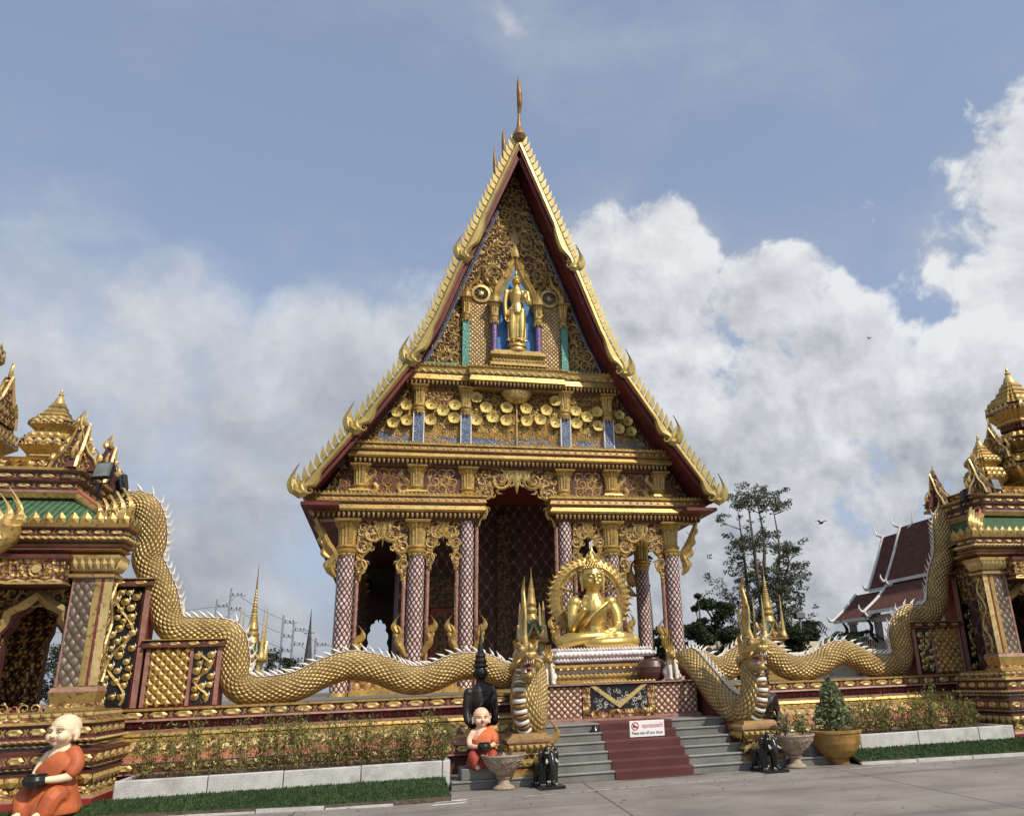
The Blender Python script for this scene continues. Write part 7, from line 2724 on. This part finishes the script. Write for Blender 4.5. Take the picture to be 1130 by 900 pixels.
pav_roof(24.0, 35.8, 0, 'main_roof')
pav_roof(35.3, 38.1, -.35, 'porch_roof', 2.0)
for y in (25, 28.6, 32.2, 35.8, 39.0):
    for x in (28.9, 35.1):
        mb = MB()
        box(mb, x - .2, x + .2, y - .2, y + .2, 0, 5.5, 'grey_column')
        box(mb, x - .28, x + .28, y - .28, y + .28, 4.75, 5.05, 'white_trim')
        mb.build('column', PV)
for s, x in ((-1, 28.75),):
    for y in (32.2, 35.8, 39.0):
        mb = MB()
        tube(mb, catmull([(x, y, 3.3), (x - .5, y, 3.9), (x - .4, y, 4.5), (x - .9, y, 5.2)], 4), lerp_list([.05, .14, .12, .03], 4), 'dark_bronze', 6, (0, 1, 0))
        mb.build('eave_bracket', PV)
mb = MB()
box(mb, 28.8, 35.2, 24.5, 39.3, 4.95, 5.2, 'white_trim')
box(mb, 29.6, 29.9, 24, 39, 0, 1.2, 'deep_red')
box(mb, 31.5, 35, 25, 33, 0, 4.9, 'deep_red')
mb.build('frame', PV)

mb = MB()
box(mb, 16, 40, 41, 41.3, 0, 3.75, 'cream_wall')
for i in range(9):
    box(mb, 16 + i * 3 - .2, 16 + i * 3 + .2, 40.85, 41.45, 0, 3.95, 'cream_wall')
tag(mb.build('boundary_wall', None, (28, 41, 0)), 'plain cream boundary wall in the distance behind the right naga', 'wall')

# ------------------------------------------------------------------ trees
def tall_tree(x, y, h, label):
    t = thing('sparse_tree', label, 'tree', (x, y, 0))
    rr = random.Random(31)
    tr, lf = MB(), MB()

    def limb(p, q, r0, r1, bend=.06):
        p, q = V3(p), V3(q)
        l = (q - p).length
        mid = (p + q) / 2 + V3((rr.gauss(0, l * bend), rr.gauss(0, l * bend), rr.gauss(0, l * bend * .5)))
        P_ = catmull([p, mid, q], 4)
        tube(tr, P_, lerp_list([r0, (r0 + r1) / 2, r1], 4), 'bark', 6, (1, 0, 0), cap=False)
        return P_

    stems = []
    for (dx, dy, hh, r) in ((-1.6, .5, .86, .16), (-.5, 0, .93, .22), (.5, .8, .97, .20), (1.5, -.2, .88, .17), (2.4, .4, .70, .13)):
        a = limb((x + dx * .25, y + dy * .2, 0), (x + dx * .7, y + dy, h * .45), r * 1.3, r, .03)
        b = limb(a[-1], (x + dx + rr.gauss(0, .3), y + dy, h * hh), r, .03, .05)
        stems.append(a[4:] + b[1:])
    for P_ in stems:
        for k in range(13):
            q = P_[rr.randint(0, len(P_) - 2)]
            if q.z < h * .22:
                continue
            a = rr.uniform(0, 2 * pi)
            f = q.z / h
            L = rr.uniform(1.4, 3.4) * (1.1 - .55 * f)
            e = q + V3((cos(a) * L, sin(a) * L * .8, L * rr.uniform(.15, .75)))
            B_ = limb(q, e, .05, .012, .10)
            for j in range(3):
                b0 = B_[rr.randint(2, len(B_) - 1)]
                e2 = b0 + V3((rr.gauss(0, .55), rr.gauss(0, .55), rr.uniform(.0, .7)))
                limb(b0, e2, .02, .006, .1)
                for c in range(rr.randint(2, 4)):
                    leaves(lf, e2 + V3((rr.gauss(0, .28), rr.gauss(0, .28), rr.gauss(0, .18))), (.36, .36, .2), rr.randint(18, 34), .19, 'leaf_tall', rr, 0)
        e = P_[-1]
        for c in range(7):
            leaves(lf, e + V3((rr.gauss(0, .6), rr.gauss(0, .6), rr.gauss(-.2, .5))), (.4, .4, .25), 24, .20, 'leaf_tall', rr, 0)
    # long low side boughs
    for (ex, ez) in ((-3.9, .50), (-3.3, .36), (3.0, .52), (3.6, .30), (2.8, .40), (-2.4, .62)):
        q = stems[1 if ex < 0 else 3][3]
        q = V3((q.x, q.y, h * (ez - .14)))
        B_ = limb(q, (x + ex, y, h * ez), .06, .012, .08)
        for p in B_[3:]:
            for c in range(5):
                e2 = p + V3((rr.gauss(0, .6), rr.gauss(0, .5), rr.gauss(.1, .4)))
                limb(p, e2, .015, .005, .1)
                leaves(lf, e2, (.36, .36, .22), 20, .20, 'leaf_tall', rr, 0)
    tr.build('trunk', t)
    lf.build('crown', t)


tall_tree(24.9, 45, 17.2, 'tall thin-crowned tree with several bare stems, behind the right naga')


def tree(x, y, h, r, label, mat='leaf_dark', seed=1, group=None, trunk_f=.35, name='dense_tree', n=1.0, shape=1.0):
    t = thing(name, label, 'tree', (x, y, 0), group)
    rr = random.Random(seed)
    tr, lf = MB(), MB()
    P_ = catmull([(x, y, 0), (x + rr.gauss(0, .12), y, h * .4), (x + rr.gauss(0, .2), y, h * .85)], 4)
    tube(tr, P_, lerp_list([h * .028, h * .02, h * .006], 4), 'bark', 7, (1, 0, 0))
    for k in range(int(15 * n)):
        z = h * (trunk_f + (1 - trunk_f) * rr.random() ** .9)
        f = (z / h - trunk_f) / (1 - trunk_f)
        w = r * (1 - .55 * f ** 1.5) * shape
        a = rr.uniform(0, 2 * pi)
        q = rr.uniform(.25, .95) * w
        c = V3((x + q * cos(a), y + q * sin(a), z))
        tube(tr, [P_[min(len(P_) - 1, int(z / h * 8))], c], .04, 'bark', 4, (1, .1, 0), cap=False)
        rad = r * rr.uniform(.26, .44)
        leaves(lf, c, (rad, rad, rad * .72), int(170 * n), .20 + .02 * r, mat, rr, .3)
    tr.build('trunk', t)
    lf.build('crown', t)


tree(20.45, 45, 8.6, 1.75, 'dark bushy tree with two clumped crowns, left of the tall sparse tree', seed=3, trunk_f=.3, n=1.4)
tree(18.75, 44, 7.9, .8, 'narrow dark columnar tree right beside the temple corner column', seed=4, trunk_f=.3, n=.9)
GRP = 'low dark trees beyond the wall at right'
LOWS = ['dark rounded low tree', 'dark spreading low tree', 'mid green low tree']
wh = ['just right of the temple corner', 'below the narrow columnar tree', 'below the two-clumped dark tree', 'right of the two-clumped tree', 'left of the tall tree stems', 'right of the tall tree stems', 'beside the lamp pole', 'left of the pavilion', 'between the last two porch columns', 'hard behind the temple corner column']
for i, (x, y, h, r) in enumerate(((16.9, 40, 5.0, 1.6), (18.9, 39, 4.9, 1.7), (21.0, 40, 4.8, 1.8), (22.9, 42, 5.3, 1.7), (24.9, 40, 4.8, 1.7), (27.0, 43, 4.7, 1.8), (29.0, 47, 5.2, 1.6), (30.8, 50, 5.4, 1.8), (14.3, 40, 5.1, 1.4), (15.5, 41, 5.4, 1.5))):
    tree(x, y, h, r, '%s %s, behind the right wall' % (LOWS[i % 3], wh[i]), 'leaf_dark', 40 + i, GRP, .15, 'low_tree', 1.2)
tree(13.35, 40, 10.8, 1.25, 'slim high-crowned dark tree seen between the right porch columns', seed=66, trunk_f=.72, n=.7)
tree(-17.0, 80, 5.9, 2.2, 'small dark distant tree between the left shrine and the utility poles', seed=60, trunk_f=.2)
tree(-14.2, 78, 5.2, 1.9, 'small dark distant tree right of the utility poles', seed=61, trunk_f=.2)
tree(-26, 60, 6.5, 2.4, 'dark distant tree seen through the arch of the left gate', seed=62, trunk_f=.2)
tree(-33.5, 70, 6.2, 2.6, 'dark distant tree left of the gate, far beyond the wall', seed=63, trunk_f=.2)


def palm(x, y, h, label, seed):
    t = thing('palm_tree', label, 'palm', (x, y, 0), 'small palms left of the pavilion')
    rr = random.Random(seed)
    tr, lf = MB(), MB()
    tube(tr, catmull([(x, y, 0), (x + .1, y, h * .5), (x, y, h)], 4), .13, 'bark', 7, (1, 0, 0))
    tr.build('trunk', t)
    for k in range(16):
        a = rr.uniform(0, 2 * pi)
        L = rr.uniform(1.2, 1.8)
        P_ = catmull([(x, y, h), (x + cos(a) * L * .5, y + sin(a) * L * .5, h + L * .45), (x + cos(a) * L, y + sin(a) * L, h + L * rr.uniform(-.1, .3))], 5)
        T_, N_ = frames(P_, (0, 0, 1))
        tube(lf, P_, .015, 'leaf_dark', 4)
        for i in range(2, len(P_)):
            for sg in (-1, 1):
                b = T_[i].cross(N_[i]) * sg
                for j in range(2):
                    p = P_[i] + T_[i] * j * .06
                    lf.add([p, p + b * .22 + T_[i] * .12 - V3((0, 0, .03)), p + b * .42 + T_[i] * .3 - V3((0, 0, .14)), p + b * .2 + T_[i] * .2], [(0, 1, 2, 3)], 'leaf_dark')
    lf.build('fronds', t)


palm(28.0, 44, 4.6, 'small dark palm between the lamp pole and the pavilion', 1)
palm(27.3, 36.5, 3.4, 'spiky palm in front of the pavilion columns', 2)

# ------------------------------------------------------------------ poles, wires, lamp, birds
LP = thing('lamp_pole', 'grey lamp pole with a square light, right of the tall tree', 'lamp post', (25.2, 40, 0))
mb = MB()
tube(mb, [(25.2, 40, 0), (25.15, 40, 5.9)], [.09, .06], 'pole_concrete', 8, (1, 0, 0))
mb.build('pole', LP)
mb = MB()
bevbox(mb, 24.75, 25.5, 39.75, 40.2, 5.35, 5.8, 'black_metal', .04)
box(mb, 24.8, 25.45, 39.74, 39.748, 5.40, 5.75, 'lens_glass')
mb.build('lamp_head', LP)
mb = MB()
tube(mb, [(25.15, 40, 5.9), (24.85, 39.8, 6.7)], .03, 'black_metal', 5, (1, 0, 0))
tube(mb, [(25.15, 40, 5.9), (25.35, 39.8, 6.4)], .03, 'black_metal', 5, (1, 0, 0))
lathe(mb, 24.85, 39.8, [(.05, 6.6), (.16, 6.75), (.05, 6.9)], 'black_metal', 8)
mb.build('bracket', LP)
mb = MB()
tube(mb, [(27.1, 43, 0), (27.0, 43, 6.2)], [.06, .02], 'bark', 5, (1, 0, 0))
tag(mb.build('bare_pole', None, (27.1, 43, 0)), 'thin bare pole left of the pavilion', 'pole')

poles = []
PX = ((-21.2, 80, 12.6), (-22.9, 82, 11.6), (-15.6, 80, 9.6), (-14.25, 78, 8.6), (-12.2, 82, 7.2))
PL = ['tall utility pole with one crossarm, right of the left naga coil', 'thin utility pole nearest the left gate', 'utility pole with two crossarms, right of the left shrine', 'utility pole carrying stacked insulators, left of the dark spire', 'short utility pole nearest the temple']
for (x, y, h), lb in zip(PX, PL):
    t = thing('utility_pole', lb, 'utility pole', (x, y, 0), 'utility poles beyond the left wall')
    b = MB()
    tube(b, [(x, y, 0), (x, y, h)], [.16, .10], 'pole_concrete', 6, (1, 0, 0))
    b.build('pole', t)
    for k in range(3):
        b = MB()
        box(b, x - .2, x + (1.5 if k == 0 else 1.1), y - .07, y + .07, h - .9 - k * 1.5, h - .78 - k * 1.5, 'pole_concrete')
        for q in (.2, .7, 1.05):
            lathe(b, x + q, y, [(.05, h - .78 - k * 1.5), (.09, h - .66 - k * 1.5), (.03, h - .55 - k * 1.5)], 'wire_black', 6)
        b.build('crossarm', t)
t = thing('utility_wires', 'sagging black wires strung between the utility poles beyond the left wall', 'wires', (-18, 80, 9))
order = [1, 0, 2, 3, 4]
for k in range(3):
    b = MB()
    pr = [V3((-60, 84, 13 - k * 1.5))] + [V3((PX[i][0] + .7, PX[i][1], PX[i][2] - .7 - k * 1.5)) for i in order] + [V3((5, 90, 7 - k))]
    for a, c in zip(pr, pr[1:]):
        seg = [a.lerp(c, i / 8) - V3((0, 0, (a - c).length * .05 * 4 * (i / 8) * (1 - i / 8))) for i in range(9)]
        tube(b, seg, .022, 'wire_black', 4, (0, 0, 1), cap=False)
    b.build('wire', t)
t = thing('distant_spire', 'slim dark spire far beyond the left wall, just left of the temple', 'spire', (-12.75, 80, 0))
b = MB()
lathe(b, -12.75, 80, [(.6, 0), (.6, 4.2), (.42, 4.6), (.34, 5.6), (.22, 7.0), (.14, 8.0), (.02, 10.2)], 'dark_spire_paint', 10)
b.build('tower', t)
b = MB()
box(b, -13.3, -12.2, 79.95, 80.05, 7.6, 7.68, 'dark_spire_paint')
b.build('crosspiece', t)


def bird(loc, label):
    t = thing('bird', label, 'bird', loc)
    L = V3(loc)
    sc = Sculpt()
    sc.ball(L, (.10, .28, .09), 'bird_dark')
    sc.ball(L + V3((0, -.28, .05)), .07, 'bird_dark')
    sc.limb([L + V3((0, .2, 0)), L + V3((0, .48, .02))], [.05, .03], 'bird_dark')
    sc.build('body', t)
    for s in (-1, 1):
        b = MB()
        v = [L + V3((s * .05, -.12, .04)), L + V3((s * .30, -.16, .22)), L + V3((s * .62, .05, .14)), L + V3((s * .30, .10, .20)), L + V3((s * .05, .14, .04))]
        b.add(v + [p + V3((0, 0, .015)) for p in v], [(0, 1, 2, 3, 4), (9, 8, 7, 6, 5)] + [(i, 5 + i, 5 + (i + 1) % 5, (i + 1) % 5) for i in range(5)], 'bird_dark')
        b.build('wing', t)


bird((81.5, 104, 60.5), 'small dark bird in the sky above the right gate, higher of the two')
bird((31.1, 45.2, 13.6), 'small dark bird in the sky left of the pavilion roof, lower of the two')
